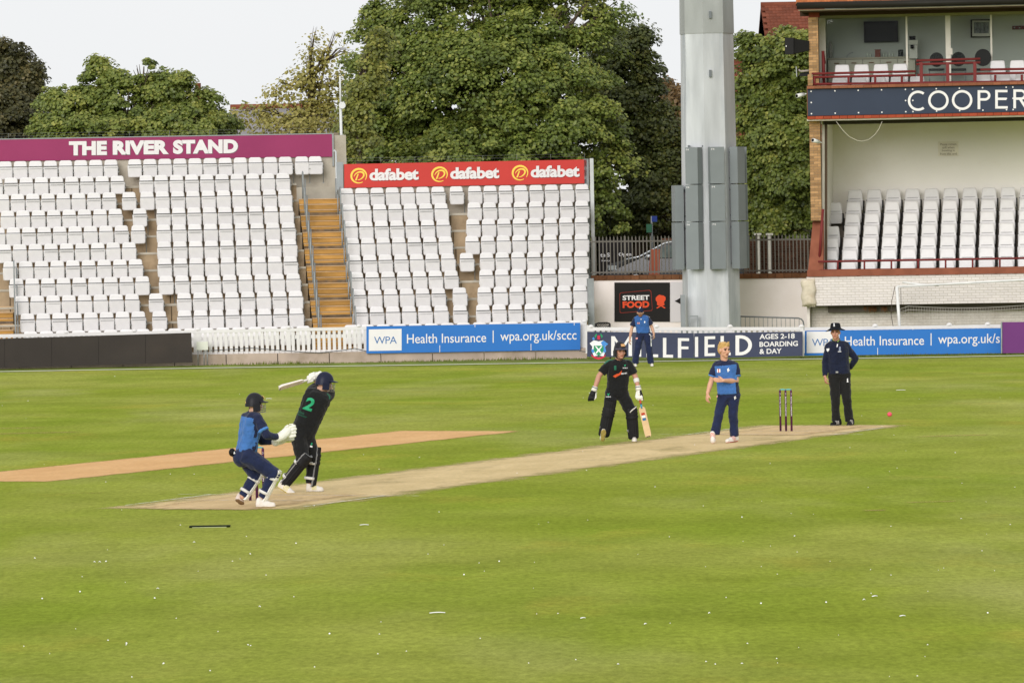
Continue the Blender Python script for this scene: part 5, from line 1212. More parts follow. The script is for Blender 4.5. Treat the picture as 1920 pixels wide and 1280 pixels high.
o_ = mb.build('net', net_m, gr)
# brown dead growth hanging under the white wall
mb = MB(); rg = random.Random(9)
for px in (1622, 1630, 1633, 1639, 1641, 1655, 1660):
    for _ in range(14):
        a_ = fac(px + rg.uniform(-2.5, 2.5), 574, .3); ln = rg.uniform(.08, .22); mb.face([a_ + PE * .012, a_ - PE * .012, a_ + PE * rg.uniform(-.04, .04) - ZV * ln])
tag(mb.build('hanging_weeds', mat('dead_brown', '#6b4a2c', .9, .4, 5)), 'brown weeds hanging below the white brick wall', None, None, 'stuff')
# ================================================================== houses and trees behind
slate = mat('slate_roof', '#8d8a8c', .8, .2, 2, .2, 20); red_tile = mat('red_roof_tile', '#7a4634', .85, .25, 3, .3, 20, rand=.2, stain='#6d3526', stain_amt=.5, stain_scale=2)
def house(name, Y, px0, px1, py_eave, py_ridge, roof_m, wall_m, label, gable_px=None, chim=None, tiles=False):
    a = at(px0, py_eave, Y); b = at(px1, py_eave, Y); zr = at(px0, py_ridge, Y + 3).z; ze = a.z
    r = thing('house', Vector(((a.x + b.x) / 2, Y + 3, STREET)), label, 'house')
    mb = MB(); mb.abox(a.x + .1, b.x - .1, Y + .2, Y + 5.8, STREET, ze - .05); mb.build('wall', wall_m, r)
    mb = MB(); mb.hexa([(a.x, Y, ze - .06), (b.x, Y, ze - .06), (b.x, Y + 3, zr), (a.x, Y + 3, zr), (a.x, Y + 6, ze - .06), (b.x, Y + 6, ze - .06), (b.x, Y + 3.02, zr), (a.x, Y + 3.02, zr)])
    rf = mb.build('roof', roof_m, r)
    mb = MB(); mb.tube([(a.x, Y + 3, zr + .02), (b.x, Y + 3, zr + .02)], .12, 8); mb.build('ridge', red_tile, rf)
    mb = MB(); mb.face([(a.x, Y + .25, ze), (a.x, Y + 3, zr - .1), (a.x, Y + 5.75, ze)]); mb.build('gable', wall_m, r)
    if tiles:
        tm = MB(); tm.abox(-.5, .5, -.5, .5, -.5, .5); tme = mesh_of(tm, 'roof_tile', red_tile); n = 16; sl_ = math.atan2(zr - ze, 3.0); q = Quaternion((1, 0, 0), sl_)
        L = math.hypot(zr - ze, 3.0); rows = int(L / .26); cols = min(int((b.x - a.x) / .24), 14)
        for j in range(rows):
            for i in range(cols):
                f = (j + .5) / rows; c = Vector((a.x + .24 * (i + (.5 if j % 2 == 0 else 1)), Y + 3 * f - .02, ze + (zr - ze) * f + .04)); inst('roof_tile', tme, rf, c - wloc(rf), (.232, .3, .03), quat=q @ Quaternion((1, 0, 0), -.06))
    if chim:
        c = at(chim[0], chim[2], Y + 3); d = at(chim[1], chim[2], Y + 3); zc = at(chim[0], chim[3], Y + 3).z
        mb = MB(); mb.abox(c.x, d.x, Y + 2.6, Y + 3.4, zr - .5, zc); ch = mb.build('chimney', mat('chimney_brick', '#a8684c', .9, .2, 5), rf)
        mb = MB(); mb.tube([((c.x + d.x) / 2, Y + 3, zc), ((c.x + d.x) / 2, Y + 3, zc + .3)], .12, 8); mb.build('chimney_pot', red_tile, rf)
    return r
house('house', 190, 425, 620, 275, 203, slate, mat('house_cream', '#cfc8bb', .9), 'grey slate roofed house behind the thin yellowish tree', chim=None)
house('house', 200, 330, 412, 280, 225, slate, mat('house_cream', '#cfc8bb', .9), 'house with a brick chimney behind the left trees', chim=(366, 378, 200, 170))
house('house', 172, 1380, 1580, 205, 118, red_tile, mat('house_brick', '#8d5a44', .9, .2, 3), 'low red tiled house behind the tree by the column', tiles=True)
house('house', 168, 1436, 1720, 78, 12, red_tile, mat('house_brick', '#8d5a44', .9, .2, 3), 'tall red tiled roof behind the left of the pavilion', tiles=True)
house('house', 230, 1225, 1252, 260, 176, mat('pale_roof', '#cfcac4', .9), mat('house_cream', '#cfc8bb', .9), 'distant pale gabled house between the big tree and the column')

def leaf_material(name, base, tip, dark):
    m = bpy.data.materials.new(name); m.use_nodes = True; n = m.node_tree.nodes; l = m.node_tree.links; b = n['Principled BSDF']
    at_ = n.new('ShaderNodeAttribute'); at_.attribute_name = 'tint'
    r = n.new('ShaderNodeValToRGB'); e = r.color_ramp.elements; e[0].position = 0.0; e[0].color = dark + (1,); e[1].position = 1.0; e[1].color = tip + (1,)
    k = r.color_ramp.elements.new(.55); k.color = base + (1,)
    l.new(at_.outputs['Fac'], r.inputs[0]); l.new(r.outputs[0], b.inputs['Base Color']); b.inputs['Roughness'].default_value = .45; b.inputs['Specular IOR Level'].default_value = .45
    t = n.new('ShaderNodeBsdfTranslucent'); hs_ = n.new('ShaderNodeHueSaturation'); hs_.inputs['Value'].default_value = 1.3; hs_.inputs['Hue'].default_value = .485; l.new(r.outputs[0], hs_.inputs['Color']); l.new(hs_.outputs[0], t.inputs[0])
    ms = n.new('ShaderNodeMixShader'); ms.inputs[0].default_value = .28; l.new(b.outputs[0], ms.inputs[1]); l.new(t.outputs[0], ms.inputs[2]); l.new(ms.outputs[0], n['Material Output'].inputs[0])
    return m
bark = mat('grey_bark', '#5b5044', .95, .35, 4, .6, 12, stretch=(1, 1, .3))
def leaf_mesh(name, P, N, size, rng, m, tint):
    """P (n,3) leaf positions, N (n,3) rough facing; each leaf is a folded lobed blade of four triangles"""
    n = len(P)
    N = N / np.linalg.norm(N, axis=1, keepdims=True)
    rv = rng.normal(size=(n, 3)); T = np.cross(N, rv); T /= np.linalg.norm(T, axis=1, keepdims=True); Bv = np.cross(N, T)
    s = size * rng.uniform(.6, 1.25, (n, 1))
    shape = [(0, -.55, 0), (.5, -.12, .10), (.3, .42, .05), (0, .55, -.12), (-.3, .42, .05), (-.5, -.12, .10)]
    V = np.concatenate([P + T * s * a + Bv * s * b + N * s * c for a, b, c in shape], axis=1).reshape(-1, 3)
    me = bpy.data.meshes.new(name); nv = n * 6
    me.vertices.add(nv); me.vertices.foreach_set('co', V.astype(np.float32).ravel())
    idx = np.arange(n)[:, None] * 6; quads = np.concatenate([idx + np.array([[0, 1, 2, 3]]), idx + np.array([[0, 3, 4, 5]])], axis=1).reshape(-1)
    me.loops.add(len(quads)); me.loops.foreach_set('vertex_index', quads.astype(np.int32)); npoly = 2 * n
    me.polygons.add(npoly); me.polygons.foreach_set('loop_start', np.arange(npoly, dtype=np.int32) * 4); me.polygons.foreach_set('loop_total', np.full(npoly, 4, np.int32))
    me.update(calc_edges=True); me.materials.append(m)
    at_ = me.attributes.new('tint', 'FLOAT', 'POINT'); at_.data.foreach_set('value', np.repeat(tint, 6).astype(np.float32))
    return me
def tree(name, label, Y, outline, blobs, trunk, m, seed, leaf=.15, clumps=260, per=190, clump_r=.62, cat='tree', density=1.0, sparse=False, floor_z=STREET, group=None):
    """blobs: crown lobes (px, py, radius px x, radius px z) at depth Y; trunk: (px, py_base, radius)"""
    rng = np.random.default_rng(seed); k = Y / FPX
    L = [(at(px, py, Y + dy), rx * k, rz * k) for px, py, rx, rz, dy in blobs]
    tp = at(trunk[0], 400, Y); base_ = Vector((tp.x, Y, floor_z)); root = thing(name, base_, label, cat, group)
    vol = np.array([rx * rx * rz for _, rx, rz in L]) ** .72; vol /= vol.sum()
    P = []; N = []; C = []; nc = clumps
    pick = rng.choice(len(L), nc, p=vol); cen = []
    for bi in pick:
        c, rx, rz = L[bi]; d = rng.normal(size=3); d /= np.linalg.norm(d)
        if d[1] > .35: d[1] *= -1                                            # most of the foliage mass is where light reaches: the near and upper shell
        rad = rng.choice([rng.uniform(.72, 1.0), rng.uniform(.95, 1.18), rng.uniform(.2, .72)], p=[.62, .2, .18])
        cen.append((np.array(c) + d * np.array([rx, rx * .8, rz]) * rad, d, rad))
    tints = []
    for cc, d, rad in cen:
        k_ = .45 if np.linalg.norm(d) * rad > 1.0 else 1.0; n = int(per * rng.uniform(.5, 1.35) * k_ ** 1.6); r = clump_r * rng.uniform(.6, 1.35) * k_
        q = rng.normal(size=(n, 3)); q /= np.linalg.norm(q, axis=1, keepdims=True); q *= (rng.random((n, 1)) ** .45)
        droop = np.array([0, 0, -1]) * (q[:, :1] ** 2 + q[:, 1:2] ** 2) * .35
        pts = cc + (q * np.array([1, 1, .55]) + droop) * r
        P.append(pts); nn = q * np.array([.6, .6, .5]) + np.array([0, -.25, .75]) + d * .5 + rng.normal(size=(n, 3)) * .45; N.append(nn)
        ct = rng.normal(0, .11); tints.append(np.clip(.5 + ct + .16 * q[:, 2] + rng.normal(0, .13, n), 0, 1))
    P = np.concatenate(P); N = np.concatenate(N); tn = np.concatenate(tints)
    keep = P[:, 2] > floor_z + .15; P, N, tn = P[keep], N[keep], tn[keep]
    me = leaf_mesh('crown', P - np.array(base_), N, leaf, rng, m, tn); o = bpy.data.objects.new('crown', me); COL.objects.link(o); o.parent = root
    # trunk and limbs reaching the lobes
    mb = MB(); top = at(trunk[0], trunk[1], Y); rr_ = trunk[2]
    mb.tube([base_, base_ + Vector((rr_ * .3, 0, (top.z - floor_z) * .5)), Vector((base_.x, Y, top.z))], [rr_ * 1.25, rr_, rr_ * .7], 10)
    for c, rx, rz in L:
        q = Vector((base_.x, Y, floor_z + (top.z - floor_z) * rng.uniform(.6, .98))); mid_ = (q + c) / 2 + Vector((rng.uniform(-.3, .3), rng.uniform(-.3, .3), .25))
        mb.tube([q, mid_, c + Vector((0, 0, rz * .5))], [rr_ * .5, rr_ * .3, rr_ * .08], 6)
        for _ in range(7):
            d = Vector(rng.normal(size=3)); d.normalize(); e = c + Vector((d.x * rx, d.y * rx * .8, abs(d.z) * rz)) * .85; mb.tube([mid_, (mid_ + e) / 2 + Vector((0, 0, .2)), e], [rr_ * .18, rr_ * .1, rr_ * .03], 5)
    mb.build('trunk', bark, root)
    return root
G1 = leaf_material('sycamore_leaf', (.150, .200, .032), (.36, .37, .078), (.052, .080, .014))
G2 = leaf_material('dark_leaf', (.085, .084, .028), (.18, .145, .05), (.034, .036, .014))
G3 = leaf_material('yellowing_leaf', (.34, .31, .075), (.52, .44, .14), (.20, .20, .045))
G4 = leaf_material('field_maple_leaf', (.165, .212, .036), (.38, .38, .085), (.062, .092, .018))
G5 = leaf_material('autumn_leaf', (.15, .095, .035), (.27, .16, .055), (.07, .05, .02))
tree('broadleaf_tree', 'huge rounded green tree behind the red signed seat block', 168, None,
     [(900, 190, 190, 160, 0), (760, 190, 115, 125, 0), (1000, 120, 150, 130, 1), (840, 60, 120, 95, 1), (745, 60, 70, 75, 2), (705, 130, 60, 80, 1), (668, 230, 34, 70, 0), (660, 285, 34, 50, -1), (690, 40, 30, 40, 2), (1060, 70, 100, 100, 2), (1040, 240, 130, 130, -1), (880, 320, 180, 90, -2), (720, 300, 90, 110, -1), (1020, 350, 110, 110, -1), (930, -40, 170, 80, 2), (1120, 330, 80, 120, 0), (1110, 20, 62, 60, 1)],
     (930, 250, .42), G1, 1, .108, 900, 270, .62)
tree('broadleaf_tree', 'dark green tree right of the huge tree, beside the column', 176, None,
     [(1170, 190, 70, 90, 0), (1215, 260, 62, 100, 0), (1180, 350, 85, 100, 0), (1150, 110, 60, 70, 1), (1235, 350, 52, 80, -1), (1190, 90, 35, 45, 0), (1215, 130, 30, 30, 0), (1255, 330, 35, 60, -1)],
     (1190, 300, .3), leaf_material('deep_green_leaf', (.085, .108, .022), (.21, .205, .048), (.034, .046, .012)), 2, .115, 340, 250, .55)  # leaf colour darker green than the huge tree beside it
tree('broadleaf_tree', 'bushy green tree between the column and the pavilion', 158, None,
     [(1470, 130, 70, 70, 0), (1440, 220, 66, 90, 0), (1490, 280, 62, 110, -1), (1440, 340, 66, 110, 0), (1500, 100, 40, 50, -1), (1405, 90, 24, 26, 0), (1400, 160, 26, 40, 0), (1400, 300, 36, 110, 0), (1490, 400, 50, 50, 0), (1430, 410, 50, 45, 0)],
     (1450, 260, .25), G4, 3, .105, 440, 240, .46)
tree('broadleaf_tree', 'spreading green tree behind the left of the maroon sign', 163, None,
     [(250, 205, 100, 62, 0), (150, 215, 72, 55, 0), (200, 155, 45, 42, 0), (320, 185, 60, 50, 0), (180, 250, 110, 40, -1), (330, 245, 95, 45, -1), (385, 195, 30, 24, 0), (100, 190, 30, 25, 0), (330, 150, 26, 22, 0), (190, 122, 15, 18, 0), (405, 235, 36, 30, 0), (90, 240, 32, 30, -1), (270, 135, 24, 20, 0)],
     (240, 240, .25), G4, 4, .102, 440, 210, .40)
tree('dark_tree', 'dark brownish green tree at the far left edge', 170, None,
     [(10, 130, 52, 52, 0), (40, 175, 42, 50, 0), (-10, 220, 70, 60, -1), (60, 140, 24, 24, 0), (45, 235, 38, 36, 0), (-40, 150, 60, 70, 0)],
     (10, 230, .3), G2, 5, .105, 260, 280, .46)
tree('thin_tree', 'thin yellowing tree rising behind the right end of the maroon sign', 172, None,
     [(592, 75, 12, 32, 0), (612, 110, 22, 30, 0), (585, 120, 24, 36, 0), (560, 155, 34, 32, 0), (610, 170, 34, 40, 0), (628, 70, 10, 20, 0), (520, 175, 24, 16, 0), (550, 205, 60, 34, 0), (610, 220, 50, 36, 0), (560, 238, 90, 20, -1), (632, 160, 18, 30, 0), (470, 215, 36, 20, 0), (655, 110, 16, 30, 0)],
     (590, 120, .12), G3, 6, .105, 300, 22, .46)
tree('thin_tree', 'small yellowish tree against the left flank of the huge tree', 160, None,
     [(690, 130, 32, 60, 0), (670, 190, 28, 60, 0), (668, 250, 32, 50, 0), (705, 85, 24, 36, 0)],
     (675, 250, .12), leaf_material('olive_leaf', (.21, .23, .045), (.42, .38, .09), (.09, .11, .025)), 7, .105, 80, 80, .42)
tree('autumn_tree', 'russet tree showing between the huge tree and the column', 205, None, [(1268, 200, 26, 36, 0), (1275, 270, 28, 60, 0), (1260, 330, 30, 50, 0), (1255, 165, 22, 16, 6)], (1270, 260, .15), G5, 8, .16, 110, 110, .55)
# far hedge line closing the view under the crowns
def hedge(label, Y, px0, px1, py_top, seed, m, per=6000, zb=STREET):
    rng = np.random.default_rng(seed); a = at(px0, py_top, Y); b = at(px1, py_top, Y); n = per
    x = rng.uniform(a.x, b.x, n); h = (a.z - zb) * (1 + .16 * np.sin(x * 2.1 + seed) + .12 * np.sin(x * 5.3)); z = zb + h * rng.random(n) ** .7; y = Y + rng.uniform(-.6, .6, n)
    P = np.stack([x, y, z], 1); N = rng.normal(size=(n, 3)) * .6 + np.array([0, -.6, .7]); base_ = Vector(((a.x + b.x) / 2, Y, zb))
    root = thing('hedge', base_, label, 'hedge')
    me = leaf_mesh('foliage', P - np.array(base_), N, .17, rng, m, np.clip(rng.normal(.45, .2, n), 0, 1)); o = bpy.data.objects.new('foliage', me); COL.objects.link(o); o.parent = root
    mb = MB()
    for i in range(9):
        xx = a.x + (b.x - a.x) * (i + .5) / 9; mb.tube([(xx, Y, zb), (xx + .1, Y, zb + (a.z - zb) * .8)], .05, 5)
    mb.build('stems', bark, root)
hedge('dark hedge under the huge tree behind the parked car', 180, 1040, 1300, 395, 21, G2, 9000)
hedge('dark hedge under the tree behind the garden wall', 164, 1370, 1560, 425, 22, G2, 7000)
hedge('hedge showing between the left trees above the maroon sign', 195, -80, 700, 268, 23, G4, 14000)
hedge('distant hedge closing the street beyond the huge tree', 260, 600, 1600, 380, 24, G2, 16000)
# ================================================================== people
def cloth(name, col, rough=.85, var=.16, rand=0.0):
    return mat(name, col, rough, var, 9.0, .35, 45, spec=.2, sheen=.15)
skin_m = mat('skin', '#c39a82', .55, .08, 14, spec=.35, stain='#b37a62', stain_amt=.4, stain_scale=9)
skin_red = mat('flushed_skin', '#bb8a74', .55, .1, 14, spec=.35); lip_m = mat('lips', '#98594e', .5, .05); brow_m = mat('brow_hair', '#5c4632', .8, .1); eye_m = mat('eye_dark', '#2e2722', .3, .1); stub_m = mat('stubble', '#86654f', .8, .2, 30)
class Layer:
    """overlapping limb shapes that are fused into one skin"""
    def __init__(self): self.mb = MB(); self.prims = []
    def cap(self, a, b, ra, rb, tag_=0, seg=14, fa=1.0, fb=1.0):
        a = Vector(a); b = Vector(b); d = b - a; L = max(d.length, 1e-5); t = d / L; x = t.orthogonal().normalized(); y = t.cross(x); rings = []
        for i in range(5): th = math.pi / 2 * (1 - i / 4); rings.append((a - t * ra * fa * math.sin(th), ra * math.cos(th)))
        for i in range(5): th = math.pi / 2 * i / 4; rings.append((b + t * rb * fb * math.sin(th), rb * math.cos(th)))
        k = len(self.mb.v)
        for c, r in rings:
            r = max(r, 1e-4); self.mb.v += [c + (x * math.cos(2 * math.pi * j / seg) + y * math.sin(2 * math.pi * j / seg)) * r for j in range(seg)]
        for i in range(9):
            for j in range(seg):
                p = k + i * seg + j; q = k + i * seg + (j + 1) % seg; self.mb.f.append((p, q, q + seg, p + seg))
        self.mb.f.append(tuple(k + j for j in reversed(range(seg)))); self.mb.f.append(tuple(k + 9 * seg + j for j in range(seg)))
        self.prims.append((a, b, ra, rb, tag_)); return self
    def ell(self, c, ax, ay, az, tag_=0, seg=16, rings=10):
        c = Vector(c); k = len(self.mb.v)
        for i in range(rings + 1):
            th = math.pi * i / rings; s = max(math.sin(th), 1e-3)
            self.mb.v += [c + ax * s * math.cos(2 * math.pi * j / seg) + ay * s * math.sin(2 * math.pi * j / seg) + az * math.cos(th) for j in range(seg)]
        flip = ax.cross(ay).dot(az) < 0
        for i in range(rings):
            for j in range(seg):
                p = k + i * seg + j; q = k + i * seg + (j + 1) % seg; f = (p, p + seg, q + seg, q); self.mb.f.append(f[::-1] if flip else f)
        self.mb.f.append(tuple(k + j for j in (range(seg) if not flip else reversed(range(seg))))); self.mb.f.append(tuple(k + rings * seg + j for j in (reversed(range(seg)) if not flip else range(seg))))
        self.prims.append((c, c, max(ax.length, ay.length, az.length) * .8, max(ax.length, ay.length, az.length) * .8, tag_)); return self
    def near(self, p):
        best = None
        for a, b, ra, rb, t in self.prims:
            d = b - a; L2 = d.length_squared; s = 0 if L2 < 1e-9 else min(max((p - a).dot(d) / L2, 0), 1)
            q = (p - (a + d * s)).length - (ra + (rb - ra) * s)
            if best is None or q < best[0]: best = (q, t, s)
        return best
    def build(self, name, mats, parent, base, voxel=.011, smooth=4, wrinkle=0.0, wscale=.09, classify=None):
        me = bpy.data.meshes.new(name); me.from_pydata([v - base for v in self.mb.v], [], self.mb.f); me.update()
        bm = bmesh.new(); bm.from_mesh(me); bmesh.ops.recalc_face_normals(bm, faces=bm.faces); bm.to_mesh(me); bm.free()
        ob = bpy.data.objects.new(name, me); COL.objects.link(ob)
        r = ob.modifiers.new('fuse', 'REMESH'); r.mode = 'VOXEL'; r.voxel_size = voxel; r.use_smooth_shade = True
        if smooth: s = ob.modifiers.new('soften', 'SMOOTH'); s.factor = .5; s.iterations = smooth
        if wrinkle:
            tx = bpy.data.textures.new('folds', 'CLOUDS'); tx.noise_scale = wscale; tx.noise_depth = 1
            d = ob.modifiers.new('folds', 'DISPLACE'); d.texture = tx; d.strength = wrinkle; d.mid_level = .5
            tx2 = bpy.data.textures.new('creases', 'WOOD'); tx2.wood_type = 'RINGNOISE'; tx2.noise_scale = wscale * 1.3; tx2.turbulence = 12; d = ob.modifiers.new('creases', 'DISPLACE'); d.texture = tx2; d.strength = wrinkle * .22; d.mid_level = .5
        dg = bpy.context.evaluated_depsgraph_get(); nm = bpy.data.meshes.new_from_object(ob.evaluated_get(dg)); nm.name = name
        bpy.data.objects.remove(ob); bpy.data.meshes.remove(me)
        nm.materials.clear()
        for m in mats: nm.materials.append(m)
        nm.polygons.foreach_set('use_smooth', [True] * len(nm.polygons))
        if classify:
            nm.polygons.foreach_set('material_index', [classify(p.center + base, p.normal) for p in nm.polygons])
        else: nm.polygons.foreach_set('material_index', [0] * len(nm.polygons))
        nm.update()
        o = bpy.data.objects.new(name, nm); COL.objects.link(o)
        if parent is None: o.location = base
        else: o.parent = parent
        return o
def bvh_of(o, base):
    me = o.data; return BVHTree.FromPolygons([v.co + base for v in me.vertices], [tuple(p.vertices) for p in me.polygons])
def decal(name, target, base, polys, origin, u, v, direction, m, parent, lift=.005, far=.6):
    """flat print laid on a garment: polys is a list of (verts2d, faces); every corner is dropped onto the cloth"""
    tree_ = bvh_of(target, base); bm = bmesh.new()
    for vs2, fs in polys:
        vv = [bm.verts.new((x, y, 0)) for x, y in vs2]
        for f in fs:
            try: bm.faces.new([vv[i] for i in f])
            except ValueError: pass
    bmesh.ops.triangulate(bm, faces=bm.faces)
    for _ in range(4):
        es = [e for e in bm.edges if e.calc_length() > .022]
        if not es: break
        bmesh.ops.subdivide_edges(bm, edges=es, cuts=1)
    bmesh.ops.triangulate(bm, faces=bm.faces); d = direction.normalized()
    for w in bm.verts:
        p = origin + u * w.co.x + v * w.co.y; h = tree_.ray_cast(p - d * far, d, far * 2)
        w.co = ((h[0] - d * lift) if h[0] else p) - base
    me = bpy.data.meshes.new(name); bm.to_mesh(me); bm.free(); me.materials.append(m); o = bpy.data.objects.new(name, me); COL.objects.link(o); o.parent = parent
    return o
def tpoly(s, width, height, bold=0.0, dx=0.0, dy=0.0):
    vs_, fs, w, y0, y1 = text_mesh(s, bold); return ([(x / w * width + dx, (y - y0) / (y1 - y0) * height + dy) for x, y in vs_], fs)
def shape(*pts): return ([tuple(p) for p in pts], [tuple(range(len(pts)))])
def lerp(a, b, t): return a + (b - a) * t
def frame(up, fwd):
    up = up.normalized(); f = (fwd - up * fwd.dot(up)).normalized(); return f.cross(up), f, up     # right, forward, up
def add_hand(L, wrist, d, palm_n, thumb_side, curl=.5, s=1.0):
    """palm and five bent fingers: d runs along the hand, palm_n is where the palm faces, thumb_side points to the thumb"""
    d = d.normalized(); t = thumb_side - d * thumb_side.dot(d); t.normalize(); n = palm_n - d * palm_n.dot(d) - t * palm_n.dot(t); n.normalize()
    for k, w in ((-.026, .0), (-.009, .0), (.009, 0), (.026, 0)): L.cap(wrist + t * k * .6 * s + d * .012 * s, wrist + d * .085 * s + t * k * s, .015 * s, .0125 * s, 9)
    for k, ln in ((.030, .070), (.010, .080), (-.010, .074), (-.029, .058)):
        p = wrist + d * .09 * s + t * k * s; a = curl * .8; e1 = p + (d * math.cos(a) + n * math.sin(a)) * ln * .52 * s; a2 = curl * 1.9; e2 = e1 + (d * math.cos(a2) + n * math.sin(a2)) * ln * .5 * s
        L.cap(p, e1, .0098 * s, .0092 * s, 9, 8); L.cap(e1, e2, .0092 * s, .0078 * s, 9, 8)
    b = wrist + d * .025 * s + t * .026 * s; m_ = b + (d * .7 + t * .55 + n * .35).normalized() * .045 * s; L.cap(b, m_, .0135 * s, .011 * s, 9, 8); L.cap(m_, m_ + (d * .9 + t * .1 + n * .45).normalized() * .032 * s, .011 * s, .0085 * s, 9, 8)
def add_head(L, c, up, fwd, s=1.0):
    r, f, u = frame(up, fwd)
    L.ell(c + u * .028 * s - f * .008 * s, r * .076 * s, f * .097 * s, u * .092 * s, 5)
    L.ell(c - u * .045 * s + f * .022 * s, r * .060 * s, f * .066 * s, u * .070 * s, 5)
    L.ell(c - u * .095 * s + f * .052 * s, r * .030 * s, f * .024 * s, u * .022 * s, 5)
    L.cap(c + f * .086 * s + u * .008 * s, c + f * .106 * s - u * .034 * s, .010 * s, .0145 * s, 5, 8)
    L.cap(c + f * .082 * s + u * .028 * s - r * .035 * s, c + f * .082 * s + u * .028 * s + r * .035 * s, .013 * s, .013 * s, 5, 8)
    L.cap(c + f * .080 * s - u * .064 * s - r * .016 * s, c + f * .080 * s - u * .064 * s + r * .016 * s, .010 * s, .010 * s, 5, 8)
    for k in (-1, 1):
        L.ell(c + r * .077 * s * k - f * .006 * s - u * .008 * s, r * .012 * s, f * .02 * s, u * .032 * s, 5)
        L.ell(c + r * .042 * s * k + f * .058 * s - u * .022 * s, r * .026 * s, f * .026 * s, u * .024 * s, 5)
    return r, f, u
def face_class(c, r, f, u, s=1.0, stubble=False, sk=0):
    """material index: 0 skin, 1 lips, 2 brow, 3 eye, 4 stubble"""
    def k(p):
        q = p - c; x, y, z = q.dot(r) / s, q.dot(f) / s, q.dot(u) / s
        if y > .045 and abs(z) < .13 and abs(x) < .09:
            if abs(z + .064) < .009 and abs(x) < .026: return 1
            if .020 < z < .032 and .012 < abs(x) < .050: return 2
            if -.004 < z < .014 and .018 < abs(x) < .046: return 3
        if stubble and z < -.03 and y > .01 and q.length < .18: return 4
        return 0
    return k
def shoe(parent, base, heel, toe, upv, mats, name='shoe', w=.047):
    """shoe from heel to toe point on its sole line; mats = upper, sole, accent"""
    f = (toe - heel); Lh = f.length; f.normalize(); u = (upv - f * upv.dot(f)).normalized(); r = f.cross(u); L = Layer()
    L.cap(heel + f * .045 + u * .045, heel + f * .05 + u * .095, .045, .042, 1); L.cap(heel + f * .045 + u * .035, heel + f * Lh * .5 + u * .04, .038, .043, 1); L.cap(heel + f * Lh * .5 + u * .036, toe - f * .045 + u * .032, .046, .036, 1)
    L.cap(heel + f * .06 + u * .07, heel + f * Lh * .62 + u * .05, .04, .036, 1)
    L.ell(heel + f * Lh * .66 + u * .012, f * Lh * .33, r * .048, u * .016, 2); L.ell(heel + f * Lh * .25 + u * .012, f * Lh * .25, r * .038, u * .016, 2)
    def c(p, n):
        h = (p - heel).dot(u)
        if h < .014: return 1
        t = (p - heel).dot(f) / Lh
        return 2 if (.35 < t < .62 and (math.sin(t * 90) > .2) and h > .03) else 0
    return L.build(name, mats, parent, base, .0085, 3, 0, .1, c)
def straps_pad(parent, base, ankle, knee, fwd, m, strap_m, label=None, top_ext=.20, r=.088, white_rolls=False, half=82, edge_m=None, name='pad', bottom_ext=-.03):
    """leg guard: curved ribbed shield from instep to above the knee with knee roll and two straps round the calf"""
    up = (knee - ankle); Lg = up.length; up.normalize(); f = (fwd - up * fwd.dot(up)).normalized(); s = f.cross(up); mb = MB(); nu, nv = 40, 26
    tot = Lg + top_ext - bottom_ext
    def surf(i, j, off):
        a = math.radians(-half + 2 * half * i / nu); v = j / nv; h = bottom_ext + tot * v; kn = (h - Lg) / .08
        rad = r * (1 + .10 * math.sin(math.pi * v)) * (.80 if v < .03 else 1) + off
        rib = .010 * abs(math.cos(i / nu * math.pi * 7)) if abs(kn) > .9 else .016 * abs(math.sin((kn + 1) * math.pi * 1.5)) + .008
        if v > .97: rad *= .93
        flare = 1 if h < Lg else 1 + (h - Lg) * .25
        bend = f * (.0 if h < Lg else (h - Lg) * .05)
        return ankle + up * h + bend + (f * math.cos(a) * 1.05 + s * math.sin(a) * .95 * flare) * (rad + (rib if off == 0 else 0)) - f * .012
    k = (nu + 1)
    for off in (0.0, -.022):
        for j in range(nv + 1): mb.v += [surf(i, j, off) for i in range(nu + 1)]
    o2 = k * (nv + 1)
    for j in range(nv):
        for i in range(nu):
            a = j * k + i; mb.f.append((a, a + 1, a + k + 1, a + k)); mb.f.append((o2 + a, o2 + a + k, o2 + a + k + 1, o2 + a + 1)); e = 1 if (edge_m and (i in (0, 1, nu - 1, nu - 2))) else 0; mb.mi += [e, 1 if edge_m else 0]; mb.sm += [True, True]
    for j in range(nv):
        for i in (0, nu):
            a = j * k + i; mb.f.append((a, a + k, o2 + a + k, o2 + a)); mb.mi.append(1 if edge_m else 0); mb.sm.append(False)
    for i in range(nu):
        for j in (0, nv): a = j * k + i; mb.f.append((a, o2 + a, o2 + a + 1, a + 1)); mb.mi.append(1 if edge_m else 0); mb.sm.append(False)
    o = mb.build(name, [m, edge_m] if edge_m else m, parent, base)
    for h in (Lg * .12 + .04, Lg * .82):
        st_ = MB(); c = ankle + up * h; n = 20; wv = .019
        for i in range(n + 1):
            a = math.radians(half - 6 + (360 - 2 * half + 12) * i / n); d = f * math.cos(a) * 1.0 + s * math.sin(a); rad = r * .98
            st_.v += [c + d * rad + up * wv, c + d * rad - up * wv, c + d * (rad + .008) + up * wv, c + d * (rad + .008) - up * wv]
        for i in range(n):
            a = 4 * i; st_.f += [(a + 2, a + 3, a + 7, a + 6), (a, a + 4, a + 5, a + 1), (a, a + 2, a + 6, a + 4), (a + 1, a + 5, a + 7, a + 3)]; st_.mi += [0] * 4; st_.sm += [True] * 4
        st_.build('strap', strap_m, o)
    return o
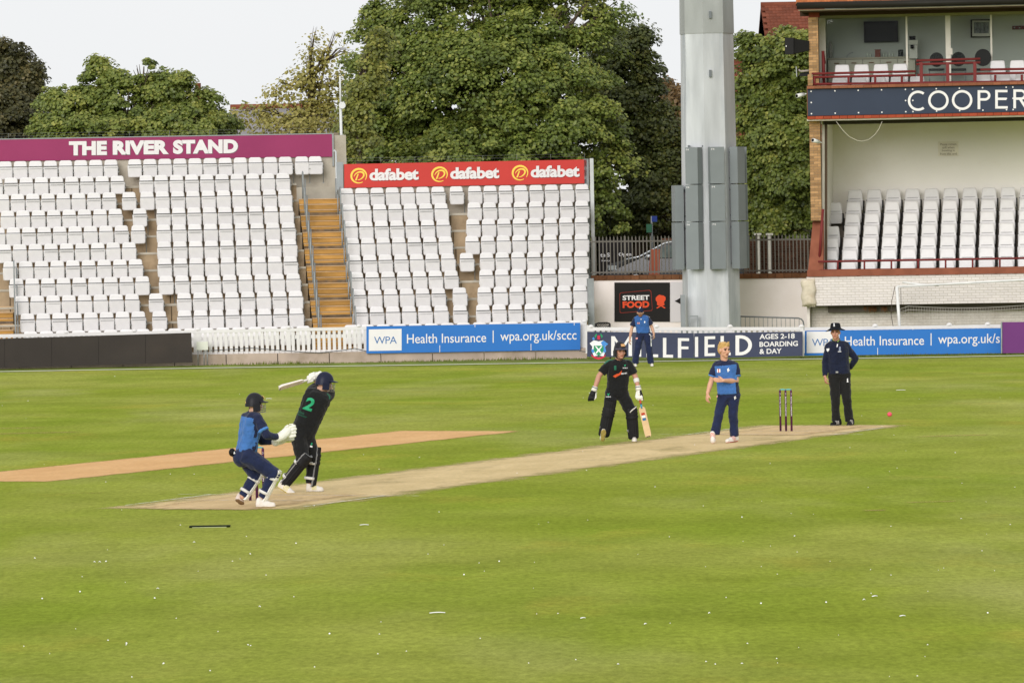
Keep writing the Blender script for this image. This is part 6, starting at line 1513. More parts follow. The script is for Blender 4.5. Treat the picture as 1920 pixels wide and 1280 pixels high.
def helmet(parent, base, c, up, fwd, shell_m, bars_m, s=1.0, badge_m=None, peak_m=None, grille=True):
    """cricket helmet: shell, ear guards, peak and face grille, all children of the person"""
    r, f, u = frame(up, fwd); mb = MB(); n, m_ = 22, 9; c = c + u * .018 * s
    for j in range(m_ + 1):
        for i in range(n):
            a = 2 * math.pi * i / n; front = max(0, math.cos(a)); low = -.055 * (1 - front * 1.25) - .0 * front; th = math.pi / 2 * j / m_
            # lower rim dips over the ears and neck and rises over the brow
            z = math.sin(math.pi / 2 * (1 - j / m_)) * .122 if j < m_ else 0
            rr_ = math.cos(math.pi / 2 * (1 - j / m_))
            p = r * math.sin(a) * .098 * rr_ + f * (math.cos(a) * .122 * rr_ - .006) + u * (z + .015 + (low if j == m_ else low * (j / m_) ** 3))
            mb.v.append(c + p * s)
    for j in range(m_):
        for i in range(n):
            a = j * n + i; b = j * n + (i + 1) % n; mb.f.append((a, a + n, b + n, b)); mb.mi.append(0); mb.sm.append(True)
    mb.f.append(tuple(range(n))); mb.mi.append(0); mb.sm.append(True)
    for k in (-1, 1):
        q = c + r * .088 * k * s - u * .055 * s - f * .005 * s; mb.box(q, r * .012 * s, f * .045 * s, u * .045 * s)
    sh = mb.build('helmet', shell_m, parent, base)
    mb = MB(); pk = []
    for i in range(13):
        a = math.radians(-72 + 144 * i / 12); ca = math.cos(a)
        pk.append((c + (r * math.sin(a) * .099 + f * (ca * .122 - .006) + u * .030) * s, c + (r * math.sin(a) * .108 + f * (ca * .122 + .058 * ca) + u * (.012)) * s))
    for i in range(12):
        mb.face([pk[i][0], pk[i][1], pk[i + 1][1], pk[i + 1][0]], 0, True); mb.face([pk[i][0] - u * .012 * s, pk[i + 1][0] - u * .012 * s, pk[i + 1][1] - u * .008 * s, pk[i][1] - u * .008 * s], 0, True); mb.face([pk[i][1], pk[i][1] - u * .008 * s, pk[i + 1][1] - u * .008 * s, pk[i + 1][1]], 0, True)
    mb.build('peak', peak_m or shell_m, sh)
    for z in (-.035, -.062, -.09, -.115) if grille else ():
        mb = MB(); mb.tube([c + (r * math.sin(a) * .093 + f * (math.cos(a) * .15 - .01) + u * z) * s for a in [math.radians(-78 + 156 * i / 12) for i in range(13)]], .0035 * s, 5); mb.build('grille_bar', bars_m, sh)
    for a in (-55, -18, 18, 55) if grille else ():
        a = math.radians(a); mb = MB(); p = r * math.sin(a) * .093 + f * (math.cos(a) * .15 - .01); mb.tube([c + (p - u * .115) * s, c + (p + u * .005) * s], .003 * s, 5); mb.build('grille_bar', bars_m, sh)
    if badge_m:
        mb = MB(); q = c + (f * .112 + u * .075) * s; d = (f * .8 + u * .5).normalized(); v = r.cross(d).normalized(); mb.box(q, r * .03 * s, d * .006, v * .022 * s); mb.build('badge', badge_m, sh)
    return sh
def bat_mesh(name, handle_end, toe, face_n, label, group, grip_cols, base_z=None):
    """cricket bat: shouldered blade with a spine, splice, cane handle with a rubber grip"""
    d = (toe - handle_end); Lt = d.length; d.normalize(); n = (face_n - d * face_n.dot(d)).normalized(); s = d.cross(n); hl = Lt * .36
    root = thing(name, toe, label, 'bat', group); mb = MB(); prof = [(0, .018), (.04, .045), (.09, .054), (.85, .054), (.96, .05), (1, .036)]; bl_ = Lt - hl
    for t, w in prof:
        c = handle_end + d * (hl + bl_ * t); th = .012 + .034 * math.sin(math.pi * min(t * .62 + .12, 1)) ; bow = n * (-.012 * math.sin(math.pi * t))
        mb.v += [c - s * w + n * .010 + bow, c + s * w + n * .010 + bow, c + s * w - n * .008 + bow, c + s * .004 - n * th + bow, c - s * .004 - n * th + bow, c - s * w - n * .008 + bow]
    for i in range(len(prof) - 1):
        for j in range(6): a = 6 * i + j; b = 6 * i + (j + 1) % 6; mb.f.append((a, a + 6, b + 6, b)); mb.mi.append(0); mb.sm.append(False)
    mb.f.append(tuple(range(6))); mb.f.append(tuple(reversed(range(6 * (len(prof) - 1), 6 * len(prof))))); mb.mi += [0, 0]; mb.sm += [False, False]
    blade = mb.build('blade', mat('willow', '#d8bc90', .5, .12, 6, .1, 30) if len(grip_cols) > 2 else mat('pale_willow', '#e6ddd5', .5, .12, 6, .1, 30), root)
    mb = MB(); c = handle_end + d * (hl + bl_ * .985); mb.box(c, s * .034, n * .013, d * bl_ * .014); mb.build('toe_guard', mat('toe_guard_dark', '#4b4037', .6), blade)
    nb = len(grip_cols)
    for i, col_ in enumerate(grip_cols):
        a, b = handle_end + d * hl * i / nb, handle_end + d * (hl + .03) * (i + 1) / nb; mb = MB(); mb.tube([a, b], .0175, 10); mb.build('grip', mat('grip_' + col_[1:], col_, .7), root)
    # maker's sticker low on the splice
    mb = MB(); c = handle_end + d * (hl + bl_ * .2) + n * .013; 
    for k, col_ in ((0, '#b7432f'), (1, '#e8e8e6'), (2, '#3a6f9f')) if len(grip_cols) > 2 else ():
        mb = MB(); q = c + d * (.045 * k); mb.face([q - s * .03, q + s * .03, q + s * .03 + d * .04, q - s * .03 + d * .04]); mb.build('sticker', mat('sticker_' + col_[1:], col_, .5), blade)
    return root
class Fig:
    def __init__(self, ox, oy, sc, foot): self.ox, self.oy, self.sc = ox, oy, sc; self.Y = ground(*foot).y
    def px(self, zx, zy): return self.ox + zx * self.sc, self.oy + zy * self.sc
    def J(self, zx, zy, dd=0.0): return at(*self.px(zx, zy), self.Y + dd)
    def G(self, zx, zy):
        return ground(*self.px(zx, zy))
def torso(L, HL, HR, SL, SR, N, infl=0.0, belly=0.0, fwd=None, fa=1.0):
    """trunk of several fused columns; chest deeper than waist"""
    HC, SC = (HL + HR) / 2, (SL + SR) / 2
    for t in (.2, .5, .8):
        a = lerp(HL, HR, t); b = lerp(SL, SR, .14 + .72 * t) ; b = lerp(b, HC, .10); m_ = lerp(a, b, .5)
        L.cap(a, m_, .105 + infl, .098 + infl, 0, fa=fa); L.cap(m_, b, .098 + infl, .108 + infl, 0)
    L.cap(lerp(SL, SR, .1), lerp(SL, SR, .9), .058 + infl * .7, .058 + infl * .7, 0); L.cap(lerp(SC, HC, .06), N, .075 + infl * .4, .06, 0)
    if belly and fwd is not None: L.ell(lerp(HC, SC, .3) + fwd * .06, Vector((.15, 0, 0)), Vector((0, .12, 0)), Vector((0, 0, .17)), 0)
def person(F, label, j, spec):
    """j: joints (world points); spec: clothing"""
    base = spec['base']; sk = spec.get('skin', skin_m)
    B_ = Layer(); hc = j['head']; hu = spec.get('head_up', Vector((0, 0, 1))); hf = spec['head_f']; hs = spec.get('head_s', 1.0)
    r, f, u = add_head(B_, hc, hu, hf, hs)
    B_.cap(hc - u * .07 - f * .015, j['N'], .056, .062, 4); torso(B_, j['HL'], j['HR'], j['SL'], j['SR'], j['N'])
    for s in 'LR':
        B_.cap(j['S' + s], j['E' + s], .052, .043, 1); B_.cap(j['E' + s], lerp(j['E' + s], j['W' + s], .35), .043, .044, 2); B_.cap(lerp(j['E' + s], j['W' + s], .35), j['W' + s], .044, .029, 2)
        h = spec['hands'].get(s)
        if h: add_hand(B_, j['W' + s], *h)
        B_.cap(j['H' + s], j['K' + s], .088, .062, 3); B_.cap(j['K' + s], lerp(j['K' + s], j['A' + s], .35), .060, .062, 3); B_.cap(lerp(j['K' + s], j['A' + s], .35), j['A' + s], .062, .042, 3)
    fc = face_class(hc, r, f, u, hs, spec.get('stubble'))
    body = B_.build('person', [sk, lip_m, brow_m, eye_m, stub_m], None, base, .0068, 2, 0, .1, lambda p, n: fc(p) if (p - hc).length < .2 else 0)
    tag(body, label, 'person')
    # ---- shirt
    S_ = Layer(); torso(S_, j['HL'] + spec.get('hem', Vector((0, 0, -.02))), j['HR'] + spec.get('hem', Vector((0, 0, -.02))), j['SL'], j['SR'], j['N'], spec.get('infl', .024), spec.get('belly', 0), hf, .12)
    sl = spec.get('sleeve', .62); loose = spec.get('loose', .028)
    for s, t in (('L', 1), ('R', 2)):
        if sl <= 1: S_.cap(j['S' + s], lerp(j['S' + s], j['E' + s], sl), .064, .05 + loose, t, fb=.15)
        else:
            S_.cap(j['S' + s], j['E' + s], .066, .058, t); S_.cap(j['E' + s], lerp(j['E' + s], j['W' + s], .93), .058, .044, t, fb=.15)
    tr_, tf_, tu_ = frame((j['SL'] + j['SR']) / 2 - (j['HL'] + j['HR']) / 2, spec['chest_f']); org = (j['HL'] + j['HR']) / 2
    if sl <= 1:
        ends = {1: (lerp(j['SL'], j['EL'], sl), (j['EL'] - j['SL']).normalized()), 2: (lerp(j['SR'], j['ER'], sl), (j['ER'] - j['SR']).normalized())}
    else: ends = {}
    Hs = ((j['SL'] + j['SR']) / 2 - org).length; cls = spec.get('shirt_cls')
    def sc(p, n):
        if not cls: return 0
        q, t, s_ = S_.near(p); x, y, z = (p - org).dot(tr_), (p - org).dot(tf_), (p - org).dot(tu_) / Hs
        ed = (p - ends[t][0]).dot(ends[t][1]) if t in ends else -1
        return cls(t, x, y, z, ed)
    shirt = S_.build('shirt', spec['shirt_m'], body, base, .0105, 3, spec.get('wr', .022), .075, sc)
    # ---- trousers
    T_ = Layer(); w = spec.get('leg_r', (.102, .088, .082, .078))
    wa = lerp((j['HL'] + j['HR']) / 2, (j['SL'] + j['SR']) / 2, .12); off_ = (j['HR'] - j['HL']) * .42
    T_.cap(wa - off_, wa + off_, .104, .104, 0); T_.cap(j['HL'], j['HR'], .113, .113, 0)
    if spec.get('seat'): T_.ell((j['HL'] + j['HR']) / 2 + spec['seat'], Vector((.13, 0, 0)), Vector((0, .13, 0)), Vector((0, 0, .13)), 0)
    for s, t in (('L', 1), ('R', 2)):
        T_.cap(j['H' + s], j['K' + s], w[0], w[1], t); T_.cap(j['K' + s], lerp(j['K' + s], j['A' + s], .5), w[1], w[2], t); T_.cap(lerp(j['K' + s], j['A' + s], .5), lerp(j['K' + s], j['A' + s], spec.get('cuff', .93)), w[2], w[3], t, fb=.15)
    trousers = T_.build('trousers', spec['trouser_m'], body, base, .0105, 3, spec.get('wr', .022) * 1.15, .10)
    # collar ring
    if spec.get('collar'):
        mb = MB(); mb.tube([j['N'] + tu_ * .012 + (tr_ * math.cos(a) * .068 + tf_ * (math.sin(a) * .072 + .012) - tu_ * .028 * math.sin(a)) for a in [2 * math.pi * i / 20 for i in range(21)]], .011, 6, cap=False); mb.build('collar', spec['collar'], body, base)
    return body, shirt, trousers, (tr_, tf_, tu_, org, Hs), (r, f, u)
V3 = lambda *a: Vector(a)
blue_sh = cloth('kent_blue', '#3f6cab'); navy_sh = cloth('navy_cloth', '#1d2440'); trim_sh = cloth('pale_blue_trim', '#4f86cc'); black_sh = cloth('black_cloth', '#161718'); green_tr = cloth('green_piping', '#27684f')
navy_tr = cloth('navy_trousers', '#1e2746'); ump_sh = cloth('umpire_navy', '#161d33'); ump_tr = cloth('umpire_black', '#191a1a'); lime = cloth('lime_trim', '#b9de6a')
shoe_w = mat('shoe_white', '#dcd6cd', .6, .1, 10); sole_y = mat('sole_yellow', '#c5b53a', .7, .1); sole_b = mat('sole_brown', '#8d7a55', .8, .15); sole_r = mat('sole_red', '#c64a3c', .6, .1); shoe_k = mat('shoe_black', '#1e1d1d', .5, .1); shoe_red = mat('shoe_coral', '#d96a5c', .6, .1)
glove_w = mat('glove_white', '#e4e2da', .7, .1, 12, .3, 30); pad_w = mat('pad_white', '#e9e6dc', .6, .06, 8); pad_k = mat('pad_black', '#242426', .6, .1, 10); pad_edge = mat('pad_edge_grey', '#8f8f90', .6); strap_w = mat('strap_white', '#d6d4cf', .7, .08); strap_g = mat('strap_grey', '#b7b4b2', .7, .08)
hel_navy = mat('helmet_navy', '#23263a', .35, .06, 6); hel_k = mat('helmet_black', '#26262b', .4, .06, 6); steel_b = mat('grille_steel', '#9a9a98', .35, .05, metal=.6); white_p = mat('print_white', '#e9e9ea', .6, .02); red_p = mat('print_red', '#c4453a', .6); green_p = mat('print_green', '#2f9a6c', .6); org_p = mat('print_orange', '#c9512c', .6)

# ------------------------------------------------------------ wicketkeeper
F = Fig(420, 730, .1797, (495, 950)); Jt = F.J
kb = F.G(350, 1222); kb.z = 0
j = dict(head=Jt(322, 158, .0), N=Jt(300, 238, .02), SL=Jt(240, 290, .15), SR=Jt(352, 296, -.14), EL=Jt(395, 540, .26), WL=Jt(560, 535, .14), ER=Jt(445, 478, -.20), WR=Jt(572, 500, -.06),
         HL=Jt(215, 690, .10), HR=Jt(250, 700, -.10), KL=Jt(330, 900, .14), AL=Jt(195, 1115, .10), KR=Jt(520, 875, -.12), AR=Jt(395, 1130, -.10))
def kcls(t, x, y, z, ed):
    if t: return 2 if ed > -.022 else 1
    if z < .10: return 1
    if y > .10 or x > .178 or z > 1.0: return 1
    return 0
body, shirt, tro, (tr_, tf_, tu_, org, Hs), hfr = person(F, 'crouching wicketkeeper in blue and navy with white gloves and pads', j, dict(base=kb, head_f=V3(.93, .35, -.05), head_s=.98, chest_f=V3(.83, .5, -.2), hands={}, shirt_m=[blue_sh, navy_sh, trim_sh], shirt_cls=kcls, trouser_m=[navy_tr], sleeve=.72, seat=V3(-.05, -.03, -.01), leg_r=(.128, .088, .072, .062), cuff=.97, hem=V3(0, 0, .05), infl=.022))
LS = Layer()
for s in 'LR': LS.cap(lerp(j['S' + s], j['E' + s], .6), j['E' + s], .054, .056, 0); LS.cap(j['E' + s], lerp(j['E' + s], j['W' + s], .95), .056, .046, 0)
LS.build('undershirt', [navy_sh], body, kb, .0105, 3, .012, .06)
helmet(body, kb, j['head'], V3(0, 0, 1), V3(.93, .35, -.05), hel_k, steel_b, 1.03, mat('badge_gold', '#b8a064', .5))
mb = MB(); q = j['head'] + V3(-.115, -.035, .03); mb.ball(q, (.012, .02, .02), 8, 6); mb.build('rear_badge', mat('badge_gold', '#b8a064'), body, kb)
for s, k in (('L', .09), ('R', -.02)):
    GL = Layer(); w_ = j['W' + s]; d = (Jt(660, 470, k) - Jt(575, 510, k)).normalized(); GL.cap(w_ - d * .03, w_ + d * .06, .058, .068, 0); GL.ell(w_ + d * .11 + V3(0, 0, .01), d * .075, V3(0, .062, 0), V3(0, 0, .072), 0)
    for i in range(4):
        p = w_ + d * .13 + V3(0, (i - 1.5) * .004, .058 - i * .034); e = p + (d * .75 + V3(.15, 0, .12 - .12 * i)).normalized() * (.075 - .008 * abs(i - 1)); GL.cap(p, e, .023, .021, 0); GL.cap(e, e + (d + V3(0, (.6 if s == 'L' else .25), -.3)).normalized() * .035, .021, .018, 0)
    GL.cap(w_ + d * .06 + V3(0, 0, .05), w_ + d * .13 + V3(0, -.02, .095), .024, .02, 0)
    GL.build('glove', [glove_w], body, kb, .0075, 2, .008, .04)
for s, ff in (('L', V3(.9, .35, 0)), ('R', V3(.95, .15, 0))):
    straps_pad(body, kb, j['A' + s], j['K' + s], ff, pad_w, strap_w, None, .07, .078, half=64)
shoe(body, kb, Jt(120, 1150, .09), Jt(205, 1208, .16), V3(-.55, -.2, .8), [mat('shoe_pink_white', '#d9c9bf', .6, .1), mat('sole_dark_tan', '#7c6448', .8), shoe_w])
p_ = F.G(345, 1214); p_.z = .0; q_ = F.G(560, 1212); q_.z = .0
shoe(body, kb, V3(p_.x, j['AR'].y - .03, .0), V3(p_.x + .27, j['AR'].y - .01, .0), V3(0, 0, 1), [shoe_w, sole_b, strap_w])
mb = MB(); c = Jt(85, 655, -.06); mb.ball(c, (.045, .05, .055), 10, 8); mb.build('pouch', mat('pouch_black', '#17171a', .5), body, kb)
mb = MB(); mb.face([c + V3(.02, -.055, -.02), c + V3(.045, -.05, -.015), c + V3(.03, -.055, .02)]); mb.build('pouch_mark', white_p, body, kb)

# ------------------------------------------------------------ batter on strike
F = Fig(515, 685, .2032, (590, 922)); Jt = F.J
bb = F.G(330, 1175); bb.z = 0
j = dict(head=Jt(462, 165, .03), N=Jt(405, 232, .03), SL=Jt(318, 250, -.02), SR=Jt(488, 305, .02), EL=Jt(392, 190, .24), WL=Jt(385, 118, .18), ER=Jt(520, 235, .26), WR=Jt(408, 128, .22),
         HL=Jt(215, 625, .0), HR=Jt(290, 655, .06), KL=Jt(262, 868, -.10), AL=Jt(88, 1085, -.02), KR=Jt(355, 860, .08), AR=Jt(325, 1095, .06))
body, shirt, tro, (tr_, tf_, tu_, org, Hs), hfr = person(F, 'batter in black with number 2 swinging the bat behind his helmet', j, dict(base=bb, head_f=V3(.95, .3, -.1), head_up=V3(.1, 0, 1), chest_f=V3(.25, .95, 0), hands={}, shirt_m=[black_sh, green_tr], shirt_cls=lambda t, x, y, z, ed: 1 if (z > 1.03 and abs(x) > .10 and abs(x) < .17 and abs(y) < .015 and not t) else 0, trouser_m=[black_sh], sleeve=.7, leg_r=(.122, .094, .076, .06), cuff=.96, hem=V3(0, 0, 0), seat=V3(-.02, -.04, .02), wr=.018, infl=.036))
helmet(body, bb, j['head'], V3(.1, 0, 1), V3(.95, .3, -.1), hel_navy, steel_b, 1.05)
d_ = -tf_; uu = (Jt(372, 322) - Jt(300, 290)).normalized(); vv = (Jt(330, 290) - Jt(285, 400)).normalized()
ss = .2032 * F.Y / FPX
decal('back_number', shirt, bb, [tpoly('2', 86 * ss, 122 * ss, .035)], Jt(250, 402, -.3), (Jt(330, 420) - Jt(255, 395)).normalized(), (Jt(312, 290) - Jt(258, 402)).normalized(), V3(0, 1, 0), green_p, shirt)
decal('back_print', shirt, bb, [tpoly('Glove', 60 * ss, 26 * ss, .0), tpoly('worcester', 95 * ss, 14 * ss, .0, 4 * ss, -20 * ss)], Jt(205, 440, -.3), (Jt(330, 470) - Jt(205, 430)).normalized(), (Jt(312, 290) - Jt(258, 402)).normalized(), V3(0, 1, 0), green_tr, shirt)
decal('white_flash', tro, bb, [shape((0, 0), (55 * ss, 4 * ss), (58 * ss, 13 * ss), (8 * ss, 9 * ss))], Jt(128, 548, -.3), V3(1, 0, 0), V3(0, 0, 1), V3(0, 1, 0), white_p, tro)
decal('thigh_crest', tro, bb, [shape((0, 0), (14 * ss, 4 * ss), (18 * ss, 26 * ss), (4 * ss, 22 * ss))], Jt(325, 745, -.3), V3(1, 0, 0), V3(0, 0, 1), V3(0, 1, 0), green_p, tro); decal('thigh_print', tro, bb, [shape((0, 0), (22 * ss, -6 * ss), (24 * ss, 8 * ss), (2 * ss, 14 * ss))], Jt(318, 758, -.3), V3(1, 0, 0), V3(0, 0, 1), V3(0, 1, 0), white_p, tro)
for s, wz in (('L', 0), ('R', .02)):
    GL = Layer(); d = V3(-.8, .0, -.05).normalized(); w_ = Jt(378 - 20 * (s == 'L'), 92 + 22 * (s == 'L'), .17)
    GL.ell(w_, V3(.075, 0, .01), V3(0, .055, 0), V3(-.01, 0, .048), 0); GL.cap(w_ + V3(.06, 0, .01), lerp(w_, j['W' + s], .6) + V3(.05, 0, 0), .05, .048, 0)
    for i in range(4): p = w_ + V3(-.02 + .003 * i, -.045, .035 - .024 * i); GL.cap(p, p + V3(-.055, .01, -.02), .017, .016, 0); GL.cap(p + V3(-.055, .01, -.02), p + V3(-.065, .05, -.03), .016, .014, 0)
    GL.cap(w_ + V3(-.02, -.05, .0), w_ + V3(-.07, -.05, -.035), .016, .014, 0); GL.build('glove', [glove_w], body, bb, .0075, 2, .006, .04)
straps_pad(body, bb, j['AL'], j['KL'], V3(.75, -.62, -.1), pad_k, strap_w, None, .11, .084, half=78, edge_m=pad_edge)
straps_pad(body, bb, j['AR'], j['KR'], V3(.97, .2, 0), pad_k, strap_w, None, .17, .084, half=72, edge_m=pad_edge)
shoe(body, bb, Jt(22, 1118, -.02), Jt(182, 1210, -.12), V3(.2, -.1, 1), [shoe_w, sole_y, mat('shoe_yellow', '#c9bd4e', .6)])
p_ = F.G(285, 1170); p_.z = 0; shoe(body, bb, V3(p_.x, j['AR'].y, 0), V3(p_.x + .255, j['AR'].y - .02, 0), V3(0, 0, 1), [shoe_w, mat('sole_grey', '#b9b4a8', .7), mat('shoe_yellow', '#c9bd4e')])
bat_mesh('cricket_bat', Jt(395, 105, .16), Jt(42, 213, .02), V3(.15, -.45, -.85), 'pale cricket bat raised behind the helmet of the swinging batter', 'cricket bats', ['#d9d6cf', '#cfcac2'])

# ------------------------------------------------------------ batter at the bowler's end
F = Fig(1090, 630, .1641, (1187, 828)); Jt = F.J
nb_ = F.G(590, 1205); nb_.z = gz(nb_.y)
fr_ = F.G(245, 1225).y - F.Y
j = dict(head=Jt(443, 178, -.05), N=Jt(425, 275, .0), SR=Jt(315, 315, .0), SL=Jt(545, 318, .02), ER=Jt(203, 452, -.02), WR=Jt(152, 600, -.08), EL=Jt(618, 462, .0), WL=Jt(650, 590, -.08),
         HR=Jt(345, 655, .02), HL=Jt(465, 655, .04), KR=Jt(310, 868, -.10), AR=Jt(262, 1105, -.04), KL=Jt(572, 885, -.02), AL=Jt(592, 1130, .03))
body, shirt, tro, (tr_, tf_, tu_, org, Hs), hfr = person(F, 'standing batter in black with black pads, bat held low in his left hand', j, dict(base=nb_, head_f=V3(.38, -.92, -.1), chest_f=V3(.1, -1, -.1), hands={}, skin=skin_red, shirt_m=[black_sh, green_tr], shirt_cls=lambda t, x, y, z, ed: 1 if (z > .97 and -.02 < y < .035 and abs(x) > .09) else 0, trouser_m=[black_sh], sleeve=.75, leg_r=(.112, .09, .078, .066), cuff=.9, hem=V3(0, 0, -.03), wr=.018))
helmet(body, nb_, j['head'] + V3(0, 0, .01), V3(0, 0, 1), V3(.38, -.92, -.02), hel_k, mat('strap_black', '#1c1c1e', .6), 1.05, mat('badge_tan', '#c79a68', .5), mat('peak_grey', '#4a4650', .5), False)
mb = MB(); mb.tube([j['head'] + V3(-.085, -.02, -.03), j['head'] + V3(-.06, -.05, -.10), j['head'] + V3(.0, -.07, -.13), j['head'] + V3(.06, -.03, -.10), j['head'] + V3(.085, .02, -.03)], .008, 6); mb.build('chin_strap', mat('strap_black', '#1c1c1e', .6), body, nb_)
ss = .1641 * F.Y / FPX; D_ = V3(0, 1, 0); X_ = V3(1, 0, 0)
decal('crest', shirt, nb_, [shape((0, 20 * ss), (9 * ss, 0), (14 * ss, 0), (26 * ss, 26 * ss), (14 * ss, 18 * ss))], Jt(490, 350, -.3), X_, ZV, D_, green_p, shirt); decal('crest_text', shirt, nb_, [tpoly('WORCS', 56 * ss, 12 * ss, .03)], Jt(475, 374, -.3), X_, ZV, D_, white_p, shirt)
decal('maker_mark', shirt, nb_, [shape((0, 0), (26 * ss, 0), (26 * ss, 52 * ss), (0, 50 * ss))], Jt(377, 392, -.3), X_, ZV, D_, green_tr, shirt)
decal('sponsor_splash', shirt, nb_, [shape((0, 8 * ss), (40 * ss, 32 * ss), (70 * ss, 38 * ss), (108 * ss, 74 * ss), (96 * ss, 30 * ss), (62 * ss, 10 * ss), (30 * ss, -8 * ss))], Jt(362, 470, -.3), X_, ZV, D_, org_p, shirt); decal('sponsor_text', shirt, nb_, [tpoly('BEARS', 66 * ss, 16 * ss, .02)], Jt(460, 442, -.3), (X_ + ZV * .12).normalized(), ZV, D_, white_p, shirt)
decal('thigh_crest', tro, nb_, [shape((0, 26 * ss), (10 * ss, 0), (18 * ss, 0), (30 * ss, 30 * ss), (16 * ss, 20 * ss))], Jt(298, 684, -.3), X_, ZV, D_, green_p, tro); decal('thigh_text', tro, nb_, [tpoly('WORCS', 60 * ss, 12 * ss, .03)], Jt(280, 704, -.3), X_, ZV, D_, white_p, tro)
mb = MB(); a_, b_ = lerp(j['EL'], j['WL'], .2), lerp(j['EL'], j['WL'], .55); mb.tube([a_, lerp(a_, b_, .1), lerp(a_, b_, .9), b_], [.046, .05, .046, .042], 14); mb.build('arm_guard', strap_w, body, nb_)
for s, out, gm_ in (('R', V3(-.35, -.1, -.95), pad_k), ('L', V3(.15, -.1, -1), glove_w)):
    GL = Layer(); w_ = j['W' + s]; d = out.normalized(); GL.cap(w_ + d * .05, w_ + d * .10, .045, .052, 0)
    sd = V3(1, 0, 0); 
    for i in range(4):
        p = w_ + d * .11 + sd * (i - 1.5) * .026 + V3(0, -.012, 0); e = p + (d + V3(0, -.15, 0)).normalized() * .055; GL.cap(p, e, .019, .018, 0); GL.cap(e, e + (d * .7 + V3(.1, .5, 0)).normalized() * .045, .018, .016, 0)
    tx_ = V3(1 if s == 'R' else -1, -.3, -.5); GL.cap(w_ + d * .06 + tx_ * .03, w_ + d * .12 + tx_ * .055, .02, .018, 1); GL.cap(w_ + d * .12 + tx_ * .055, w_ + d * .155 + tx_ * .05, .018, .015, 1)
    GL.build('glove', [pad_k, glove_w], body, nb_, .0075, 2, .006, .04, (lambda GL: (lambda p, n: 1 if GL.near(p)[1] == 1 else 0))(GL) if s == 'R' else (lambda p, n: 1 if n.x < .25 else 0))
    mb = MB(); mb.tube([w_ - d * .035, w_ + d * .045], [.044, .05], 14); mb.build('glove_cuff', glove_w, body, nb_); mb = MB(); mb.tube([w_ - d * .02, w_ - d * .008], .0485, 14); mb.build('cuff_band', pad_k, body, nb_)
straps_pad(body, nb_, j['AR'], j['KR'], V3(.12, -1, -.1), pad_k, strap_w, None, .22, .09, half=80, bottom_ext=-.06)
straps_pad(body, nb_, j['AL'], j['KL'], V3(.35, -.9, 0), pad_k, strap_w, None, .12, .09, half=80, bottom_ext=-.06)
mb = MB(); mb.tube([Jt(555, 872, -.13), Jt(580, 845, -.135), Jt(610, 822, -.12), Jt(630, 806, -.08)], .010, 6); mb.build('pad_edge', strap_w, body, nb_)
hk_ = F.G(245, 1226); shoe(body, nb_, V3(hk_.x - .005, hk_.y + .03, gz(hk_.y) + .02), Jt(258, 1062, fr_ - .09), V3(.02, .6, .55), [shoe_w, mat('sole_gold', '#a3904f', .8, .3, 20), strap_w])
shoe(body, nb_, Jt(605, 1150, .10) * 1 + V3(0, 0, -.09), V3(Jt(590, 1190).x + .02, F.Y - .15, gz(F.Y)), V3(0, .1, 1), [shoe_w, sole_b, strap_g])
bat_mesh('cricket_bat', Jt(642, 610, -.10), Jt(768, 1150, -.08), V3(-.25, -.9, .1), 'bat with blue and red grip hanging from the left hand of the standing batter', 'cricket bats', ['#4f9bb5', '#c4523f', '#4f9bb5', '#c4523f', '#4f9bb5'])

# ------------------------------------------------------------ bowler
F = Fig(1300, 630, .1641, (1372, 829)); Jt = F.J
wb = F.G(440, 1222); wb.z = gz(wb.y); fl_ = F.G(225, 1232).y - F.Y
j = dict(head=Jt(352, 160, -.02), N=Jt(355, 285, .02), SR=Jt(262, 335, .04), SL=Jt(478, 335, .0), ER=Jt(205, 515, .04), WR=Jt(163, 655, .0), EL=Jt(492, 512, -.02), WL=Jt(345, 506, -.26),
         HR=Jt(350, 675, .02), HL=Jt(460, 675, .0), KR=Jt(292, 890, -.06), AR=Jt(250, 1105, -.03), KL=Jt(455, 890, -.02), AL=Jt(470, 1130, .04))
def bcls(t, x, y, z, ed):
    if t: return 2 if ed > -.016 else 1
    if y < -.035 or z > 1.0 + abs(x) * .1 or abs(x) > .185: return 1
    if z < .45 and x < -.13: return 1
    return 0
blue_shirt = [blue_sh, navy_sh, trim_sh]
body, shirt, tro, (tr_, tf_, tu_, org, Hs), hfr = person(F, 'fair-haired bowler in blue shirt and navy trousers with red soled shoes', j, dict(base=wb, head_f=V3(.55, -.83, .02), head_s=1.06, chest_f=V3(-.05, -1, 0), skin=mat('fair_skin', '#cf9f84', .55, .08, 14, spec=.35),
    hands={'R': (V3(-.12, -.1, -1), V3(.6, .6, 0), V3(.5, -.8, 0), .55), 'L': (V3(-1, -.25, .08), V3(.2, .7, -.6), V3(-.1, -.2, 1), .35)}, shirt_m=blue_shirt, shirt_cls=bcls, trouser_m=[navy_tr], sleeve=.70, loose=.034, hem=V3(0, 0, .025), infl=.03, leg_r=(.100, .080, .070, .080), cuff=1.02, collar=navy_sh))
hr, hf_, hu_ = hfr; hc = j['head']; HL_ = Layer(); hair_m = mat('blond_hair', '#c9a468', .6, .25, 30, .5, 60, stretch=(1, 1, 3)); rh = random.Random(4)
HL_.ell(hc + hu_ * .055 - hf_ * .018, hr * .088, hf_ * .108, hu_ * .085, 0); HL_.ell(hc + hu_ * .01 - hf_ * .05, hr * .088, hf_ * .065, hu_ * .09, 0); HL_.cap(hc + hu_ * .098 + hf_ * .05 - hr * .04, hc + hu_ * .10 + hf_ * .055 + hr * .04, .03, .03, 0)
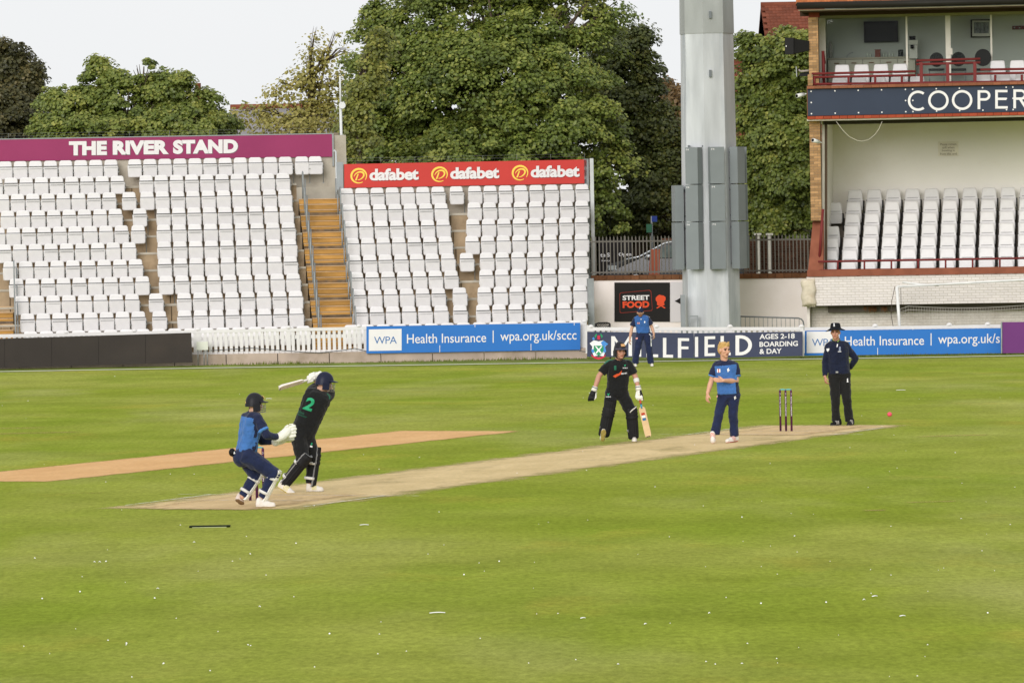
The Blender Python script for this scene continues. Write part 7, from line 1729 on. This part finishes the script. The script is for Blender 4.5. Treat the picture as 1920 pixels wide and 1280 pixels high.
for _ in range(26):
    a = rh.uniform(-2.2, 2.2); p = hc + hu_ * rh.uniform(.06, .12) + hr * math.sin(a) * .075 + hf_ * math.cos(a) * .085 ; HL_.cap(p, p + (hu_ * .6 + hf_ * rh.uniform(-.2, .35) + hr * rh.uniform(-.4, .4)).normalized() * .028, .013, .006, 0, 6)
HL_.build('hair', [hair_m], body, wb, .007, 1, .006, .02)
ss = .1641 * F.Y / FPX
decal('maker_mark', shirt, wb, [shape((0, 0), (13 * ss, 0), (13 * ss, 42 * ss), (0, 42 * ss)), shape((24 * ss, 0), (37 * ss, 0), (37 * ss, 42 * ss), (24 * ss, 42 * ss))], Jt(279, 422, -.35), X_, ZV, D_, white_p, shirt); decal('maker_cross', shirt, wb, [shape((13 * ss, 0), (24 * ss, 0), (24 * ss, 42 * ss), (13 * ss, 42 * ss))], Jt(279, 422, -.35), X_, ZV, D_, red_p, shirt)
horse = shape((8, 0), (16, 4), (20, 16), (32, 18), (34, 26), (22, 26), (20, 34), (26, 42), (16, 48), (8, 38), (0, 34), (2, 24), (10, 22))
sc_ = lambda sh, k: ([(x * k, y * k) for x, y in sh[0]], sh[1])
decal('horse_crest', shirt, wb, [sc_(horse, ss)], Jt(392, 416, -.35), X_, ZV, D_, white_p, shirt)
decal('thigh_crest', tro, wb, [sc_(horse, ss * .9)], Jt(472, 732, -.35), X_, ZV, D_, white_p, tro); decal('thigh_mark', tro, wb, [shape((0, 0), (24 * ss, 10 * ss), (26 * ss, 30 * ss), (2 * ss, 20 * ss))], Jt(265, 700, -.35), X_, ZV, D_, mat('print_pink', '#d99a95', .6), tro)
h_ = F.G(225, 1234); shoe(body, wb, Jt(228, 1140, fl_ + .10), V3(h_.x, h_.y - .0, gz(h_.y) + .005), V3(.0, .5, .85), [shoe_w, sole_r, shoe_red])
h_ = F.G(375, 1222); shoe(body, wb, Jt(508, 1195, .10) + V3(0, 0, -.005), V3(h_.x, h_.y, gz(h_.y)), V3(0, .1, 1), [shoe_w, sole_r, shoe_red])

# ------------------------------------------------------------ umpire
F = Fig(1520, 595, .1641, (1590, 797.5)); Jt = F.J
ub = F.G(340, 1232); ub.z = gz(ub.y)
j = dict(head=Jt(284, 172, -.02), N=Jt(290, 262, .02), SR=Jt(205, 325, .02), SL=Jt(398, 318, .04), ER=Jt(165, 520, .03), WR=Jt(163, 675, -.04), EL=Jt(512, 470, .12), WL=Jt(445, 585, .22),
         HR=Jt(268, 660, .02), HL=Jt(388, 660, .04), KR=Jt(282, 920, -.01), AR=Jt(288, 1160, .03), KL=Jt(412, 930, .0), AL=Jt(440, 1160, .05))
body, shirt, tro, (tr_, tf_, tu_, org, Hs), hfr = person(F, 'umpire in navy jumper, black trousers and black sun hat, one arm behind his back', j, dict(base=ub, head_f=V3(-.22, -.96, -.06), chest_f=V3(-.1, -1, 0), skin=skin_red, hands={'R': (V3(.1, -.15, -1), V3(.8, .4, 0), V3(.3, -.9, 0), .7), 'L': (V3(-.6, .3, -.5), V3(-.3, .8, 0), V3(0, .2, 1), .4)},
    shirt_m=[ump_sh, lime], shirt_cls=lambda t, x, y, z, ed: 1 if (z > .985 and x > .085 and -.012 < y < .02) else 0, trouser_m=[ump_tr], sleeve=2, belly=.0, hem=V3(0, 0, .03), leg_r=(.106, .084, .074, .08), cuff=1.09, wr=.018, infl=.034, collar=ump_sh))
mb = MB(); N_ = j['N']; mb.face([N_ + V3(-.075, -.03, .045), N_ + V3(-.05, -.08, .01), N_ + V3(.0, -.105, -.035), N_ + V3(-.02, -.09, -.02), N_ + V3(-.06, -.06, .01)]); mb.face([N_ + V3(.085, -.03, .045), N_ + V3(.06, -.08, .01), N_ + V3(.01, -.105, -.035), N_ + V3(.025, -.09, -.01), N_ + V3(.07, -.06, .02)]); mb.build('collar_lining', lime, body, ub)
hr, hf_, hu_ = hfr; hc = j['head']; hat_m = mat('hat_black', '#1b1c20', .8, .1, 10)
mb = MB(); n = 26; rings = []
for rr_, z, dip in ((.0, .172, 0), (.06, .169, 0), (.086, .15, 0), (.095, .095, 0), (.098, .078, 0), (.13, .074, .4), (.175, .072, 1), (.175, .065, 1), (.098, .07, 0)):
    for i in range(n):
        a = 2 * math.pi * i / n; zz = z - (.03 * dip) * (.35 + .65 * abs(math.sin(a))) - .02 * dip * max(0, math.sin(a)) ; mb.v.append(hc + hr * math.sin(a) * rr_ * .97 + hf_ * math.cos(a) * rr_ * 1.1 + hu_ * zz - hf_ * .005)
for k in range(8):
    for i in range(n): a = k * n + i; b = k * n + (i + 1) % n; mb.f.append((a, a + n, b + n, b)); mb.mi.append(0); mb.sm.append(True)
hat_o = mb.build('sun_hat', hat_m, body, ub)
ss = .1641 * F.Y / FPX
decal('hat_mark', hat_o, ub, [shape((4, 0), (22, 0), (20, 8), (17, 10), (18, 34), (8, 38), (9, 10), (5, 8))and sc_(shape((4, 0), (22, 0), (20, 8), (17, 10), (18, 34), (8, 38), (9, 10), (5, 8)), ss)], Jt(268, 106, -.4), X_, ZV, D_, white_p, hat_o)
for nm, sh_, zx, zy, tgt in (('chest_badge', shape((0, 36), (32, 40), (30, 20), (16, 0), (4, 12)), 193, 398, shirt), ('chest_mark', shape((4, 0), (14, 4), (22, 36), (10, 40), (6, 20)), 303, 345, shirt), ('chest_lions', shape((6, 8), (28, 8), (28, 56), (10, 56)), 326, 396, shirt), ('chest_bar', shape((0, 0), (38, 0), (38, 7), (0, 7)), 322, 398, shirt), ('thigh_mark', shape((4, 0), (26, 0), (22, 10), (20, 44), (8, 40), (8, 10)), 420, 745, tro)):
    decal(nm, tgt, ub, [sc_(sh_, ss)], Jt(zx, zy, -.35), X_, ZV, D_, white_p if nm != 'chest_lions' else mat('print_grey_blue', '#8a93a8', .6), tgt)
mb = MB(); wl_ = lerp((j['HL'] + j['HR']) / 2, (j['SL'] + j['SR']) / 2, .10); mb.tube([wl_ + V3(math.cos(a) * .168, math.sin(a) * .108, .0) for a in [2 * math.pi * i / 24 for i in range(25)]], .019, 6, cap=False); mb.build('belt', shoe_k, body, ub); mb = MB(); mb.box(Jt(300, 624, -.12), (.022, 0, 0), (0, .012, 0), (0, 0, .014)); mb.build('buckle', steel_b, body, ub)
for zx0, zx1, dy in ((318, 200, -.13), (455, 400, -.20)):
    a_ = F.G(zx0, 1215); shoe(body, ub, V3(a_.x, F.Y + .06, gz(F.Y)), V3(F.G(zx1, 1225).x, F.Y + dy, gz(F.Y)), V3(0, 0, 1), [shoe_k, mat('sole_grey', '#b9b4a8'), shoe_w])

# ------------------------------------------------------------ fielder on the boundary
F = Fig(1095, 565, .1016, (1215, 687)); Jt = F.J
fb = F.G(1100, 1195); fb.z = gz(fb.y)
j = dict(head=Jt(1040, 205, -.05), N=Jt(1048, 300, .0), SR=Jt(950, 325, .03), SL=Jt(1170, 312, .02), ER=Jt(880, 500, .05), WR=Jt(845, 690, .0), EL=Jt(1250, 470, .05), WL=Jt(1290, 600, .0),
         HR=Jt(1035, 600, .02), HL=Jt(1155, 600, .02), KR=Jt(990, 860, -.03), AR=Jt(945, 1125, .0), KL=Jt(1200, 860, -.03), AL=Jt(1232, 1125, .0))
body, shirt, tro, (tr_, tf_, tu_, org, Hs), hfr = person(F, 'bearded fielder in blue and navy with a cap standing before the navy board', j, dict(base=fb, head_f=V3(-.05, -1, -.1), head_s=1.04, chest_f=V3(0, -1, -.1), stubble=True, hands={'R': (V3(-.1, -.2, -1), V3(.8, .4, 0), V3(.3, -.9, 0), .45), 'L': (V3(.1, -.2, -1), V3(-.8, .4, 0), V3(-.3, -.9, 0), .7)},
    shirt_m=[cloth('kent_blue_far', '#355f9c'), navy_sh, white_p], shirt_cls=lambda t, x, y, z, ed: (1 if t and z < .93 else (2 if (z > 1.0 and -.012 < y < .014 and abs(x) > .09) else (1 if (y < -.03 or abs(x) > .185) else 0))), trouser_m=[navy_tr], sleeve=.72, loose=.034, hem=V3(0, 0, .03), infl=.03, leg_r=(.11, .09, .085, .09), cuff=1.05))
hr, hf_, hu_ = hfr; hc = j['head']; CL = Layer(); CL.ell(hc + hu_ * .055 - hf_ * .01, hr * .09, hf_ * .11, hu_ * .082, 0); cap_m = mat('cap_navy', '#232b45', .8, .08, 10)
cap_o = CL.build('cap', [cap_m], body, fb, .009, 2); mb = MB(); pk = []
for i in range(9): a = math.radians(-60 + 15 * i); pk.append((hc + hr * math.sin(a) * .088 + hf_ * (math.cos(a) * .1) + hu_ * .045, hc + hr * math.sin(a) * .085 + hf_ * (math.cos(a) * .1 + .075 * math.cos(a)) + hu_ * (.03 - .02 * abs(math.sin(a)))))
for i in range(8): mb.slab([pk[i][0], pk[i][1], pk[i + 1][1], pk[i + 1][0]], hu_ * -.006)
mb.build('peak', cap_m, cap_o)
ss = .1016 * F.Y / FPX
decal('cap_crest', cap_o, fb, [sc_(horse, ss * .9)], Jt(1022, 142, -.4), X_, ZV, D_, white_p, cap_o)
decal('horse_crest', shirt, fb, [sc_(horse, ss * .95)], Jt(1113, 408, -.4), X_, ZV, D_, white_p, shirt); decal('maker_mark', shirt, fb, [sc_(shape((0, 0), (18, 0), (18, 32), (0, 32)), ss), sc_(shape((26, 0), (44, 0), (44, 32), (26, 32)), ss)], Jt(988, 422, -.4), X_, ZV, D_, mat('print_pink', '#d99a95'), shirt)
decal('thigh_mark', tro, fb, [sc_(shape((0, 0), (36, 6), (36, 36), (0, 32)), ss)], Jt(960, 706, -.4), X_, ZV, D_, mat('print_pink', '#d99a95'), tro); decal('side_stripe', tro, fb, [sc_(shape((18, 0), (34, 0), (26, 200), (4, 232), (-16, 228), (12, 195)), ss)], Jt(1222, 835, -.4), X_, ZV, D_, white_p, tro)
mb = MB(); mb.ball(Jt(1053, 330, -.14), .016, 8, 6); mb.build('collar_button', white_p, body, fb)
for zx, w_ in ((930, shoe_k), (1238, shoe_w)):
    a_ = F.G(zx, 1192); shoe(body, fb, V3(a_.x, F.Y + .08, gz(F.Y)), V3(a_.x + .02, F.Y - .18, gz(F.Y)), V3(0, 0, 1), [shoe_w, shoe_k, shoe_k])

# ================================================================== wickets and ball
stump_m = mat('purple_stump', '#55284a', .45, .12, 5, stain='#6b3b55', stain_amt=.4, stain_scale=8); bail_m = mat('teal_bail', '#58b6bd', .4, .05)
for e, nm, d_ in ((NEAR, 'near', PD), (FAR, 'far', PD)):
    right = Vector((1, 0, 0))
    ax = V3(PD.y, -PD.x, 0) if nm == 'far' else V3(PD.y, -PD.x, 0)
    w_root = thing('wicket', V3(e.x, e.y, 0), 'three purple stumps with teal bails %s' % ('between bowler and umpire' if nm == 'far' else 'half hidden behind the crouching wicketkeeper'), 'wicket', 'wickets')
    for i in (-1, 0, 1):
        c = e + ax * (.101 * i); mb = MB(); mb.tube([V3(c.x, c.y, -.02), V3(c.x, c.y, .69), V3(c.x, c.y, .711)], [.0185, .0185, .014], 12); s_ = mb.build('stump', stump_m, w_root)
        if nm == 'far' or i == 1:
            mb = MB(); fdir = V3(0, -1, 0); p0 = c + V3(-.008, -.0195, .66)
            letter(mb, 'ROYAL LONDON', V3(c.x - .008, c.y - .0195, .60), V3(0, 0, -1), V3(1, 0, 0), .33, .017, .02); mb.build('lettering', white_p, s_)
            mb = MB(); ring_ = [(V3(c.x + .007 * math.cos(a) - .001, c.y - .0195, .645 + .016 * math.sin(a)), V3(c.x + .003 * math.cos(a) - .001, c.y - .0195, .645 + .010 * math.sin(a))) for a in [math.radians(-120 + 20 * k) for k in range(13)]]
            for k in range(12): mb.face([ring_[k][0], ring_[k + 1][0], ring_[k + 1][1], ring_[k][1]])
            mb.build('emblem', white_p, s_)
    for i in (-.5, .5):
        c = e + ax * (.101 * i); a_, b_ = c - ax * .055, c + ax * .055; mb = MB(); mb.tube([V3(a_.x, a_.y, .718), V3(a_.x, a_.y, .718) + ax * .02, V3(c.x, c.y, .72) - ax * .02, V3(c.x, c.y, .72) + ax * .02, V3(b_.x, b_.y, .718) - ax * .02, V3(b_.x, b_.y, .718)], [.007, .007, .0105, .0105, .007, .007], 8); mb.build('bail', bail_m, w_root)
bp_ = at(1668, 776.5, 80.5)
ball_m = mat('pink_ball', '#e8586a', .35, .08, 10)
mb = MB(); mb.ball(bp_, .0385, 18, 12); b_o = mb.build('cricket_ball', ball_m, None, bp_); tag(b_o, 'pink cricket ball in flight to the right of the umpire', 'ball')
mb = MB(); mb.tube([bp_ + V3(.0388 * math.cos(a), .0388 * math.sin(a) * .5, .0388 * math.sin(a) * .87) for a in [2 * math.pi * i / 24 for i in range(25)]], .002, 5, cap=False); mb.build('seam', mat('seam_dark', '#7d2f3d', .6), b_o)
